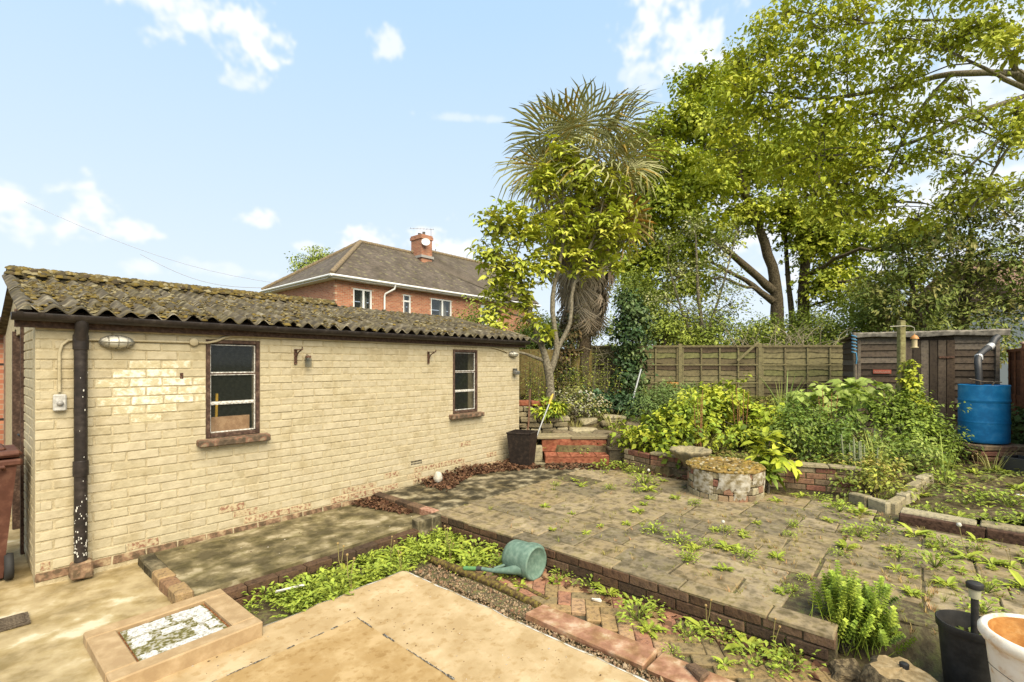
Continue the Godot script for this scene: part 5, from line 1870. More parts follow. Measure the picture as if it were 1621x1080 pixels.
	b.quad_uv(Vector3(rx - half * 0.98, ey + 0.09, z2 - half - 0.6), Vector3(rx, ry2, z2), Vector3(rx, ry - 0.05, z2 + 0.75), Vector3(rx - 1.5, ry - 1.1, z2 + 0.3), Vector2(0, 1), Vector2(1, 0), Vector2(1, 1), Vector2(0, 1))
	b.quad_uv(Vector3(rx, ry2, z2), Vector3(ex - 0.02, ey + 0.09, z2 - half - 0.6), Vector3(rx + 1.2, ry - 0.9, z2 + 0.2), Vector3(rx, ry - 0.05, z2 + 0.75), Vector2(1, 0), Vector2(0, 1), Vector2(0, 1), Vector2(1, 1))
	part(roof, "raised_roof", b, tile)
	# ridge and hip tiles
	var ht := mat("ridge_tiles", [[0.3, c3(0.12, 0.09, 0.06)], [0.55, c3(0.21, 0.165, 0.11)], [0.75, c3(0.28, 0.21, 0.09)]], 0.95, 0.5, 0.5)
	for q in [[Vector3(ex, ey + 0.04, ez), Vector3(rx, ry, z1), 13], [Vector3(wx, ey + 0.04, ez), Vector3(rx, ry, z1), 13], [Vector3(rx, ry, z1), Vector3(rx, ry, z2 + 0.8), 9], [Vector3(rx, ry2, z2), Vector3(rx, ry2, zf), 20], [Vector3(rx, ry, z2 + 0.7), Vector3(rx, ry2, z2), 2]]:
		var a: Vector3 = q[0]
		var e: Vector3 = q[1]
		var n: int = q[2]
		for k in n:
			b = MB.new()
			var p0 := a.lerp(e, float(k) / n)
			var p1 := a.lerp(e, (k + 1.04) / n)
			b.tube([p0, p1], [0.105, 0.12], 8)
			part(roof, "ridge_tile", b, ht)
	# gutters, soffit
	b = MB.new()
	b.box(Vector3(ex - 0.17, ey - 0.13, (ez + zf) / 2), Vector3(0.34, 0.02, ez - zf))
	b.box(Vector3((ex + wx) / 2, ey - 0.132, ez - 0.17), Vector3(ex - wx - 0.02, 0.02, 0.34))
	b.box(Vector3(ex - 0.012, ey - 0.07, (ez + zf) / 2), Vector3(0.02, 0.13, ez - zf - 0.01))
	b.box(Vector3((ex + wx) / 2, ey - 0.07, ez - 0.012), Vector3(ex - wx - 0.06, 0.13, 0.02))
	part(h, "soffit", b, white)
	b = MB.new()
	b.tube([Vector3(ex + 0.05, ey - 0.04, ez + 0.1), Vector3(ex + 0.05, ey - 0.04, zf)], [0.055], 8)
	b.tube([Vector3(ex + 0.1, ey - 0.04, ez + 0.05), Vector3(wx, ey - 0.04, ez + 0.05)], [0.055], 8)
	var gt := part(h, "gutter", b, white)
	b = MB.new()
	b.tube([Vector3(ex + 0.04, ey - 0.08, -13.3), Vector3(ex - 0.0, ey - 0.25, -13.3), Vector3(X + 0.1, ey - 0.5, -12.95), Vector3(X + 0.07, ey - 0.62, -12.92), Vector3(X + 0.07, 0.0, -12.92)], [0.045], 8)
	part(gt, "downpipe", b, white)
	# chimney
	var cz := z2 + 0.2
	var cx := rx + 0.35
	b = MB.new()
	b.box(Vector3(cx, ry + 0.02, cz), Vector3(0.95, 1.7, 0.75))
	b.box(Vector3(cx, ry + 0.80, cz), Vector3(1.05, 0.16, 0.85))
	b.box(Vector3(cx, ry + 0.92, cz), Vector3(0.99, 0.09, 0.79))
	var ch := part(h, "chimney", b, brick)
	b = MB.new()
	b.box(Vector3(cx, ry - 0.28, cz), Vector3(1.1, 0.14, 0.9))
	part(ch, "lead_flashing", b, plain("lead", c3(0.30, 0.29, 0.27), 0.7))
	for k in 2:
		b = MB.new()
		b.lathe([Vector2(0.10, 0.95), Vector2(0.085, 1.0), Vector2(0.08, 1.16), Vector2(0.1, 1.18), Vector2(0.001, 1.19)], 12, Vector3(cx - 0.2 + k * 0.4, ry, cz))
		part(ch, "chimney_pot", b, plain("dark_pot", c3(0.09, 0.075, 0.06), 0.8))
	var metal := plain("aerial_grey", c3(0.35, 0.35, 0.36), 0.5, 0.3)
	for q in [[Vector3(cx + 0.49, ry + 0.42, cz + 0.1), 0.24], [Vector3(cx + 0.52, ry + 0.3, cz - 0.62), 0.2]]:
		var dsh := thing("satellite_dish", ["pale satellite dish on the face of the brick chimney", "small satellite dish on a bracket beside the chimney"][0 if q[1] > 0.22 else 1], "satellite dish", q[0])
		b = MB.new()
		var nrm := Vector3(0.75, 0.35, 0.55).normalized()
		var bs := Basis(Quaternion(Vector3.UP, nrm))
		b.lathe([Vector2(0.001, 0.0), Vector2(q[1] * 0.5, 0.02), Vector2(q[1], 0.08), Vector2(q[1], 0.09), Vector2(q[1] * 0.5, 0.03), Vector2(0.001, 0.012)], 20, nrm * 0.16, bs)
		part(dsh, "dish", b, plain("dish_grey", c3(0.55, 0.55, 0.55), 0.5))
		b = MB.new()
		b.tube([Vector3(-0.04, -0.1, 0), nrm * 0.14], [0.025], 6)
		b.tube([nrm * 0.16, nrm * 0.45 - Vector3(0, 0.1, 0)], [0.012], 5)
		part(dsh, "arm", b, metal)
	var ae := thing("tv_aerial", "thin rooftop television aerial on the chimney", "aerial", Vector3(cx + 0.35, ry + 0.5, cz - 0.40))
	b = MB.new()
	b.tube([Vector3(0, -0.4, 0), Vector3(0, 0.92, 0)], [0.02], 6)
	part(ae, "mast", b, metal)
	b = MB.new()
	b.tube([Vector3(0.1, 0.9, 0.1 - 0.2), Vector3(-0.6, 0.86, 1.0)], [0.015], 5)
	for k in 8:
		var p := Vector3(0.1, 0.9, -0.1).lerp(Vector3(-0.6, 0.86, 1.0), k / 7.0)
		b.tube([p + Vector3(0.14, 0, 0.09), p - Vector3(0.14, 0, 0.09)], [0.006], 4)
	part(ae, "boom", b, metal)
	# overhead cables far left
	for q in [[Vector3(-30, 7.2, -6), Vector3(-25.3, 5.5, -10.0), 0], [Vector3(-40, 11.2, -2.5), Vector3(-30, 6.6, -16), 1]]:
		b = MB.new()
		var pts := []
		for i in 13:
			var t := i / 12.0
			var p: Vector3 = q[0].lerp(q[1], t)
			p.y -= 0.5 * sin(PI * t) * (1 if q[2] == 0 else 2)
			pts.append(p)
		b.tube(pts, [0.012], 5)
		tag(part(self, "overhead_cable", b, metal), ["thin overhead cable running to the corner of the brick house", "thin overhead cable crossing the sky beyond the garage ridge"][q[2]], "cable")
	# pale house glimpsed beyond the right fence
	var ph := thing("white_house", "white rendered house glimpsed through leaves beyond the right fence", "house", rear(22, -0.2, 19), TH)
	b = MB.new()
	b.box(Vector3(3, 2.2, -3), Vector3(9, 4.4, 6))
	part(ph, "wall", b, plain("white_render", c3(0.6, 0.6, 0.57), 0.8))
	b = MB.new()
	var A := Vector3(-1.8, 4.4, 0.3)
	var B := Vector3(7.8, 4.4, 0.3)
	b.quad(A, B, Vector3(7.8, 6.6, -3), Vector3(-1.8, 6.6, -3))
	b.quad(Vector3(-1.8, 6.6, -3), Vector3(7.8, 6.6, -3), Vector3(7.8, 4.4, -6.3), Vector3(-1.8, 4.4, -6.3))
	b.tri(A, Vector3(-1.8, 6.6, -3), Vector3(-1.8, 4.4, -6.3))
	b.tri(B, Vector3(7.8, 4.4, -6.3), Vector3(7.8, 6.6, -3))
	part(ph, "roof", b, plain("far_roof", c3(0.16, 0.09, 0.06), 0.9))
	for k in 3:
		b = MB.new()
		b.box(Vector3(0.2 + k * 2.6, 2.6, 0.02), Vector3(1.1, 1.2, 0.06))
		part(ph, "window", b, plain("far_glass", c3(0.03, 0.035, 0.04), 0.1))

# ------------------------------------------------------------------ trees
func spray(count: int, ll: float, lw: float, spread: float, droop: float, flat := 0.5, fine := false, twig := true) -> MB:
	var b := MB.new()
	b.use_col = true
	for i in count:
		var a := rng.randf() * TAU
		var rr := spread * sqrt(rng.randf())
		var base := Vector3(cos(a) * rr, rng.randf_range(-1, 1) * spread * flat, sin(a) * rr)
		var out := (Vector3(cos(a), rng.randf_range(-0.35, 0.35), sin(a)) + rv(0.6)).normalized()
		var s := rng.randf_range(0.7, 1.2)
		b.col = Color.WHITE * rng.randf_range(0.75, 1.0)
		b.col.a = 1.0
		b.leaf(base, out, (Vector3.UP + rv(0.5)).normalized(), ll * s, lw * s, droop * rng.randf_range(0.5, 1.4), 0.16, fine)
	return b

# a rosette of leaves at a twig's end
func rosette(count: int, ll: float, lw: float, droop: float, lift := 0.25) -> MB:
	var b := MB.new()
	b.use_col = true
	for i in count:
		var a := TAU * (i + rng.randf_range(-0.3, 0.3)) / count
		var out := Vector3(cos(a), lift + rng.randf_range(-0.3, 0.4), sin(a)).normalized()
		var s := rng.randf_range(0.7, 1.2)
		b.col = Color.WHITE * rng.randf_range(0.75, 1.0)
		b.col.a = 1.0
		b.leaf(out * 0.02 + Vector3(0, rng.randf_range(-0.08, 0.06), 0), out, (Vector3.UP + rv(0.4)).normalized(), ll * s, lw * s, droop * rng.randf_range(0.5, 1.6), 0.14, true)
	return b

func limb(b: MB, a: Vector3, e: Vector3, r0: float, r1: float, wob := 0.08, sides := 6, sag := 0.15) -> Array:
	var pts := []
	var rad := []
	var ln := a.distance_to(e)
	var n := clampi(int(ln / 0.35), 3, 9)
	for i in n + 1:
		var t := float(i) / n
		var p := a.lerp(e, t) + Vector3(0, sin(PI * t) * ln * sag, 0)
		if i > 0 and i < n:
			p += rv(wob * ln * 0.35)
		pts.append(p)
		rad.append(lerpf(r0, r1, pow(t, 0.8)))
	b.tube(pts, rad, sides, true)
	return pts

# stems: [points, radius at foot, radius at top]; blobs: [x, y, z, r]
func make_tree(t: Node3D, stems: Array, blobs: Array, bark: Material, lm: Array, leafm: Material, pal: Array, dens: float, size := 1.0, squash := 0.75, twig_r := 0.012, outward := 0.5) -> void:
	var o := t.position
	var wood := MB.new()
	var nodes := []
	for s in stems:
		var rad := []
		var pts: Array = s[0]
		for i in pts.size():
			rad.append(lerpf(s[1], s[2], float(i) / (pts.size() - 1)))
		var fine := []
		var fr := []
		for i in pts.size() - 1:
			for k in 4:
				var u := k / 4.0
				var p0: Vector3 = pts[maxi(i - 1, 0)]
				var p1: Vector3 = pts[i]
				var p2: Vector3 = pts[i + 1]
				var p3: Vector3 = pts[mini(i + 2, pts.size() - 1)]
				fine.append(p1.cubic_interpolate(p2, p0, p3, u) + rv(s[1] * 0.12))
				fr.append(lerpf(rad[i], rad[i + 1], u) * rng.randf_range(0.93, 1.08))
		fine.append(pts[pts.size() - 1])
		fr.append(rad[pts.size() - 1])
		var loc := []
		for p in fine:
			loc.append(p - o)
		wood.tube(loc, fr, 10)
		for i in fine.size():
			nodes.append([fine[i], fr[i]])
	var xf := [[], [], []]
	var cl := [[], [], []]
	for bl in blobs:
		var c := Vector3(bl[0], bl[1], bl[2])
		var r: float = bl[3]
		# nearest stem point that lies lower
		var best: Array = nodes[0]
		var bd := 1e9
		for nd in nodes:
			var d: float = c.distance_to(nd[0]) + (2.0 if nd[0].y > c.y - 0.2 else 0.0)
			if d < bd:
				bd = d
				best = nd
		var r0: float = minf(best[1] * 0.55, 0.02 + 0.022 * bd)
		limb(wood, best[0] - o, c - o, r0, twig_r * 1.3, 0.07, 6, 0.06)
		for k in 9:
			var e := c + rv(1.0).normalized() * r * rng.randf_range(0.6, 1.05)
			limb(wood, best[0].lerp(c, rng.randf_range(0.65, 1.0)) - o, e - o, twig_r * 1.1, twig_r * 0.35, 0.1, 4, 0.04)
		var n := int(dens * pow(r, 2.3))
		for i in n:
			var dir := rv(1.0)
			while dir.length() > 1.0 or dir.length() < 0.05:
				dir = rv(1.0)
			dir = dir.normalized()
			var rr := r * pow(rng.randf(), 0.42) * (1.0 + 0.22 * sin(dir.x * 5.0 + c.x * 3.0) * sin(dir.y * 4.0 + c.y) + (0.4 if rng.randf() < 0.10 else 0.0))
			var p := c + Vector3(dir.x, dir.y * squash, dir.z) * rr
			var up := (Vector3.UP + dir * outward + rv(0.45)).normalized()
			var bs := Basis(Quaternion(Vector3.UP, up)).rotated(up, rng.randf() * TAU) if up.dot(Vector3.UP) > -0.99 else Basis.IDENTITY
			var k := rng.randi() % lm.size()
			xf[k].append(Transform3D(bs.scaled(Vector3.ONE * size * rng.randf_range(0.75, 1.25)), p - o))
			cl[k].append(mix_cols(pal))
	part(t, "trunk", wood, bark)
	for k in lm.size():
		if xf[k].size() > 0:
			copies(t, "crown", lm[k], leafm, xf[k], cl[k])

func fan_frond(dead: bool) -> MB:
	# a palmate leaf lying along +z from its stalk, facing up
	var b := MB.new()
	b.use_col = true
	var stalk := 0.75 if not dead else 0.55
	b.col = Color(0.8, 0.9, 0.8) if not dead else Color(0.9, 0.85, 0.8)
	b.tube([Vector3(0, 0, 0), Vector3(0, 0.03, stalk * 0.5), Vector3(0, 0, stalk)], [0.016, 0.011, 0.008], 5)
	var hub := Vector3(0, 0, stalk)
	var n := 26
	for i in n:
		var a := lerpf(-2.35, 2.35, i / float(n - 1)) + rng.randf_range(-0.03, 0.03)
		if dead:
			a *= 0.42
		var ln := (0.72 - 0.16 * pow(absf(a) / 2.35, 2.0)) * rng.randf_range(0.9, 1.08)
		var dir := Vector3(sin(a), 0, cos(a))
		var side := Vector3(cos(a), 0, -sin(a))
		var w := 0.019 if not dead else 0.016
		b.col = Color.WHITE * rng.randf_range(0.75, 1.0)
		b.col.a = 1.0
		if not dead and rng.randf() < 0.10:
			b.col = Color(1.0, 0.72, 0.36)
		var droop := rng.randf_range(0.12, 0.62) if not dead else rng.randf_range(0.2, 0.5)
		var m1 := hub + dir * ln * 0.5 + Vector3(0, 0.03 - droop * 0.06, 0)
		var m2 := hub + dir * ln * 0.8 - Vector3(0, droop * 0.25, 0)
		var tip := hub + dir * ln * 0.96 - Vector3(0, droop * 0.75, 0)
		var f := Vector3(0, 0.011, 0)
		b.tri(hub, m1 + side * w + f, m1); b.tri(hub, m1, m1 - side * w + f)
		b.quad(m1, m1 + side * w + f, m2 + side * w * 0.7 + f, m2)
		b.quad(m1 - side * w + f, m1, m2, m2 - side * w * 0.7 + f)
		b.tri(m2 - side * w * 0.7 + f, m2 + side * w * 0.7 + f, tip)
	return b

func build_palm() -> void:
	var foot := Vector3(-5.97, 0.85, -9.37)
	var t := thing("palm_tree", "tall fan palm with shaggy skirt of dead brown fronds", "palm tree", foot)
	var top := Vector3(0.02, 5.25, 0.05)
	var b := MB.new()
	var pts := []
	var rad := []
	for i in 24:
		var f := i / 23.0
		pts.append(Vector3(0.03 * sin(f * 5.0), f * 5.25, 0.02 * cos(f * 4.0)))
		rad.append(0.15 + 0.02 * (i % 2) + 0.03 * f)
	b.tube(pts, rad, 12)
	part(t, "trunk", b, mat("palm_fibre", [[0.3, c3(0.06, 0.042, 0.026)], [0.5, c3(0.12, 0.088, 0.055)], [0.7, c3(0.2, 0.155, 0.10)]], 0.95, 0.25, 1.0))
	var live := []
	var dead := []
	for k in 3:
		live.append(fan_frond(false).mesh())
		dead.append(fan_frond(true).mesh())
	var lm1 := []
	for k in 4:
		var m: StandardMaterial3D = leaf_mat("palm_leaf_%d" % k, 0.4, 0.5)
		m.albedo_color = [c3(0.31, 0.315, 0.125), c3(0.37, 0.365, 0.17), c3(0.25, 0.27, 0.10), c3(0.46, 0.35, 0.14)][k].linear_to_srgb()
		lm1.append(m)
	var dm := []
	for k in 3:
		var m: StandardMaterial3D = leaf_mat("palm_dead_%d" % k, 0.3, 0.8)
		m.albedo_color = [c3(0.36, 0.29, 0.21), c3(0.44, 0.37, 0.28), c3(0.28, 0.215, 0.145)][k].linear_to_srgb()
		dm.append(m)
	for i in 52:
		var f := i / 51.0
		var yaw := i * 2.39996
		var pit := lerpf(1.35, -1.0, pow(f, 0.75)) + rng.randf_range(-0.28, 0.28)
		var bs := Basis(Vector3.UP, yaw) * Basis(Vector3.RIGHT, -pit) * Basis(Vector3(0, 0, 1), rng.randf_range(-0.9, 0.9))
		var s := rng.randf_range(1.2, 1.62)
		part(t, "frond", live[i % 3], lm1[rng.randi() % 3 if f < 0.72 else (3 if rng.randf() < 0.55 else rng.randi() % 3)], Transform3D(bs.scaled(Vector3.ONE * s), top + Vector3(0, -0.35 * f, 0)))
	for i in 72:
		var f := i / 71.0
		var yaw := i * 2.39996 + 0.4
		var pit := -0.78 - 0.6 * pow(f, 0.6) + rng.randf_range(-0.1, 0.1)
		var bs := Basis(Vector3.UP, yaw) * Basis(Vector3.RIGHT, -pit)
		part(t, "dead_frond", dead[i % 3], dm[rng.randi() % 3], Transform3D(bs.scaled(Vector3.ONE * rng.randf_range(0.85, 1.2)), Vector3(0, 4.8 - f * 2.3, 0) + Vector3(sin(yaw), 0, cos(yaw)) * 0.12))
	# dark seed heads among the fronds
	b = MB.new()
	for i in 60:
		var p := Vector3(0.3, 5.2, 0.25) + rv(0.17)
		b.bbox(p, Vector3.ONE * 0.05, 0.012, Basis.from_euler(rv(3.0)))
	part(t, "seed_head", b, plain("seed_brown", c3(0.07, 0.035, 0.02), 0.9))

func build_trees() -> void:
	var bark := mat("grey_bark", [[0.3, c3(0.045, 0.035, 0.022)], [0.5, c3(0.10, 0.08, 0.05)], [0.7, c3(0.17, 0.14, 0.09)]], 0.95, 0.4, 1.2)
	var bark2 := mat("pale_bark", [[0.3, c3(0.10, 0.085, 0.06)], [0.5, c3(0.19, 0.165, 0.115)], [0.7, c3(0.27, 0.24, 0.175)]], 0.95, 0.3, 0.8)
	build_palm()
	# small tree with large yellow-green leaves before the palm
	var t := thing("small_tree", "slender tree with large yellow green leaves in front of the palm", "tree", Vector3(-5.53, 0.78, -7.5))
	var f := Vector3(-5.53, 0.75, -7.5)
	var ros := [rosette(8, 0.155, 0.068, 0.5), rosette(7, 0.14, 0.06, 0.65), rosette(9, 0.165, 0.066, 0.4)]
	make_tree(t, [[[f, f + Vector3(0.0, 0.6, 0.02), f + Vector3(-0.08, 1.1, 0.1), f + Vector3(-0.28, 1.9, 0.28), f + Vector3(-0.5, 2.9, 0.5)], 0.105, 0.03], [[f + Vector3(-0.02, 0.7, 0.02), f + Vector3(0.08, 1.2, -0.1), f + Vector3(0.02, 2.2, -0.05), f + Vector3(0.1, 3.3, -0.3), f + Vector3(0.05, 4.6, -0.35)], 0.07, 0.02], [[f + Vector3(0.06, 1.15, -0.1), f + Vector3(0.25, 1.7, -0.3), f + Vector3(0.3, 2.5, -0.4), f + Vector3(0.6, 3.6, -0.8)], 0.05, 0.02]],
		[[-5.48, 5.74, -7.83, 0.34], [-5.64, 5.16, -7.42, 0.34], [-5.29, 5.28, -8.12, 0.48], [-4.87, 5.15, -8.49, 0.38], [-6.22, 4.40, -6.79, 0.42], [-6.40, 3.79, -6.63, 0.30], [-5.81, 4.22, -7.14, 0.48], [-5.38, 4.36, -7.91, 0.58], [-4.87, 4.26, -8.49, 0.5], [-4.68, 4.80, -8.79, 0.28], [-6.06, 3.53, -6.79, 0.42], [-6.15, 2.93, -6.71, 0.36], [-5.64, 3.57, -7.42, 0.4], [-5.19, 3.61, -8.07, 0.34], [-6.22, 2.68, -6.52, 0.21], [-5.85, 2.95, -7.10, 0.2], [-4.77, 3.63, -8.57, 0.22], [-6.13, 2.32, -6.60, 0.28], [-6.28, 1.99, -6.47, 0.2], [-5.76, 2.58, -7.2, 0.26], [-5.51, 2.2, -7.26, 0.18], [-5.81, 3.27, -6.88, 0.34], [-4.58, 4.16, -8.91, 0.28]],
		bark2, ros, leaf_mat("broad_leaf", 0.6, 0.45), [c3(0.52, 0.55, 0.07), c3(0.45, 0.51, 0.06), c3(0.58, 0.57, 0.09), c3(0.36, 0.43, 0.05)], 360.0, 1.0, 0.95, 0.008, 0.35)
	# maple
	var foot := Vector3(-4.2, 0.6, -20.2)
	t = thing("maple_tree", "large dense green tree with several dark trunks beyond the fence", "tree", foot)
	var spr := [spray(22, 0.15, 0.11, 0.30, 0.3, 0.25), spray(20, 0.16, 0.12, 0.27, 0.3, 0.3), spray(24, 0.14, 0.10, 0.33, 0.35, 0.22)]
	var st := [[[foot, foot + Vector3(-0.05, 2.0, 0.05), foot + Vector3(-0.15, 4.0, 0.12), foot + Vector3(-0.45, 5.6, 0.4), foot + Vector3(-1.2, 8.5, 1.2), foot + Vector3(-1.5, 11.0, 1.4)], 0.30, 0.06],
		[[foot + Vector3(0.62, 0, -0.6), foot + Vector3(0.64, 2.5, -0.6), foot + Vector3(0.7, 5.0, -0.65), foot + Vector3(1.0, 8.0, -0.9), foot + Vector3(1.1, 10.0, -1.1)], 0.27, 0.06],
		[[foot + Vector3(0.3, 0, -0.7), foot + Vector3(0.25, 2.8, -0.7), foot + Vector3(0.1, 5.2, -0.5), foot + Vector3(0.0, 8.2, -0.3)], 0.14, 0.04],
		[[foot + Vector3(-0.2, 3.8, 0.2), foot + Vector3(-1.2, 5.0, 1.2), foot + Vector3(-2.2, 6.2, 2.4), foot + Vector3(-2.7, 7.5, 3.2)], 0.16, 0.04],
		[[foot + Vector3(-0.2, 3.4, 0.2), foot + Vector3(-1.0, 4.2, 0.9), foot + Vector3(-2.0, 4.9, 2.0)], 0.13, 0.04]]
	make_tree(t, st, [[-6.44, 12.12, -18.24, 1.0], [-5.70, 12.77, -19.55, 1.0], [-6.78, 10.56, -17.28, 1.15], [-6.08, 10.58, -18.55, 1.42], [-7.10, 8.74, -16.35, 1.12], [-6.43, 8.26, -17.59, 1.50], [-5.52, 9.12, -19.71, 1.46], [-7.26, 7.18, -16.20, 1.12], [-6.25, 6.28, -17.08, 1.34], [-7.26, 5.61, -16.20, 1.01], [-5.19, 7.33, -19.33, 1.0], [-6.42, 4.71, -16.94, 1.01], [-4.11, 7.46, -20.26, 1.2], [-3.22, 6.28, -21.04, 1.2], [-2.50, 7.50, -21.66, 1.18], [-2.57, 5.23, -22.26, 0.9], [-4.15, 10.08, -21.55, 1.75], [-2.83, 9.83, -22.70, 1.50], [-1.79, 6.32, -22.28, 0.95], [-2.96, 4.57, -20.76, 0.88], [-2.0, 4.04, -20.76, 0.85], [-0.72, 4.53, -20.09, 0.8], [-0.3, 5.4, -18.7, 0.75], [-3.3, 6.8, -20.9, 1.1], [-7.6, 9.9, -16.6, 0.9], [-7.9, 7.9, -15.8, 0.95], [-7.9, 6.5, -15.6, 0.9], [-7.9, 5.2, -15.5, 0.9], [-7.6, 4.2, -15.6, 0.9]],
		bark, spr, leaf_mat("maple_leaf", 0.6, 0.5), [c3(0.38, 0.46, 0.05), c3(0.46, 0.52, 0.055), c3(0.29, 0.37, 0.045), c3(0.54, 0.57, 0.065)], 78.0, 1.05, 0.7, 0.03)
	# bright overhanging tree whose trunk stands beyond the right fence
	foot = Vector3(3.9, 0.2, -19.0)
	t = thing("overhanging_tree", "bright yellow green tree reaching over from beyond the right fence", "tree", foot)
	var spr2 := [spray(20, 0.13, 0.075, 0.27, 0.45, 0.3), spray(17, 0.14, 0.08, 0.30, 0.5, 0.26), spray(22, 0.12, 0.07, 0.24, 0.4, 0.35)]
	st = [[[foot, foot + Vector3(-0.2, 3.0, 0.3), foot + Vector3(-0.8, 5.5, 1.0), Vector3(2.5, 7.5, -17.0), Vector3(1.5, 8.2, -15.6)], 0.34, 0.10],
		[[Vector3(1.5, 8.2, -15.6), Vector3(0.4, 8.3, -14.9), Vector3(-0.8, 8.3, -14.7), Vector3(-2.2, 8.5, -14.5), Vector3(-3.3, 9.0, -14.3)], 0.075, 0.02],
		[[Vector3(1.9, 7.9, -16.2), Vector3(0.7, 7.4, -15.3), Vector3(-0.4, 7.0, -15.1), Vector3(-1.8, 7.1, -15.0), Vector3(-3.6, 7.5, -14.6)], 0.06, 0.018],
		[[Vector3(1.5, 8.2, -15.6), Vector3(1.1, 8.8, -14.6), Vector3(0.3, 9.2, -14.2), Vector3(-1.4, 9.8, -14.0)], 0.055, 0.018],
		[[Vector3(2.2, 7.6, -16.6), Vector3(1.3, 6.8, -15.5), Vector3(0.6, 6.0, -15.0), Vector3(0.2, 5.3, -15.0)], 0.045, 0.014],
		[[Vector3(0.4, 8.3, -14.9), Vector3(-0.2, 7.6, -14.9), Vector3(-0.7, 6.6, -15.1), Vector3(-1.0, 5.9, -15.2)], 0.05, 0.015]]
	make_tree(t, st, [[-3.36, 10.15, -14.30, 0.86], [-3.94, 9.07, -14.06, 0.73], [-4.29, 7.64, -14.15, 0.80], [-3.36, 8.61, -14.30, 0.94], [-2.61, 9.17, -14.29, 0.82], [-2.15, 9.97, -14.03, 0.71], [-1.37, 9.93, -14.04, 0.68], [-1.55, 9.02, -14.54, 0.87], [-1.99, 8.02, -14.83, 0.99], [-2.97, 7.24, -14.63, 0.86], [-1.07, 7.92, -14.96, 0.71], [-1.19, 6.66, -14.85, 0.71], [-1.86, 6.37, -14.93, 0.74], [-0.72, 5.71, -15.27, 0.5], [-2.58, 6.22, -14.97, 0.60], [-4.5, 8.5, -14.3, 0.5], [-4.0, 10.1, -14.2, 0.5], [-2.9, 10.9, -14.2, 0.7], [-1.8, 10.9, -14.0, 0.7], [-1.2, 5.9, -15.3, 0.6], [-0.55, 6.6, -15.1, 0.55], [-0.6, 7.4, -14.9, 0.55], [-0.3, 5.2, -15.5, 0.5], [-1.9, 5.6, -15.3, 0.6]],
		bark2, spr2, leaf_mat("spring_leaf", 0.6, 0.5), [c3(0.58, 0.61, 0.055), c3(0.50, 0.56, 0.05), c3(0.63, 0.63, 0.07), c3(0.40, 0.47, 0.045)], 76.0, 1.0, 0.75, 0.014)
	t = thing("overhanging_bough", "sparse leafy boughs of a tree crossing the upper right sky", "bough", Vector3(2.4, 7.4, -16.5))
	make_tree(t, [[[Vector3(2.45, 7.45, -16.5), Vector3(1.4, 7.7, -14.9), Vector3(0.9, 7.9, -14.2), Vector3(0.2, 8.5, -13.9)], 0.06, 0.018], [[Vector3(2.45, 7.45, -16.5), Vector3(1.5, 6.6, -15.0), Vector3(1.0, 5.7, -14.7), Vector3(0.7, 5.0, -14.6)], 0.045, 0.014], [[Vector3(2.45, 7.45, -16.5), Vector3(2.0, 8.6, -14.4), Vector3(1.2, 9.2, -13.8)], 0.045, 0.014]],
		[[-0.55, 9.13, -14.09, 0.6], [-0.45, 8.24, -14.44, 0.5], [0.21, 8.65, -14.08, 0.5], [0.80, 8.72, -13.93, 0.5], [1.23, 7.86, -13.64, 0.45], [0.11, 6.53, -14.66, 0.4], [0.73, 7.00, -14.54, 0.4], [1.19, 6.22, -14.27, 0.4], [0.94, 5.48, -14.72, 0.45], [0.33, 5.37, -14.85, 0.4], [1.39, 7.01, -14.45, 0.35], [-0.1, 9.9, -13.9, 0.5], [1.6, 9.2, -13.7, 0.45], [0.4, 7.6, -14.3, 0.4], [1.7, 5.4, -14.6, 0.4], [0.0, 7.3, -14.6, 0.4], [1.1, 8.4, -13.8, 0.4], [0.5, 6.0, -14.8, 0.4], [1.5, 6.6, -14.4, 0.4], [0.6, 9.4, -13.9, 0.4]],
		bark2, spr2, M["spring_leaf"], [c3(0.54, 0.58, 0.065), c3(0.45, 0.51, 0.055), c3(0.60, 0.61, 0.09)], 170.0, 0.85, 0.8, 0.010)
	# dark evergreen behind the shed
	foot = Vector3(0.5, 0.2, -16.6)
	t = thing("evergreen_tree", "dark olive evergreen tree rising behind the shed", "tree", foot)
	var spr3 := [spray(22, 0.11, 0.05, 0.26, 0.3, 0.5), spray(20, 0.12, 0.055, 0.24, 0.4, 0.5)]
	make_tree(t, [[[foot, foot + Vector3(0, 1.6, 0), foot + Vector3(0.2, 3.2, 0.1), foot + Vector3(0.3, 4.8, 0)], 0.2, 0.05], [[foot + Vector3(0, 1.2, 0), foot + Vector3(-0.6, 2.4, 0.6), foot + Vector3(-0.9, 4.0, 0.8)], 0.1, 0.03]],
		[[-0.36, 4.13, -15.58, 0.71], [-0.85, 3.53, -15.42, 0.64], [0.12, 4.76, -15.99, 0.71], [0.72, 5.39, -16.51, 0.71], [1.37, 5.39, -16.42, 0.68], [0.60, 4.13, -16.41, 0.87], [1.37, 4.03, -16.42, 0.83], [0.00, 3.18, -15.89, 0.71], [0.82, 3.00, -16.34, 0.70], [1.60, 2.97, -16.61, 0.61], [-0.99, 2.92, -15.69, 0.46], [-0.62, 5.02, -16.01, 0.4], [2.1, 4.6, -16.4, 0.8], [2.2, 3.3, -16.6, 0.7], [0.3, 2.3, -15.8, 0.6], [1.2, 2.2, -16.2, 0.6], [-0.7, 2.2, -15.6, 0.5]],
		bark, spr3, leaf_mat("evergreen_leaf", 0.4, 0.4), [c3(0.22, 0.28, 0.06), c3(0.30, 0.35, 0.08), c3(0.17, 0.22, 0.05), c3(0.38, 0.34, 0.11)], 130.0, 1.0, 0.85, 0.012)
	# pale thorn tree
	foot = Vector3(-4.85, 0.9, -13.7)
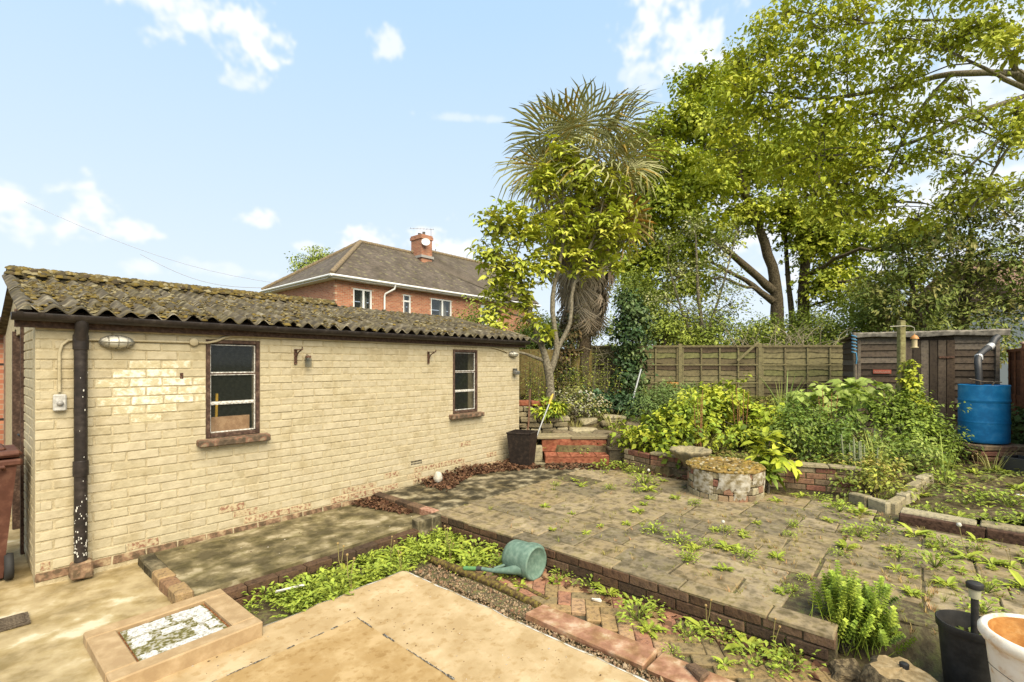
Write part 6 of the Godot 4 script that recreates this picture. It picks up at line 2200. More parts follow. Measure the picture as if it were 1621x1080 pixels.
	t = thing("thorn_tree", "sparse pale leaved thorn tree growing just beyond the fence", "tree", foot)
	var spr4 := [spray(18, 0.075, 0.05, 0.24, 0.2, 0.6), spray(16, 0.08, 0.05, 0.26, 0.2, 0.6)]
	make_tree(t, [[[foot, foot + Vector3(0.05, 1.5, 0), foot + Vector3(-0.05, 3.0, 0.1), foot + Vector3(-0.1, 4.4, 0.1)], 0.08, 0.02], [[foot + Vector3(0, 1.2, 0), foot + Vector3(0.4, 2.6, -0.3), foot + Vector3(0.8, 4.5, -0.6)], 0.05, 0.015], [[foot + Vector3(0, 1.0, 0), foot + Vector3(-0.4, 2.2, 0.3), foot + Vector3(-0.7, 3.6, 0.6)], 0.05, 0.015]],
		[[-4.96, 5.50, -13.57, 0.5], [-5.50, 4.97, -13.10, 0.5], [-4.43, 4.97, -14.03, 0.55], [-5.23, 4.26, -13.33, 0.65], [-4.56, 4.08, -13.92, 0.7], [-4.16, 3.37, -14.27, 0.62], [-5.10, 3.20, -13.45, 0.7], [-5.63, 3.55, -12.98, 0.5], [-4.02, 5.48, -14.38, 0.35]],
		bark2, spr4, leaf_mat("thorn_leaf", 0.55, 0.55), [c3(0.29, 0.33, 0.07), c3(0.35, 0.38, 0.11), c3(0.22, 0.28, 0.05), c3(0.48, 0.48, 0.26)], 95.0, 1.0, 0.9, 0.009)
	# shrubs beyond the fence, each its own
	var hs := [spray(24, 0.09, 0.05, 0.25, 0.3, 0.5), spray(22, 0.10, 0.055, 0.25, 0.3, 0.55)]
	var hedge := [[-5.43, 2.45, -12.60, 0.75, "leafy shrub beyond the fence behind the ivy post"], [-4.70, 2.4, -13.38, 0.75, "leafy shrub beyond the fence under the thorn tree"], [-3.95, 2.35, -14.2, 0.8, "leafy shrub beyond the fence left of the dark trunks"], [-3.2, 2.3, -14.9, 0.85, "leafy shrub beyond the fence before the dark trunks"], [-2.5, 2.3, -15.5, 0.85, "leafy shrub beyond the fence right of the dark trunks"], [-1.75, 2.4, -15.9, 0.85, "leafy shrub beyond the fence left of the shed"], [-1.2, 2.9, -16.6, 0.9, "tall leafy shrub beyond the fence beside the evergreen"], [-6.35, 2.3, -12.0, 0.8, "leafy shrub beyond the fence behind the palm"], [-7.3, 2.15, -11.0, 0.75, "leafy shrub between the palm and the board fence"], [-8.3, 2.25, -10.6, 0.85, "leafy shrub behind the far corner of the garage"], [-8.9, 2.5, -11.2, 0.8, "tall leafy shrub below the brick house windows"], [-6.6, 3.4, -14.5, 1.2, "tall dark shrub under the maple boughs"], [-5.6, 3.2, -15.8, 1.2, "tall dark shrub far behind the thorn tree"], [2.6, 2.0, -12.2, 0.7, "russet leaved shrub beyond the right fence"], [-2.9, 2.9, -17.6, 0.85, "leafy shrub between the maple trunks and the fence"], [-1.3, 3.3, -17.4, 0.85, "leafy shrub filling the gap left of the evergreen"], [-9.8, 2.6, -9.8, 0.9, "leafy shrub showing over the garage ridge end"], [-4.4, 2.2, -18.5, 1.1, "dark shrub at the foot of the maple trunks"], [-2.6, 2.2, -19.6, 1.2, "dark shrub right of the maple trunks"], [-0.8, 3.2, -19.5, 1.5, "dark shrub far behind the evergreen"]]
	for q in hedge:
		var c := Vector3(q[0], q[1], q[2])
		var r: float = q[3]
		t = thing("boundary_shrub", q[4], "shrub", Vector3(c.x, 0.3, c.z), 0, "shrubs beyond the rear fence")
		var blobs := []
		for k in 5:
			blobs.append([c.x + rng.randf_range(-0.5, 0.5) * r, c.y + rng.randf_range(-0.7, 0.5) * r, c.z + rng.randf_range(-0.5, 0.5) * r, r * rng.randf_range(0.5, 0.75)])
		var pal := [c3(0.24, 0.31, 0.05), c3(0.31, 0.38, 0.055), c3(0.17, 0.23, 0.04), c3(0.38, 0.43, 0.08)]
		if q[0] > 2.0:
			pal = [c3(0.40, 0.18, 0.06), c3(0.30, 0.25, 0.06), c3(0.45, 0.22, 0.08)]
		make_tree(t, [[[Vector3(c.x, 0.3, c.z), Vector3(c.x + 0.05, 0.9, c.z), Vector3(c.x, c.y, c.z)], 0.05, 0.02]], blobs, bark, hs, leaf_mat("hedge_leaf", 0.5, 0.45), pal, 130.0, 1.0, 0.9, 0.008)
	# tree behind the house
	foot = Vector3(-28.8, -0.2, -14.7)
	t = thing("distant_tree", "light green treetop showing behind the hipped house roof", "tree", foot)
	make_tree(t, [[[foot, foot + Vector3(0, 4, 0), foot + Vector3(0, 8, 0)], 0.25, 0.05]], [[-28.92, 8.34, -14.63, 0.8], [-28.32, 8.22, -15.14, 0.8], [-29.52, 7.75, -14.11, 0.7], [-28.77, 7.55, -14.75, 1.0], [-28.4, 6.8, -14.9, 1.2]], bark, spr2, M["spring_leaf"], [c3(0.32, 0.40, 0.08), c3(0.40, 0.46, 0.1)], 60.0, 1.1, 0.9, 0.02)

# ------------------------------------------------------------------ loose objects
func build_objects() -> void:
	# watering can lying on its side
	var can := thing("watering_can", "faded green plastic watering can lying on its side", "watering can", rear(0.2, 0.048, 3.86))
	var ay := (RX * -0.75 + FX * 0.66).normalized()
	var hh := (RX * -0.66 - FX * 0.75).normalized()
	var ax := (hh * 0.93 - Vector3.UP * 0.30).normalized()
	var az := ax.cross(ay).normalized()
	var bs := Basis(ax, ay, az).scaled(Vector3.ONE * 1.25)
	var green := mat("faded_green_plastic", [[0.3, c3(0.095, 0.155, 0.12)], [0.55, c3(0.13, 0.205, 0.158)], [0.75, c3(0.18, 0.25, 0.20)]], 0.55, 0.35, 0.05)
	var b := MB.new()
	b.lathe([Vector2(0.001, 0.022), Vector2(0.082, 0.020), Vector2(0.092, 0.004), Vector2(0.103, 0.0), Vector2(0.110, 0.012), Vector2(0.110, 0.05), Vector2(0.108, 0.15), Vector2(0.104, 0.20), Vector2(0.09, 0.225), Vector2(0.06, 0.235), Vector2(0.055, 0.228)], 36, Vector3.ZERO, bs)
	part(can, "body", b, green)
	b = MB.new()
	var pts := []
	for i in 9:
		var t := i / 8.0
		pts.append(bs * (Vector3(0.085, 0.06, 0).lerp(Vector3(0.20, 0.32, 0), t) + Vector3(0.02 * sin(PI * t), 0, 0)))
	b.tube(pts, [0.045, 0.038, 0.031, 0.025, 0.021, 0.018, 0.016, 0.0155, 0.015], 14)
	part(can, "spout", b, green)
	b = MB.new()
	b.tube([bs * Vector3(0.197, 0.31, 0), bs * Vector3(0.212, 0.345, 0)], [0.019], 12)
	part(can, "spout_collar", b, plain("collar_black", c3(0.03, 0.03, 0.03), 0.6))
	b = MB.new()
	b.tube([bs * Vector3(0.21, 0.34, 0), bs * Vector3(0.245, 0.425, 0), bs * Vector3(0.25, 0.435, 0)], [0.016, 0.019, 0.012], 12)
	part(can, "spout_tip", b, plain("bright_green", c3(0.09, 0.22, 0.08), 0.5))
	b = MB.new()
	b.tube([bs * Vector3(0.10, 0.19, 0), bs * Vector3(0.16, 0.235, 0)], [0.012], 8)
	part(can, "strut", b, green)
	b = MB.new()
	pts = []
	for i in 13:
		var t := PI * i / 12.0
		pts.append(bs * Vector3(-0.085 - 0.075 * sin(t), 0.12 - 0.095 * cos(t), 0.0))
	b.tube(pts, [0.013], 10)
	part(can, "handle", b, green)
	# square black bin by the garage's far corner
	var bin := thing("black_bin", "tall square black bin at the far end of the garage wall", "bin", Vector3(-4.70, 0.107, -5.66), 0.35)
	var bk := mat("bin_black", [[0.3, c3(0.016, 0.012, 0.010)], [0.6, c3(0.028, 0.02, 0.016)], [0.78, c3(0.05, 0.035, 0.026)]], 0.6, 0.4, 0.1)
	b = MB.new()
	var w0 := 0.145
	var w1 := 0.185
	for k in 4:
		var a := Basis(Vector3.UP, k * PI / 2)
		b.quad(a * Vector3(-w0, 0, w0), a * Vector3(w0, 0, w0), a * Vector3(w1, 0.5, w1), a * Vector3(-w1, 0.5, w1))
		b.quad(a * Vector3(w0 - 0.01, 0.02, w0 - 0.01), a * Vector3(-w0 + 0.01, 0.02, w0 - 0.01), a * Vector3(-w1 + 0.012, 0.5, w1 - 0.012), a * Vector3(w1 - 0.012, 0.5, w1 - 0.012))
	b.box(Vector3(0, 0.012, 0), Vector3(w0 * 1.98, 0.02, w0 * 1.98))
	part(bin, "body", b, bk)
	b = MB.new()
	for k in 4:
		var a := Basis(Vector3.UP, k * PI / 2)
		b.bbox(a * Vector3(0, 0.505, w1 - 0.002), Vector3(w1 * 2 + 0.02, 0.022, 0.024), 0.005, a)
	part(bin, "rim", b, bk)
	b = MB.new()
	b.tube([Vector3(-4.73, 0.13, -5.70), Vector3(-4.80, 0.7, -5.93), Vector3(-4.885, 1.25, -6.08)], [0.016], 7)
	tag(part(self, "garden_stake", b, mat("stake_wood", [[0.3, c3(0.09, 0.05, 0.03)], [0.7, c3(0.16, 0.09, 0.055)]], 0.9, 0.3)), "brown wooden stake standing in the black bin", "stake")
	var rk := thing("garden_rake", "grey metal handled tool with yellow grip leaning from the black bin", "garden tool", Vector3(-4.63, 0.13, -5.66))
	b = MB.new()
	var tip := rear(0.66, 1.17, 7.75) - Vector3(-4.63, 0.13, -5.66)
	b.tube([Vector3(0, 0, 0), tip * 0.86], [0.012], 8)
	part(rk, "shaft", b, plain("tool_grey", c3(0.32, 0.33, 0.33), 0.45, 0.3))
	b = MB.new()
	b.tube([tip * 0.85, tip * 0.93, tip], [0.016, 0.018, 0.014], 8)
	part(rk, "grip", b, plain("grip_yellow", c3(0.55, 0.36, 0.04), 0.5))
	# brown wheelie bin by the end wall
	var wb := thing("wheelie_bin", "brown plastic wheelie bin beside the garage end wall", "wheelie bin", Vector3(-5.54, 0.004, -0.02))
	var bp := mat("bin_brown", [[0.3, c3(0.075, 0.03, 0.02)], [0.6, c3(0.10, 0.042, 0.028)], [0.8, c3(0.13, 0.06, 0.04)]], 0.5, 0.5)
	b = MB.new()
	var q0 := [Vector3(-0.22, 0.02, 0.2), Vector3(0.22, 0.02, 0.2), Vector3(0.22, 0.02, -0.2), Vector3(-0.22, 0.02, -0.2)]
	var q1 := [Vector3(-0.28, 0.88, 0.27), Vector3(0.28, 0.88, 0.27), Vector3(0.28, 0.88, -0.27), Vector3(-0.28, 0.88, -0.27)]
	for k in 4:
		b.oquad(q0[k], q0[(k + 1) % 4], q1[(k + 1) % 4], q1[k], Vector3(0, 0.4, 0))
	b.oquad(q0[0], q0[1], q0[2], q0[3], Vector3(0, 0.4, 0))
	part(wb, "body", b, bp)
	b = MB.new()
	b.bbox(Vector3(0, 0.90, 0), Vector3(0.61, 0.05, 0.60), 0.012)
	part(wb, "rim", b, bp)
	b = MB.new()
	b.bbox(Vector3(0, 0.955, 0.0), Vector3(0.60, 0.05, 0.60), 0.02, Basis(Vector3(0, 0, 1), 0.03))
	b.bbox(Vector3(-0.05, 0.985, 0.0), Vector3(0.42, 0.03, 0.44), 0.014, Basis(Vector3(0, 0, 1), 0.03))
	part(wb, "lid", b, bp)
	for s in [-1, 1]:
		b = MB.new()
		b.lathe([Vector2(0.02, -0.025), Vector2(0.095, -0.025), Vector2(0.1, 0), Vector2(0.095, 0.025), Vector2(0.02, 0.025)], 20, Vector3(0.22, 0.1, s * 0.23), Basis(Vector3(1, 0, 0), PI / 2))
		part(wb, "wheel", b, plain("tyre_black", c3(0.02, 0.02, 0.02), 0.8))
	b = MB.new()
	b.tube([Vector3(0.30, 0.86, 0.2), Vector3(0.34, 0.88, 0.2), Vector3(0.34, 0.88, -0.2), Vector3(0.30, 0.86, -0.2)], [0.014], 8)
	part(wb, "handle", b, bp)
	# brick outhouse of the neighbour beyond the passage
	var oh := thing("brick_outhouse", "neighbouring red brick outhouse beyond the iron gate", "outhouse", Vector3(-10.4, -0.2, 0.0))
	b = MB.new()
	b.box(Vector3(-1.0, 1.2, -0.6), Vector3(2.0, 2.4, 3.4))
	part(oh, "wall", b, M["house_brick"])
	b = MB.new()
	b.box(Vector3(-0.95, 2.5, -0.6), Vector3(2.4, 0.16, 3.7), Basis(Vector3(0, 0, 1), -0.1))
	part(oh, "roof", b, M["brown_timber"])
	# iron gate beyond the end wall
	var gt := thing("iron_gate", "dark iron bar gate beyond the garage end wall", "gate", Vector3(-8.9, 0, -0.4))
	var iron := plain("gate_iron", c3(0.03, 0.024, 0.02), 0.6, 0.3)
	for k in 9:
		b = MB.new()
		b.tube([Vector3(0, 0.05, k * 0.13), Vector3(0, 1.75, k * 0.13)], [0.012], 6)
		part(gt, "bar", b, iron)
	for y in [0.15, 0.95, 1.65]:
		b = MB.new()
		b.box(Vector3(0, y, 0.52), Vector3(0.03, 0.03, 1.1))
		part(gt, "rail", b, iron)
	# flower pots at the right
	var p1 := thing("black_pot", "plain black plastic flower pot beside the whitewashed pot", "flower pot", Vector3(0.165, -0.115, -3.50))
	var blk := mat("pot_black", [[0.3, c3(0.022, 0.021, 0.020)], [0.7, c3(0.04, 0.038, 0.036)]], 0.55, 0.4, 0.05)
	b = MB.new()
	b.lathe([Vector2(0.001, 0), Vector2(0.095, 0), Vector2(0.10, 0.01), Vector2(0.128, 0.36), Vector2(0.137, 0.362), Vector2(0.139, 0.40), Vector2(0.131, 0.402), Vector2(0.122, 0.34), Vector2(0.115, 0.31)], 36)
	part(p1, "wall", b, blk)
	b = MB.new()
	b.lathe([Vector2(0.118, 0.31), Vector2(0.07, 0.318), Vector2(0.001, 0.322)], 24)
	for i in b.v.size():
		b.v[i] += rv(0.006)
	part(p1, "soil", b, M["garden_soil"])
	b = MB.new()
	b.use_col = true
	b.col = c3(0.13, 0.17, 0.03)
	for i in 26:
		var a := rng.randf() * TAU
		b.leaf(Vector3(cos(a) * 0.07 * rng.randf(), 0.32, sin(a) * 0.07), Vector3(cos(a), rng.randf_range(0.2, 1.0), sin(a)).normalized(), Vector3.UP, 0.06, 0.02, 0.3)
	part(p1, "seedlings", b, leaf_mat("weed_leaf", 0.6, 0.5))
	var sl := thing("solar_light", "black solar stake light standing in the black pot", "garden light", Vector3(0.185, 0.19, -3.525))
	b = MB.new()
	b.tube([Vector3(0, 0, 0), Vector3(0, 0.22, 0)], [0.016], 12)
	part(sl, "stake", b, blk)
	b = MB.new()
	b.lathe([Vector2(0.016, 0.22), Vector2(0.024, 0.225), Vector2(0.026, 0.275)], 16)
	part(sl, "diffuser", b, plain("cloudy_plastic", c3(0.42, 0.40, 0.28), 0.35))
	b = MB.new()
	b.lathe([Vector2(0.026, 0.272), Vector2(0.036, 0.276), Vector2(0.036, 0.30), Vector2(0.03, 0.306), Vector2(0.001, 0.308)], 18)
	part(sl, "cap", b, blk)
	var p2 := thing("white_pot", "large whitewashed terracotta pot with rounded rim", "flower pot", Vector3(0.395, -0.1, -3.07))
	var ww := mat("flaked_whitewash", [[0.26, c3(0.48, 0.30, 0.15)], [0.34, c3(0.66, 0.57, 0.44)], [0.5, c3(0.72, 0.66, 0.55)], [0.75, c3(0.76, 0.71, 0.62)]], 0.8, 0.6, 0.2)
	var tc := mat("terracotta", [[0.3, c3(0.36, 0.155, 0.04)], [0.55, c3(0.46, 0.225, 0.065)], [0.75, c3(0.53, 0.31, 0.12)]], 0.85, 0.4, 0.2)
	b = MB.new()
	b.lathe([Vector2(0.001, 0), Vector2(0.14, 0), Vector2(0.148, 0.012), Vector2(0.20, 0.5), Vector2(0.204, 0.52)], 48)
	part(p2, "wall", b, ww)
	b = MB.new()
	b.lathe([Vector2(0.204, 0.515), Vector2(0.215, 0.522), Vector2(0.226, 0.54), Vector2(0.226, 0.558), Vector2(0.214, 0.574), Vector2(0.20, 0.575), Vector2(0.192, 0.565)], 48)
	part(p2, "rim", b, ww)
	b = MB.new()
	b.lathe([Vector2(0.193, 0.567), Vector2(0.186, 0.5), Vector2(0.15, 0.15), Vector2(0.001, 0.14)], 48)
	part(p2, "inside", b, tc)
	b = MB.new()
	var pl := []
	for i in 49:
		var a := TAU * i / 48
		pl.append(Vector3(cos(a) * 0.1905, 0.40 + 0.012 * sin(a * 3.0), sin(a) * 0.1905))
	b.tube(pl, [0.002], 4)
	part(p2, "wire", b, plain("thin_wire", c3(0.1, 0.08, 0.07), 0.5, 0.4))
	# old mossy stump with a small black cap on top
	var sp := thing("stone_lump", "rough mossy sandstone lump with flat tan top", "stone", Vector3(-0.10, -0.11, -3.19))
	b = MB.new()
	var rows := []
	for p in [Vector2(0.15, 0), Vector2(0.16, 0.06), Vector2(0.155, 0.12), Vector2(0.14, 0.16), Vector2(0.115, 0.18)]:
		var row := PackedVector3Array()
		for k in 26:
			var a := -TAU * k / 26
			var r: float = p.x * (1.0 + 0.12 * sin(a * 3.0 + 1.0) + 0.07 * sin(a * 7.0) + rng.randf_range(-0.05, 0.05))
			row.append(Vector3(cos(a) * r * 1.15, p.y + rng.randf_range(-0.008, 0.008), sin(a) * r))
		rows.append(row)
	b.grid(rows, true)
	part(sp, "sides", b, mat("dark_sandstone", [[0.3, c3(0.05, 0.038, 0.022)], [0.5, c3(0.12, 0.09, 0.05)], [0.7, c3(0.26, 0.20, 0.11)]], 0.95, 0.18, 0.8))
	b = MB.new()
	var tp := []
	for sc in [1.0, 0.75, 0.4, 0.02]:
		var row := PackedVector3Array()
		for v in rows[4]:
			row.append(Vector3(v.x * sc, v.y * 1.0 + 0.012 * (1.0 - sc), v.z * sc))
		tp.append(row)
	b.grid(tp, true)
	part(sp, "top", b, mat("tan_sandstone", [[0.3, c3(0.27, 0.19, 0.09)], [0.6, c3(0.40, 0.29, 0.15)], [0.8, c3(0.47, 0.36, 0.21)]], 0.9, 0.3, 0.3))
	b = MB.new()
	b.lathe([Vector2(0.021, 0), Vector2(0.021, 0.022), Vector2(0.016, 0.026), Vector2(0.001, 0.026)], 14)
	var cap := part(self, "plastic_cap", b, blk)
	cap.position = Vector3(-0.095, 0.078, -3.21)
	tag(cap, "small black plastic cap on the tan stone lump", "cap")
	b = MB.new()
	b.bbox(Vector3.ZERO, Vector3(0.16, 0.1, 0.14), 0.02, Basis(Vector3.UP, 0.4), jitter8(0.02))
	var st2 := part(self, "broken_block", b, M["dark_sandstone"])
	st2.position = Vector3(-0.34, -0.06, -3.22)
	tag(st2, "dark broken stone block beside the tan stone lump", "stone")
	# pale stone on the leaf pile
	b = MB.new()
	b.lathe([Vector2(0.001, -0.02), Vector2(0.05, -0.01), Vector2(0.06, 0.04), Vector2(0.045, 0.09), Vector2(0.03, 0.115), Vector2(0.001, 0.12)], 14)
	for i in b.v.size():
		b.v[i] += rv(0.005)
	var ps := part(self, "pale_stone", b, mat("pale_flint", [[0.3, c3(0.38, 0.35, 0.28)], [0.7, c3(0.55, 0.52, 0.45)]], 0.8, 0.2, 0.3))
	ps.position = Vector3(-4.78, 0.15, -4.05)
	tag(ps, "pale rounded stone on the heap of dead leaves", "stone")
	for q in [[Vector3(-3.60, -0.02, -1.62), 0.2, 0.3, "crumbling white plaster strip lying in the weeds"], [Vector3(-1.83, -0.068, -3.05), 0.07, 1.1, "short pale stick lying on the herringbone bricks"]]:
		b = MB.new()
		b.bbox(Vector3.ZERO, Vector3(q[1], 0.02, 0.022), 0.005, Basis.IDENTITY, jitter8(0.005))
		var o := part(self, "debris_strip", b, plain("plaster_white", c3(0.55, 0.52, 0.46), 0.9))
		o.transform = Transform3D(Basis(Vector3.UP, 1.57 - q[2]), q[0])
		tag(o, q[3], "debris")
	# terracotta pot near the rear fence on a short brick stack
	var stk := thing("brick_stack", "short stack of old bricks under a terracotta pot by the fence", "brick stack", rear(3.25, 0.72, 9.75), TH)
	for k in 5:
		b = MB.new()
		b.bbox(Vector3(0, 0.037 + k * 0.075, 0), Vector3(0.22, 0.07, 0.2), 0.008, Basis(Vector3.UP, rng.randf_range(-0.15, 0.15)), jitter8(0.005))
		part(stk, "brick", b, M["old_brick_%d" % (k % 5)])
	var tp2 := thing("terracotta_pot", "small orange terracotta pot standing before the rear fence", "flower pot", rear(3.25, 1.097, 9.75))
	b = MB.new()
	b.lathe([Vector2(0.001, 0), Vector2(0.08, 0), Vector2(0.11, 0.14), Vector2(0.125, 0.142), Vector2(0.13, 0.19), Vector2(0.118, 0.19), Vector2(0.1, 0.1)], 24)
	part(tp2, "pot", b, tc)
	# long tool handle leaning on the ivy post
	b = MB.new()
	b.tube([rear(2.2, 0.75, 9.0), rear(2.62, 1.55, 9.75)], [0.018], 7)
	tag(part(self, "leaning_handle", b, M["tool_grey"]), "long grey handle leaning into the ivy", "handle")
	# dead leaves
	var lf := MB.new()
	lf.use_col = true
	lf.leaf(Vector3(-0.5, 0, 0), Vector3(1, 0.15, 0).normalized(), Vector3.UP, 1.0, 0.6, 0.1, 0.3, true)
	var xf := []
	var cl := []
	var pal := [c3(0.085, 0.04, 0.022), c3(0.055, 0.027, 0.016), c3(0.13, 0.065, 0.035), c3(0.17, 0.10, 0.055)]
	for i in 2500:
		var p: Vector3
		var k := rng.randf()
		if k < 0.55:
			var z := rng.randf_range(-5.75, -3.85)
			var w := 0.42 + 0.2 * sin(z * 3.0)
			var t := rng.randf()
			p = Vector3(-4.97 + w * t, 0.115 + 0.085 * (1.0 - t) * rng.randf() * (1.0 + 0.3 * sin(z * 5.0)), z)
		elif k < 0.70:
			var t := rng.randf()
			p = Vector3(-4.95 + 0.75 * t, 0.058 + 0.05 * rng.randf() * (1.0 - t), -3.23 + 0.35 * rng.randf() * (1.0 - 0.7 * t))
		elif k < 0.88:
			var xc := rng.randf_range(0.5, 2.4)
			var d := 7.45 - 0.45 * rng.randf() - maxf(0.0, xc - 1.6) * 0.9
			p = rear(xc, 0.115, d)
		else:
			p = Vector3(rng.randf_range(-3.7, -0.4), -0.08, rng.randf_range(-3.28, -3.05))
		var s := rng.randf_range(0.03, 0.075)
		xf.append(Transform3D(Basis.from_euler(Vector3(rng.randf_range(-0.8, 0.8), rng.randf() * TAU, rng.randf_range(-0.8, 0.8))).scaled(Vector3.ONE * s), p))
		cl.append(mix_cols(pal))
	tag(copies(self, "dead_leaves", lf, leaf_mat("dead_leaf", 0.15, 0.85), xf, cl), "drifts of brown dead leaves along walls and steps", "leaves", "", "stuff")

# ------------------------------------------------------------------ plants
func shrub(called: String, label: String, blobs: Array, meshes: Array, m: Material, pal: Array, dens: float, group := "", squash := 0.85) -> void:
	# blobs: [across, height, away, radius] in the rear garden's axes
	var lo := 1e9
	var c := Vector3.ZERO
	for q in blobs:
		c += rear(q[0], 0, q[2]) / blobs.size()
	var gy := soil_height(c.dot(RX), c.dot(FX))
	var t := thing(called, label, "shrub", Vector3(c.x, gy, c.z), 0, group)
	var wb := []
	for q in blobs:
		var p := rear(q[0], q[1], q[2])
		wb.append([p.x, p.y, p.z, q[3]])
	var base := Vector3(c.x, gy - 0.02, c.z)
	var topp := Vector3(c.x, gy + 0.25, c.z)
	make_tree(t, [[[base, base.lerp(topp, 0.5), topp], 0.02, 0.012]], wb, M["pale_bark"], meshes, m, pal, dens, 1.0, squash, 0.005)
	for ch in t.get_children():
		if ch.name.begins_with("trunk"):
			ch.name = "stems"
		else:
			ch.name = "foliage"

func tuft(n: int, ln: float, w: float, bend: float, spread: float, col: Color) -> MB:
	var b := MB.new()
	b.use_col = true
	for i in n:
		var a := rng.randf() * TAU
		var o := Vector3(cos(a), 0, sin(a))
		b.col = col * rng.randf_range(0.75, 1.25)
		b.col.a = 1.0
		b.blade(o * spread * rng.randf(), o, ln * rng.randf_range(0.55, 1.1), w * rng.randf_range(0.7, 1.2), bend * rng.randf_range(0.5, 1.4), 6)
	return b

func dandelion(n: int, size: float, stalks: int, seed_head: bool) -> Array:
	var b := MB.new()
	b.use_col = true
	for i in n:
		var a := TAU * i / n + rng.randf_range(-0.3, 0.3)
		var lift := rng.randf_range(0.15, 0.95)
		var o := Vector3(cos(a), lift, sin(a)).normalized()
		b.col = Color(0.36, 0.40, 0.055).lerp(Color(0.23, 0.30, 0.04), rng.randf()) * rng.randf_range(0.8, 1.2)
		b.col.a = 1.0
		var ln := size * rng.randf_range(0.6, 1.1)
		b.leaf(o * 0.01, o, Vector3.UP, ln, ln * 0.3, 0.25, 0.2, true)
		# lobes
		for k in 3:
			var f := 0.35 + k * 0.2
			var side := o.cross(Vector3.UP).normalized()
			for s in [-1, 1]:
				b.leaf(o * ln * f - Vector3.UP * ln * 0.25 * f * f, (side * s + o * 0.3).normalized(), Vector3.UP, ln * 0.22, ln * 0.14, 0.2, 0.1)
	var st := MB.new()
	st.use_col = true
	for i in stalks:
		var a := rng.randf() * TAU
		var h := size * rng.randf_range(1.2, 1.9)
		var e := Vector3(cos(a) * h * 0.18, h, sin(a) * h * 0.18)
		st.col = Color(0.24, 0.20, 0.08)
		st.tube([Vector3.ZERO, e * 0.5 + Vector3(0.01, 0, 0), e], [0.0025], 5)
		st.col = Color(0.5, 0.48, 0.42) if seed_head else Color(0.30, 0.21, 0.09)
		var r := 0.019 if seed_head else 0.008
		st.lathe([Vector2(0.001, -r), Vector2(r * 0.75, -r * 0.6), Vector2(r, 0), Vector2(r * 0.75, r * 0.7), Vector2(0.001, r)], 8, e)
	return [b.mesh(), st.mesh() if stalks > 0 else null]

func herb(n: int, size: float) -> Array:
	var b := MB.new()
	b.use_col = true
	for i in n:
		var p := Vector3(rng.randf_range(-1, 1) * size * 0.5, rng.randf() * size * 0.42, rng.randf_range(-1, 1) * size * 0.5)
		var o := Vector3(p.x, size * 0.25, p.z).normalized()
		o = (o + rv(0.5)).normalized()
		b.col = Color(0.35, 0.41, 0.06).lerp(Color(0.22, 0.30, 0.045), rng.randf()) * rng.randf_range(0.75, 1.25)
		b.col.a = 1.0
		b.leaf(p, o, Vector3.UP, size * rng.randf_range(0.14, 0.24), size * rng.randf_range(0.08, 0.13), 0.3, 0.15)
	for i in n / 8:
		b.col = Color(0.12, 0.15, 0.03)
		b.tube([Vector3.ZERO, Vector3(rng.randf_range(-0.5, 0.5) * size * 0.7, size * 0.35, rng.randf_range(-0.5, 0.5) * size * 0.7)], [0.003, 0.002], 4)
	return [b.mesh(), null]

func weed(kind: Array, called: String, label: String, at: Vector3, s: float, group: String, category := "weed") -> void:
	var t := thing(called, label, category, at, rng.randf() * TAU, group)
	t.scale = Vector3.ONE * s
	part(t, "leaves", kind[0], leaf_mat("weed_leaf", 0.6, 0.5))
	if kind[1] != null:
		part(t, "flower_stalk", kind[1], leaf_mat("stalk", 0.1, 0.8))

func patio_spot(x: float, z: float) -> String:
	if z > -4.15: return "near the brick retaining edge"
	if x > -0.35: return "near the terrace kerb"
	if x < -2.5 and z < -5.0: return "before the garden steps"
	if z < -5.7: return "at the foot of the planter walls"
	if x < -1.8: return "in front of the round pedestal"
	return "in the middle of the patio"

func bed_spot(x: float, z: float) -> String:
	if x > -3.3: return "between the timber rail and the brick retaining wall"
	if x < -3.58: return "against the dark edging of the garage path"
	return "beside the broken edge of the tan slab"

func size_word(s: float, small: float, big: float) -> String:
	return "tiny" if s < small else ("large" if s > big else "small")

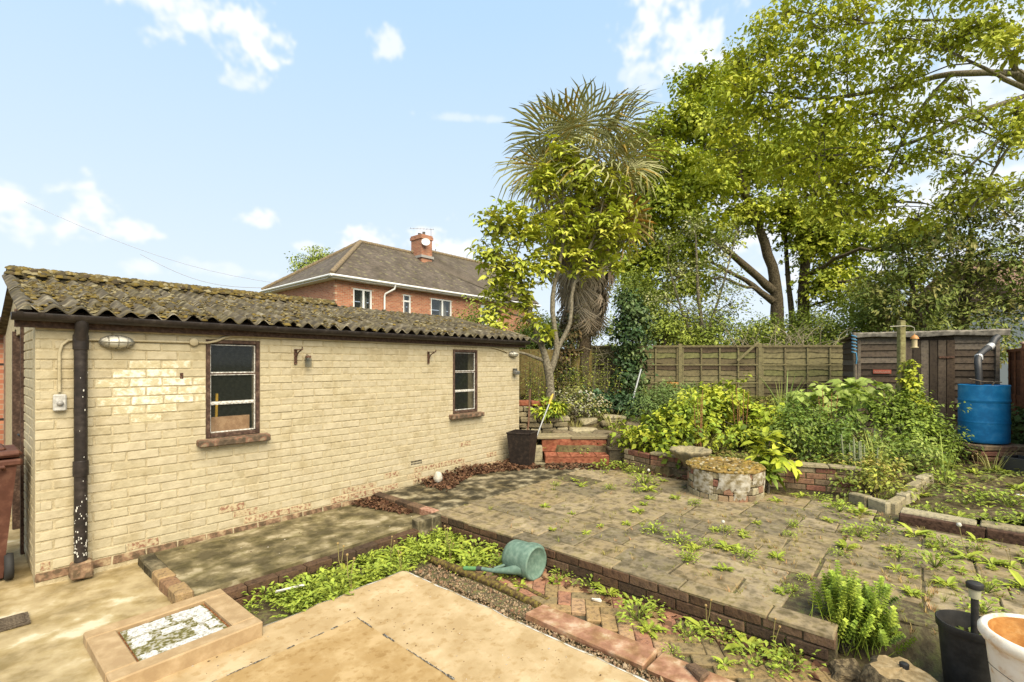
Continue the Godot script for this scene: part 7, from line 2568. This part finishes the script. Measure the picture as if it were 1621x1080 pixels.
func build_plants() -> void:
	var broad := [spray(24, 0.08, 0.058, 0.15, 0.25, 0.5), spray(22, 0.085, 0.062, 0.16, 0.3, 0.45)]
	var small := [spray(26, 0.05, 0.026, 0.13, 0.15, 0.7), spray(24, 0.055, 0.028, 0.13, 0.2, 0.7)]
	var large := [spray(9, 0.15, 0.14, 0.18, 0.3, 0.35, true), spray(8, 0.14, 0.125, 0.18, 0.3, 0.35, true)]
	var lime := [c3(0.45, 0.50, 0.04), c3(0.34, 0.43, 0.04), c3(0.52, 0.54, 0.06), c3(0.22, 0.31, 0.04), c3(0.15, 0.22, 0.035)]
	var dark := [c3(0.123, 0.193, 0.034), c3(0.175, 0.263, 0.038), c3(0.088, 0.140, 0.028), c3(0.280, 0.350, 0.057)]
	var mid := [c3(0.210, 0.289, 0.042), c3(0.280, 0.367, 0.048), c3(0.140, 0.210, 0.038)]
	var lm := leaf_mat("garden_leaf", 0.55, 0.45)
	shrub("lime_shrub", "lime green leafy shrub spilling over the wall beside the steps", [[2.08, 0.58, 7.2, 0.28], [2.65, 0.82, 7.6, 0.36], [2.30, 0.52, 7.0, 0.28], [2.74, 0.58, 7.2, 0.30], [3.2, 0.98, 7.9, 0.38], [1.8, 0.52, 7.5, 0.22], [2.45, 0.75, 7.35, 0.28]], broad, lm, lime, 330.0, "lime green shrubs")
	shrub("lime_shrub", "lime green leafy shrub behind the round brick pedestal", [[3.66, 1.05, 8.2, 0.40], [3.9, 0.80, 7.8, 0.36], [3.4, 0.52, 7.2, 0.28], [3.83, 0.55, 7.2, 0.26], [3.2, 0.8, 7.7, 0.28], [4.1, 0.75, 7.4, 0.26]], broad, lm, lime, 330.0, "lime green shrubs")
	shrub("dark_shrub", "compact dark green small leaved shrub behind the coping stones", [[3.92, 0.68, 6.7, 0.30], [4.45, 0.75, 6.9, 0.35], [4.50, 0.60, 6.55, 0.28], [4.0, 0.50, 6.5, 0.24], [4.85, 0.82, 7.2, 0.28], [4.2, 0.85, 7.0, 0.28]], small, leaf_mat("glossy_leaf", 0.45, 0.3), dark, 620.0, "small leaved shrubs")
	shrub("spreading_shrub", "spreading mid green shrub growing up against the shed door", [[5.61, 0.80, 7.0, 0.34], [6.0, 0.86, 7.05, 0.36], [6.05, 0.62, 6.85, 0.30], [5.55, 0.55, 6.7, 0.28], [6.05, 1.05, 7.3, 0.26], [5.75, 1.02, 7.2, 0.28], [6.25, 0.6, 6.9, 0.24]], small, lm, mid, 620.0, "small leaved shrubs")
	shrub("vine_plant", "pale green plant with large lobed leaves before the shed", [[5.05, 1.06, 8.0, 0.27], [5.55, 1.15, 8.0, 0.27], [5.9, 1.2, 7.8, 0.24], [5.5, 1.02, 7.6, 0.26], [4.75, 1.0, 7.9, 0.25]], large, leaf_mat("vine_leaf", 0.8, 0.5), [c3(0.385, 0.490, 0.114), c3(0.298, 0.403, 0.076), c3(0.455, 0.542, 0.152)], 190.0)
	shrub("post_climber", "yellow green climber winding up the mossy feeder post", [[5.98, 1.15, 7.22, 0.12], [6.0, 1.35, 7.25, 0.1], [6.02, 1.52, 7.27, 0.08], [6.05, 0.98, 7.2, 0.16], [6.03, 1.66, 7.28, 0.06]], [spray(14, 0.06, 0.05, 0.06, 0.2, 0.6)], lm, lime, 3600.0)
	var ivy := [spray(22, 0.07, 0.065, 0.14, 0.35, 0.7), spray(20, 0.075, 0.07, 0.14, 0.35, 0.7)]
	shrub("ivy_column", "dark ivy smothering a tall post beside the rear fence", [[2.52, 0.95, 10.15, 0.36], [2.52, 1.35, 10.2, 0.34], [2.54, 1.75, 10.2, 0.33], [2.56, 2.15, 10.2, 0.36], [2.58, 2.5, 10.25, 0.38], [2.6, 2.82, 10.3, 0.3], [2.35, 0.85, 9.9, 0.26], [2.5, 3.0, 10.4, 0.25]], ivy, leaf_mat("ivy_leaf", 0.25, 0.3), [c3(0.061, 0.114, 0.042), c3(0.088, 0.149, 0.048), c3(0.149, 0.201, 0.067), c3(0.044, 0.079, 0.030)], 420.0)
	shrub("ivy_on_palm", "brown and green ivy climbing the foot of the palm trunk", [[1.25, 1.1, 10.6, 0.25], [1.25, 1.5, 10.65, 0.24], [1.27, 1.9, 10.7, 0.24], [1.28, 2.35, 10.75, 0.23], [1.3, 2.75, 10.8, 0.2]], ivy, M["ivy_leaf"], [c3(0.105, 0.105, 0.038), c3(0.175, 0.131, 0.057), c3(0.070, 0.096, 0.034), c3(0.263, 0.175, 0.085)], 480.0)
	shrub("ground_ivy", "low dark ivy mat beside the rear path", [[1.5, 0.95, 9.4, 0.2], [1.8, 0.95, 9.3, 0.22], [2.1, 0.92, 9.2, 0.22], [2.3, 0.85, 9.0, 0.2]], ivy, M["ivy_leaf"], [c3(0.061, 0.123, 0.057), c3(0.088, 0.158, 0.067), c3(0.052, 0.088, 0.038)], 600.0)
	shrub("geranium_clump", "soft blue green leafy clump between ivy and lime shrub", [[2.5, 1.0, 8.8, 0.3], [2.85, 1.05, 8.9, 0.32], [2.3, 0.85, 8.4, 0.24], [2.7, 0.9, 8.4, 0.26], [3.1, 1.1, 9.3, 0.3], [3.5, 1.15, 9.4, 0.28]], small, lm, [c3(0.158, 0.236, 0.067), c3(0.210, 0.289, 0.085), c3(0.123, 0.184, 0.048)], 520.0)
	shrub("feathery_clump", "feathery pale flowering clump at the foot of the small tree", [[1.0, 0.95, 9.0, 0.24], [1.3, 0.9, 8.9, 0.24], [1.55, 0.9, 8.85, 0.22], [0.85, 0.85, 8.8, 0.18], [1.2, 1.1, 9.1, 0.2]], small, lm, [c3(0.298, 0.298, 0.076), c3(0.228, 0.263, 0.067), c3(0.420, 0.350, 0.152), c3(0.550, 0.525, 0.418)], 430.0)
	shrub("hellebore_plant", "bright green leafy plant over the stone bed wall", [[0.62, 0.95, 8.45, 0.15], [0.78, 0.88, 8.4, 0.14], [0.5, 0.85, 8.4, 0.11]], [spray(12, 0.12, 0.05, 0.1, 0.5, 0.4)], lm, lime, 1500.0)
	shrub("foxglove_plant", "young leafy foxglove growing beside the round pedestal", [[3.22, 0.5, 6.02, 0.16], [3.25, 0.72, 6.05, 0.11], [3.15, 0.32, 5.95, 0.12]], [spray(8, 0.15, 0.07, 0.09, 0.3, 0.5, true)], lm, lime, 900.0)
	shrub("planter_weeds", "yellow green ground cover filling the small kerbed planter", [[4.05, 0.27, 5.75, 0.16], [4.3, 0.27, 5.7, 0.18], [4.5, 0.3, 5.95, 0.18], [4.2, 0.3, 6.1, 0.2], [4.55, 0.32, 6.25, 0.2], [4.85, 0.3, 6.2, 0.16], [4.35, 0.25, 5.45, 0.14]], small, lm, [c3(0.350, 0.367, 0.057), c3(0.263, 0.315, 0.057), c3(0.175, 0.245, 0.048), c3(0.420, 0.350, 0.095)], 800.0)
	shrub("leafy_edge", "leafy perennial clump under the spreading shrub", [[5.0, 0.5, 6.5, 0.24], [5.3, 0.5, 6.4, 0.22], [4.75, 0.45, 6.4, 0.2], [5.55, 0.42, 6.3, 0.16]], small, lm, [c3(0.245, 0.333, 0.057), c3(0.175, 0.263, 0.048), c3(0.350, 0.403, 0.095)], 650.0)
	shrub("fence_ivy", "ivy growing at the foot of the red brown fence", [[7.45, 0.6, 6.95, 0.16], [7.4, 0.85, 6.95, 0.15], [7.42, 0.4, 6.9, 0.18]], ivy, M["ivy_leaf"], [c3(0.105, 0.158, 0.048), c3(0.158, 0.210, 0.057)], 900.0)
	# bright bush in front, built full size of small leaves
	var fb := thing("bright_bush", "bright green bushy herb growing at the patio edge by the stones", "shrub", Vector3(-0.40, -0.1, -3.52))
	var sprig := MB.new()
	sprig.use_col = true
	for k in 9:
		for s in 4:
			var a := s * PI / 2 + k * 0.8
			sprig.col = Color.WHITE * rng.randf_range(0.75, 1.0)
			sprig.col.a = 1.0
			var o := Vector3(cos(a), 0.45, sin(a)).normalized()
			sprig.leaf(Vector3(0, k * 0.02, 0), o, Vector3.UP, 0.038 * (1.15 - k * 0.07), 0.019, 0.2, 0.15)
	sprig.col = Color(0.8, 0.8, 0.7)
	sprig.tube([Vector3(0, -0.12, 0), Vector3(0, 0.17, 0)], [0.0022, 0.001], 4)
	var xf := []
	var cl := []
	for i in 230:
		var f := rng.randf()
		var q := rng.randf()
		var base := Vector3(0, 0, 0)
		var lean := Vector3(-0.03, 0, 0.02).lerp(RX * 0.30, q) + rv(0.15)
		var hgt := lerpf(0.40, 0.18, q) * (0.35 + 0.65 * pow(f, 0.6))
		var p := lean * (0.4 + 0.7 * f) + Vector3(0, hgt, 0)
		p.y = maxf(p.y, 0.1)
		xf.append(Transform3D(Basis(Quaternion(Vector3.UP, (Vector3.UP + lean * 1.2 + rv(0.5)).normalized())).rotated(Vector3.UP, rng.randf() * TAU), p))
		cl.append(mix_cols([c3(0.350, 0.455, 0.057), c3(0.245, 0.350, 0.048), c3(0.438, 0.525, 0.076)]))
	fb.scale = Vector3.ONE * 0.86
	copies(fb, "foliage", sprig, lm, xf, cl)
	var stm := MB.new()
	for i in 40:
		var lean := Vector3(-0.03, 0, 0.02).lerp(RX * 0.26, rng.randf()) + rv(0.08)
		stm.tube([Vector3(lean.x * 0.1, 0, lean.z * 0.1), lean * 0.6 + Vector3(0, 0.15, 0)], [0.003, 0.002], 4)
	part(fb, "stems", stm, M["pale_bark"])
	# blade plants
	var bl := [[5.5, 7.6, 0.62, 12, 0.75, 0.022, 1.0, c3(0.228, 0.333, 0.114), "arching strap leaved plant before the shed clapboards"], [4.62, 8.1, 0.66, 14, 0.95, 0.03, 0.55, c3(0.263, 0.350, 0.114), "tall upright strap leaved clump behind the dark shrub"], [3.75, 7.9, 0.6, 7, 0.75, 0.025, 0.3, c3(0.298, 0.385, 0.114), "upright strap leaved clump among the lime shrubs"], [1.95, 7.75, 0.42, 14, 0.45, 0.022, 1.1, c3(0.420, 0.420, 0.095), "small striped strap leaved clump above the planter wall"], [5.25, 6.95, 0.4, 12, 0.55, 0.03, 1.3, c3(0.228, 0.315, 0.114), "drooping strap leaved plant between the two shrubs"]]
	for q in bl:
		var t := thing("strap_leaf_plant", q[8], "plant", rear(q[0], q[2] - 0.04, q[1]))
		part(t, "leaves", tuft(q[3], q[4], q[5], q[6], 0.05, q[7]), leaf_mat("blade_leaf", 0.5, 0.45))
	for q in [[0.35, 9.9, 1.1, "tall leafy stems before the board fence beside the garage"], [0.75, 10.1, 1.0, "tall leafy stems between the garage and the small tree"], [1.1, 9.8, 1.0, "tall leafy stems right behind the small tree trunk"], [1.6, 10.1, 1.05, "tall leafy stems below the dead palm fronds"], [1.95, 9.9, 0.9, "tall leafy stems left of the ivy column"], [1.45, 9.6, 0.75, "shorter leafy stems above the rear path"], [0.55, 9.5, 0.8, "shorter leafy stems above the stone bed wall"]]:
		var gy := soil_height(q[0], q[1])
		var t := thing("leafy_plant", q[3], "plant", rear(q[0], gy - 0.03, q[1]), 0, "tall leafy stems in the rear bed")
		var b := MB.new()
		b.use_col = true
		var sm := MB.new()
		for i in 15:
			var a := rng.randf() * TAU
			var foot := Vector3(cos(a), 0, sin(a)) * 0.28 * rng.randf()
			var hgt: float = q[2] * rng.randf_range(0.6, 1.1)
			var lean := Vector3(cos(a), 0, sin(a)) * 0.16 * rng.randf()
			sm.tube([foot, foot + lean * 0.4 + Vector3(0, hgt * 0.5, 0), foot + lean + Vector3(0, hgt, 0)], [0.005, 0.004, 0.002], 4)
			for k in 12:
				var f := 0.25 + 0.75 * k / 11.0
				var aa := k * 2.4 + i
				b.col = mix_cols([c3(0.298, 0.350, 0.057), c3(0.210, 0.280, 0.048), c3(0.385, 0.403, 0.076)])
				b.col.a = 1.0
				b.leaf(foot + lean * f * f + Vector3(0, hgt * f, 0), Vector3(cos(aa), 0.5, sin(aa)).normalized(), Vector3.UP, 0.17 * rng.randf_range(0.7, 1.2), 0.026, 0.5, 0.1, true)
		part(t, "leaves", b, M["blade_leaf"])
		part(t, "stems", sm, M["pale_bark"])
	# wild grasses and stalks standing up out of the beds
	var wild := [tuft(26, 0.5, 0.011, 0.5, 0.10, c3(0.34, 0.36, 0.09)), tuft(22, 0.62, 0.013, 0.4, 0.08, c3(0.28, 0.34, 0.07)), tuft(30, 0.42, 0.010, 0.8, 0.12, c3(0.38, 0.36, 0.12))]
	var wm := [wild[0].mesh(), wild[1].mesh(), wild[2].mesh()]
	for q in [[2.2, 7.5, "wild grass tuft among lime leaves beside the steps"], [2.9, 7.25, "wild grass tuft above the curved planter wall"], [3.35, 7.7, "wild grass tuft between the two lime shrubs"], [4.0, 7.35, "wild grass tuft between lime and dark shrub"], [4.35, 7.6, "wild grass tuft behind the dark shrub"], [4.95, 6.75, "wild grass tuft between the dark and spreading shrubs"], [5.2, 7.5, "wild grass tuft under the large lobed leaves"], [2.7, 9.2, "wild grass tuft before the middle fence"], [3.6, 9.3, "wild grass tuft near the terracotta pot"], [4.3, 9.0, "wild grass tuft before the fence brace"], [5.0, 8.9, "wild grass tuft before the end fence panel"], [4.7, 6.2, "wild grass tuft in the small kerbed planter"], [5.5, 6.1, "wild grass tuft beside the small planter"], [1.15, 8.6, "wild grass tuft on the rear path"], [1.8, 8.5, "wild grass tuft among the rubble stones"], [6.4, 6.4, "wild grass tuft left of the brick plinth"]]:
		var t := thing("grass_tuft", q[2], "grass tuft", rear(q[0], soil_height(q[0], q[1]) - 0.02, q[1]), rng.randf() * TAU, "wild grass tufts in the beds")
		t.scale = Vector3.ONE * rng.randf_range(0.85, 1.35)
		part(t, "blades", wm[rng.randi() % 3], M["blade_leaf"])
	# dry reddish dock stalks
	var dks := MB.new()
	dks.use_col = true
	for i in 5:
		var o := rv(0.06)
		o.y = 0.0
		var e := o * 2.2 + Vector3(0, rng.randf_range(0.7, 1.0), 0)
		dks.col = Color(0.30, 0.15, 0.07)
		dks.tube([o, o.lerp(e, 0.5), e], [0.007, 0.006, 0.003], 5)
		for k in 26:
			var a := k * 2.4
			dks.col = Color(0.34, 0.16, 0.07) * rng.randf_range(0.7, 1.0)
			dks.leaf(o.lerp(e, 0.45 + 0.02 * k), Vector3(cos(a), 0.6, sin(a)).normalized(), Vector3.UP, 0.035, 0.016, 0.2, 0.15)
	var dmesh := dks.mesh()
	for q in [[5.72, 7.35, "dry reddish dock stalks before the shed plaque"], [3.55, 7.45, "dry reddish dock stalks among the lime leaves"], [4.75, 7.2, "dry reddish dock stalks behind the dark shrub"], [2.75, 7.05, "dry reddish dock stalks above the curved planter wall"]]:
		var t := thing("dock_stalks", q[2], "plant", rear(q[0], soil_height(q[0], q[1]) - 0.03, q[1]), rng.randf() * TAU, "dry dock stalks")
		part(t, "stalk", dmesh, leaf_mat("stalk", 0.1, 0.8))
	# woolly spikes in the small planter
	var wl := thing("woolly_spikes", "pale grey woolly flower spikes rising from the small planter", "plant", rear(4.52, 0.28, 6.15))
	var ws := MB.new()
	ws.use_col = true
	for i in 9:
		var o := RX * rng.randf_range(-0.24, 0.24) + FX * rng.randf_range(-0.1, 0.12)
		var hgt := rng.randf_range(0.3, 0.48)
		var e := o * 1.15 + Vector3(0, hgt, 0)
		ws.col = Color(0.26, 0.28, 0.17)
		ws.tube([o, o.lerp(e, 0.5), e], [0.008, 0.011, 0.006], 5)
		for k in 16:
			var a := k * 2.4
			ws.col = Color(0.30, 0.33, 0.20) * rng.randf_range(0.8, 1.2)
			ws.leaf(o.lerp(e, 0.1 + 0.055 * k), Vector3(cos(a), 0.5, sin(a)).normalized(), Vector3.UP, 0.06 * (1.2 - k * 0.05), 0.022, 0.3, 0.15)
	part(wl, "spikes", ws, leaf_mat("woolly_leaf", 0.4, 0.9))
	# bare bramble twigs over the fence
	var tw := MB.new()
	for i in 46:
		var x := rng.randf_range(5.0, 7.2)
		var p0 := rear(x, rng.randf_range(1.75, 2.1), 10.75)
		var e := p0 + RX * rng.randf_range(-0.7, 0.7) + Vector3(0, rng.randf_range(0.1, 0.75), 0) - FX * rng.randf_range(-0.15, 0.4)
		limb(tw, p0, e, 0.009, 0.003, 0.25, 4, 0.12)
		if i % 2 == 0:
			limb(tw, p0.lerp(e, 0.6), p0.lerp(e, 0.6) + rv(0.35), 0.005, 0.002, 0.2, 4, 0.1)
	for i in 16:
		var p0 := rear(rng.randf_range(1.7, 2.4), rng.randf_range(1.7, 2.05), 10.55)
		limb(tw, p0, p0 + RX * rng.randf_range(-0.5, 0.5) + Vector3(0, rng.randf_range(-0.6, 0.2), 0), 0.009, 0.003, 0.25, 4, 0.1)
	tag(part(self, "bramble_twigs", tw, mat("dry_twig", [[0.3, c3(0.228, 0.193, 0.123)], [0.7, c3(0.420, 0.367, 0.247)]], 0.9, 0.2)), "tangle of bare dry bramble twigs hanging over the rear fence", "brambles", "", "stuff")
	# weeds on the paving
	var dk := [dandelion(9, 0.16, 0, false), dandelion(11, 0.15, 0, true), dandelion(10, 0.14, 2, false), dandelion(8, 0.18, 0, true), dandelion(9, 0.15, 1, true)]
	var hk := [herb(70, 0.2), herb(90, 0.22), herb(60, 0.18)]
	var pw := [[-3.59, -6.17, 0.37], [-3.41, -6.40, 0.28], [-3.54, -5.36, 0.17], [-2.29, -4.65, 0.16], [-1.90, -4.17, 0.20], [-2.78, -4.14, 0.10], [-2.36, -4.00, 0.12], [-1.62, -4.06, 0.22], [-1.47, -4.01, 0.21], [-1.28, -4.21, 0.21], [-1.10, -4.11, 0.18], [-0.91, -4.27, 0.15], [-0.52, -4.87, 0.26], [-0.47, -5.27, 0.25], [-0.31, -5.55, 0.29], [-0.09, -5.64, 0.26], [-0.54, -4.65, 0.13], [-1.19, -3.76, 0.12], [-0.18, -4.60, 0.19], [0.04, -4.86, 0.29], [0.23, -5.26, 0.25], [0.37, -5.22, 0.24], [-0.70, -6.03, 0.30], [-0.52, -6.11, 0.26], [-1.11, -6.44, 0.23], [-0.93, -6.42, 0.19], [-3.1, -6.3, 0.3], [-1.29, -6.04, 0.14], [-1.94, -5.31, 0.14], [-2.36, -4.94, 0.14], [0.47, -5.24, 0.19], [-0.94, -4.89, 0.11], [-1.25, -5.08, 0.13], [-2.20, -5.41, 0.16], [-3.58, -4.98, 0.12], [0.10, -4.50, 0.18], [-0.10, -4.21, 0.17], [-2.75, -5.75, 0.36], [-2.6, -5.55, 0.25], [0.5, -4.8, 0.25], [0.3, -4.55, 0.22], [0.62, -5.5, 0.25], [-0.25, -5.1, 0.2], [0.1, -5.45, 0.22], [-0.75, -5.6, 0.18], [-1.5, -4.6, 0.12], [0.25, -4.15, 0.2]]
	for i in 60:
		var wx := lerpf(-3.6, 0.9, pow(rng.randf(), 0.6))
		var wz := rng.randf_range(-6.3, -3.55)
		if Vector2(wx + 1.85, wz + 6.04).length() > 0.55:
			pw.append([wx, wz, rng.randf_range(0.07, 0.17)])
	for i in pw.size():
		var q: Array = pw[i]
		var herbish: bool = i % 3 == 1 or q[2] > 0.28
		if herbish:
			weed(hk[i % 3], "patio_weed", "%s leafy weed between flagstones %s" % [size_word(q[2], 0.16, 0.24), patio_spot(q[0], q[1])], Vector3(q[0], 0.105, q[1]), q[2] / 0.24, "weeds in the patio joints")
		else:
			weed(dk[4 if i in [9, 20, 38] else i % 4], "patio_dandelion", "%s dandelion between flagstones %s" % [size_word(q[2], 0.16, 0.24), patio_spot(q[0], q[1])], Vector3(q[0], 0.105, q[1]), q[2] / 0.26, "dandelions in the patio joints")
	for q in [[-0.05, -7.22, 0.22], [0.17, -7.80, 0.38], [0.47, -7.32, 0.41], [0.64, -7.16, 0.33], [0.46, -6.25, 0.28], [0.05, -6.49, 0.26], [0.23, -6.38, 0.25], [0.78, -8.14, 0.30], [-0.1, -6.62, 0.20], [0.47, -8.72, 0.33], [0.85, -7.5, 0.3], [0.65, -6.5, 0.3], [0.3, -7.0, 0.3], [0.2, -8.9, 0.3], [0.7, -9.0, 0.3], [1.0, -8.6, 0.35], [0.9, -6.9, 0.3]]:
		var p := Vector3(q[0], 0, q[1])
		p.y = soil_height(p.dot(RX), p.dot(FX)) - 0.01
		var k := rng.randi() % 3
		if rng.randf() < 0.5:
			weed(hk[k], "terrace_weed", "%s leafy weed on the %s terrace by the water butt" % [size_word(q[2], 0.24, 0.31), "kerb side of the" if q[1] > -7.0 else "shed side of the"], p, q[2] / 0.22, "weeds on the terrace")
		else:
			weed(dk[k], "terrace_dandelion", "%s dandelion on the %s terrace by the water butt" % [size_word(q[2], 0.24, 0.31), "kerb side of the" if q[1] > -7.0 else "shed side of the"], p, q[2] / 0.24, "dandelions on the terrace")
	# white daisies on the terrace
	var dz := dandelion(12, 0.12, 0, false)
	var ds := MB.new()
	ds.use_col = true
	for i in 6:
		var o := Vector3(rng.randf_range(-0.12, 0.12), 0.13 + rng.randf() * 0.05, rng.randf_range(-0.12, 0.12))
		ds.col = Color(0.14, 0.17, 0.04)
		ds.tube([Vector3(o.x * 0.3, 0, o.z * 0.3), o], [0.002], 4)
		ds.col = Color(0.66, 0.66, 0.62)
		for k in 9:
			var a := TAU * k / 9
			ds.leaf(o, Vector3(cos(a), 0.15, sin(a)).normalized(), Vector3.UP, 0.032, 0.016, 0.1, 0.05)
		ds.col = Color(0.5, 0.35, 0.03)
		ds.lathe([Vector2(0.009, 0), Vector2(0.007, 0.006), Vector2(0.001, 0.008)], 7, o)
	for q in [[1.02, -8.0], [0.75, -6.75]]:
		var p := Vector3(q[0], 0, q[1])
		p.y = soil_height(p.dot(RX), p.dot(FX)) - 0.01
		weed([dz[0], ds.mesh()], "daisy_clump", "clump of white daisies on the weedy terrace", p, 1.2, "daisy clumps", "daisies")
	# weeds along the herringbone and the retaining wall
	for q in [[-2.24, -3.2, 0.19], [-1.82, -3.2, 0.35], [-2.24, -3.12, 0.15], [-1.46, -3.2, 0.21], [-1.48, -3.01, 0.26], [-1.38, -2.94, 0.21], [-1.10, -3.18, 0.26], [-0.84, -3.16, 0.37], [-0.97, -3.15, 0.25], [-1.15, -3.04, 0.16], [-0.58, -3.2, 0.27], [-0.70, -3.2, 0.24], [-1.16, -2.80, 0.11], [-0.89, -2.9, 0.12], [-2.39, -2.87, 0.12], [-0.75, -3.0, 0.25], [-0.6, -3.05, 0.22], [-2.0, -3.22, 0.2], [-1.65, -3.22, 0.16]]:
		if rng.randf() < 0.45:
			weed(hk[rng.randi() % 3], "wall_foot_weed", "%s leafy weed at the foot of the brick retaining wall" % size_word(q[2], 0.16, 0.24), Vector3(q[0], -0.09, q[1]), q[2] / 0.22, "weeds at the retaining wall")
		else:
			weed(dk[rng.randi() % 4], "wall_foot_dandelion", "%s dandelion at the foot of the brick retaining wall" % size_word(q[2], 0.16, 0.24), Vector3(q[0], -0.09, q[1]), minf(q[2] / 0.24, 1.15), "dandelions at the retaining wall")
	# lush weeds in the sunken bed
	var n := 0
	while n < 95:
		var x := rng.randf_range(-3.80, -2.55)
		var z := rng.randf_range(-3.22, -1.30)
		var inside := x < -3.27 or z < -2.86
		if x > -3.3 and (z > -2.86 or x > -2.62 + rng.randf() * 0.1):
			inside = false
		if x < -3.27 and z > -1.5 and rng.randf() < 0.6:
			inside = false
		if not inside:
			continue
		n += 1
		var s := rng.randf_range(0.75, 1.35)
		if rng.randf() < 0.6:
			weed(hk[rng.randi() % 3], "bed_weed", "%s leafy green weed %s" % [size_word(s, 0.92, 1.15), bed_spot(x, z)], Vector3(x, -0.115, z), s, "weeds in the sunken bed")
		else:
			weed(dk[rng.randi() % 4], "bed_dandelion", "%s dandelion clump %s" % [size_word(s, 0.92, 1.15), bed_spot(x, z)], Vector3(x, -0.115, z), s * 1.05, "dandelions in the sunken bed")
	# low ground cover on the rear soil and tufts in the joints
	var gc := spray(16, 0.06, 0.035, 0.10, 0.1, 0.35)
	xf = []
	cl = []
	for i in 2600:
		var xc := rng.randf_range(-0.5, 8.2)
		var d := rng.randf_range(5.2, 11.0)
		var p := rear(xc, 0, d)
		var gy := soil_height(xc, d)
		if gy < 0.15 or (xc < 2.3 and d < 8.9 and rng.randf() < 0.75):
			continue
		if xc > 4.9 + (d - 6) * 0.55 and rng.randf() < 0.55:
			continue
		p.y = gy + 0.03
		xf.append(Transform3D(Basis(Vector3.UP, rng.randf() * TAU).scaled(Vector3.ONE * rng.randf_range(0.6, 1.4)), p))
		cl.append(mix_cols([c3(0.210, 0.245, 0.057), c3(0.158, 0.210, 0.038), c3(0.298, 0.298, 0.076), c3(0.263, 0.193, 0.076)]))
	tag(copies(self, "ground_cover", gc, lm, xf, cl), "low mixed ground cover over the rear garden soil", "ground cover", "", "stuff")
	var tf := tuft(9, 0.05, 0.005, 0.8, 0.02, Color.WHITE)
	xf = []
	cl = []
	for i in 1500:
		var x := rng.randf_range(-3.85, 1.2)
		var z := rng.randf_range(-6.35, -3.4)
		if rng.randf() > 0.25 + 0.75 * smoothstep(-3.0, 0.0, x):
			continue
		xf.append(Transform3D(Basis(Vector3.UP, rng.randf() * TAU).scaled(Vector3.ONE * rng.randf_range(0.4, 1.1)), Vector3(x, 0.10, z)))
		cl.append(mix_cols([c3(0.298, 0.298, 0.057), c3(0.210, 0.245, 0.038), c3(0.385, 0.298, 0.095), c3(0.420, 0.245, 0.114)]))
	tag(copies(self, "joint_grass", tf, lm, xf, cl), "thin grass and moss tufts in the paving joints", "grass", "", "stuff")
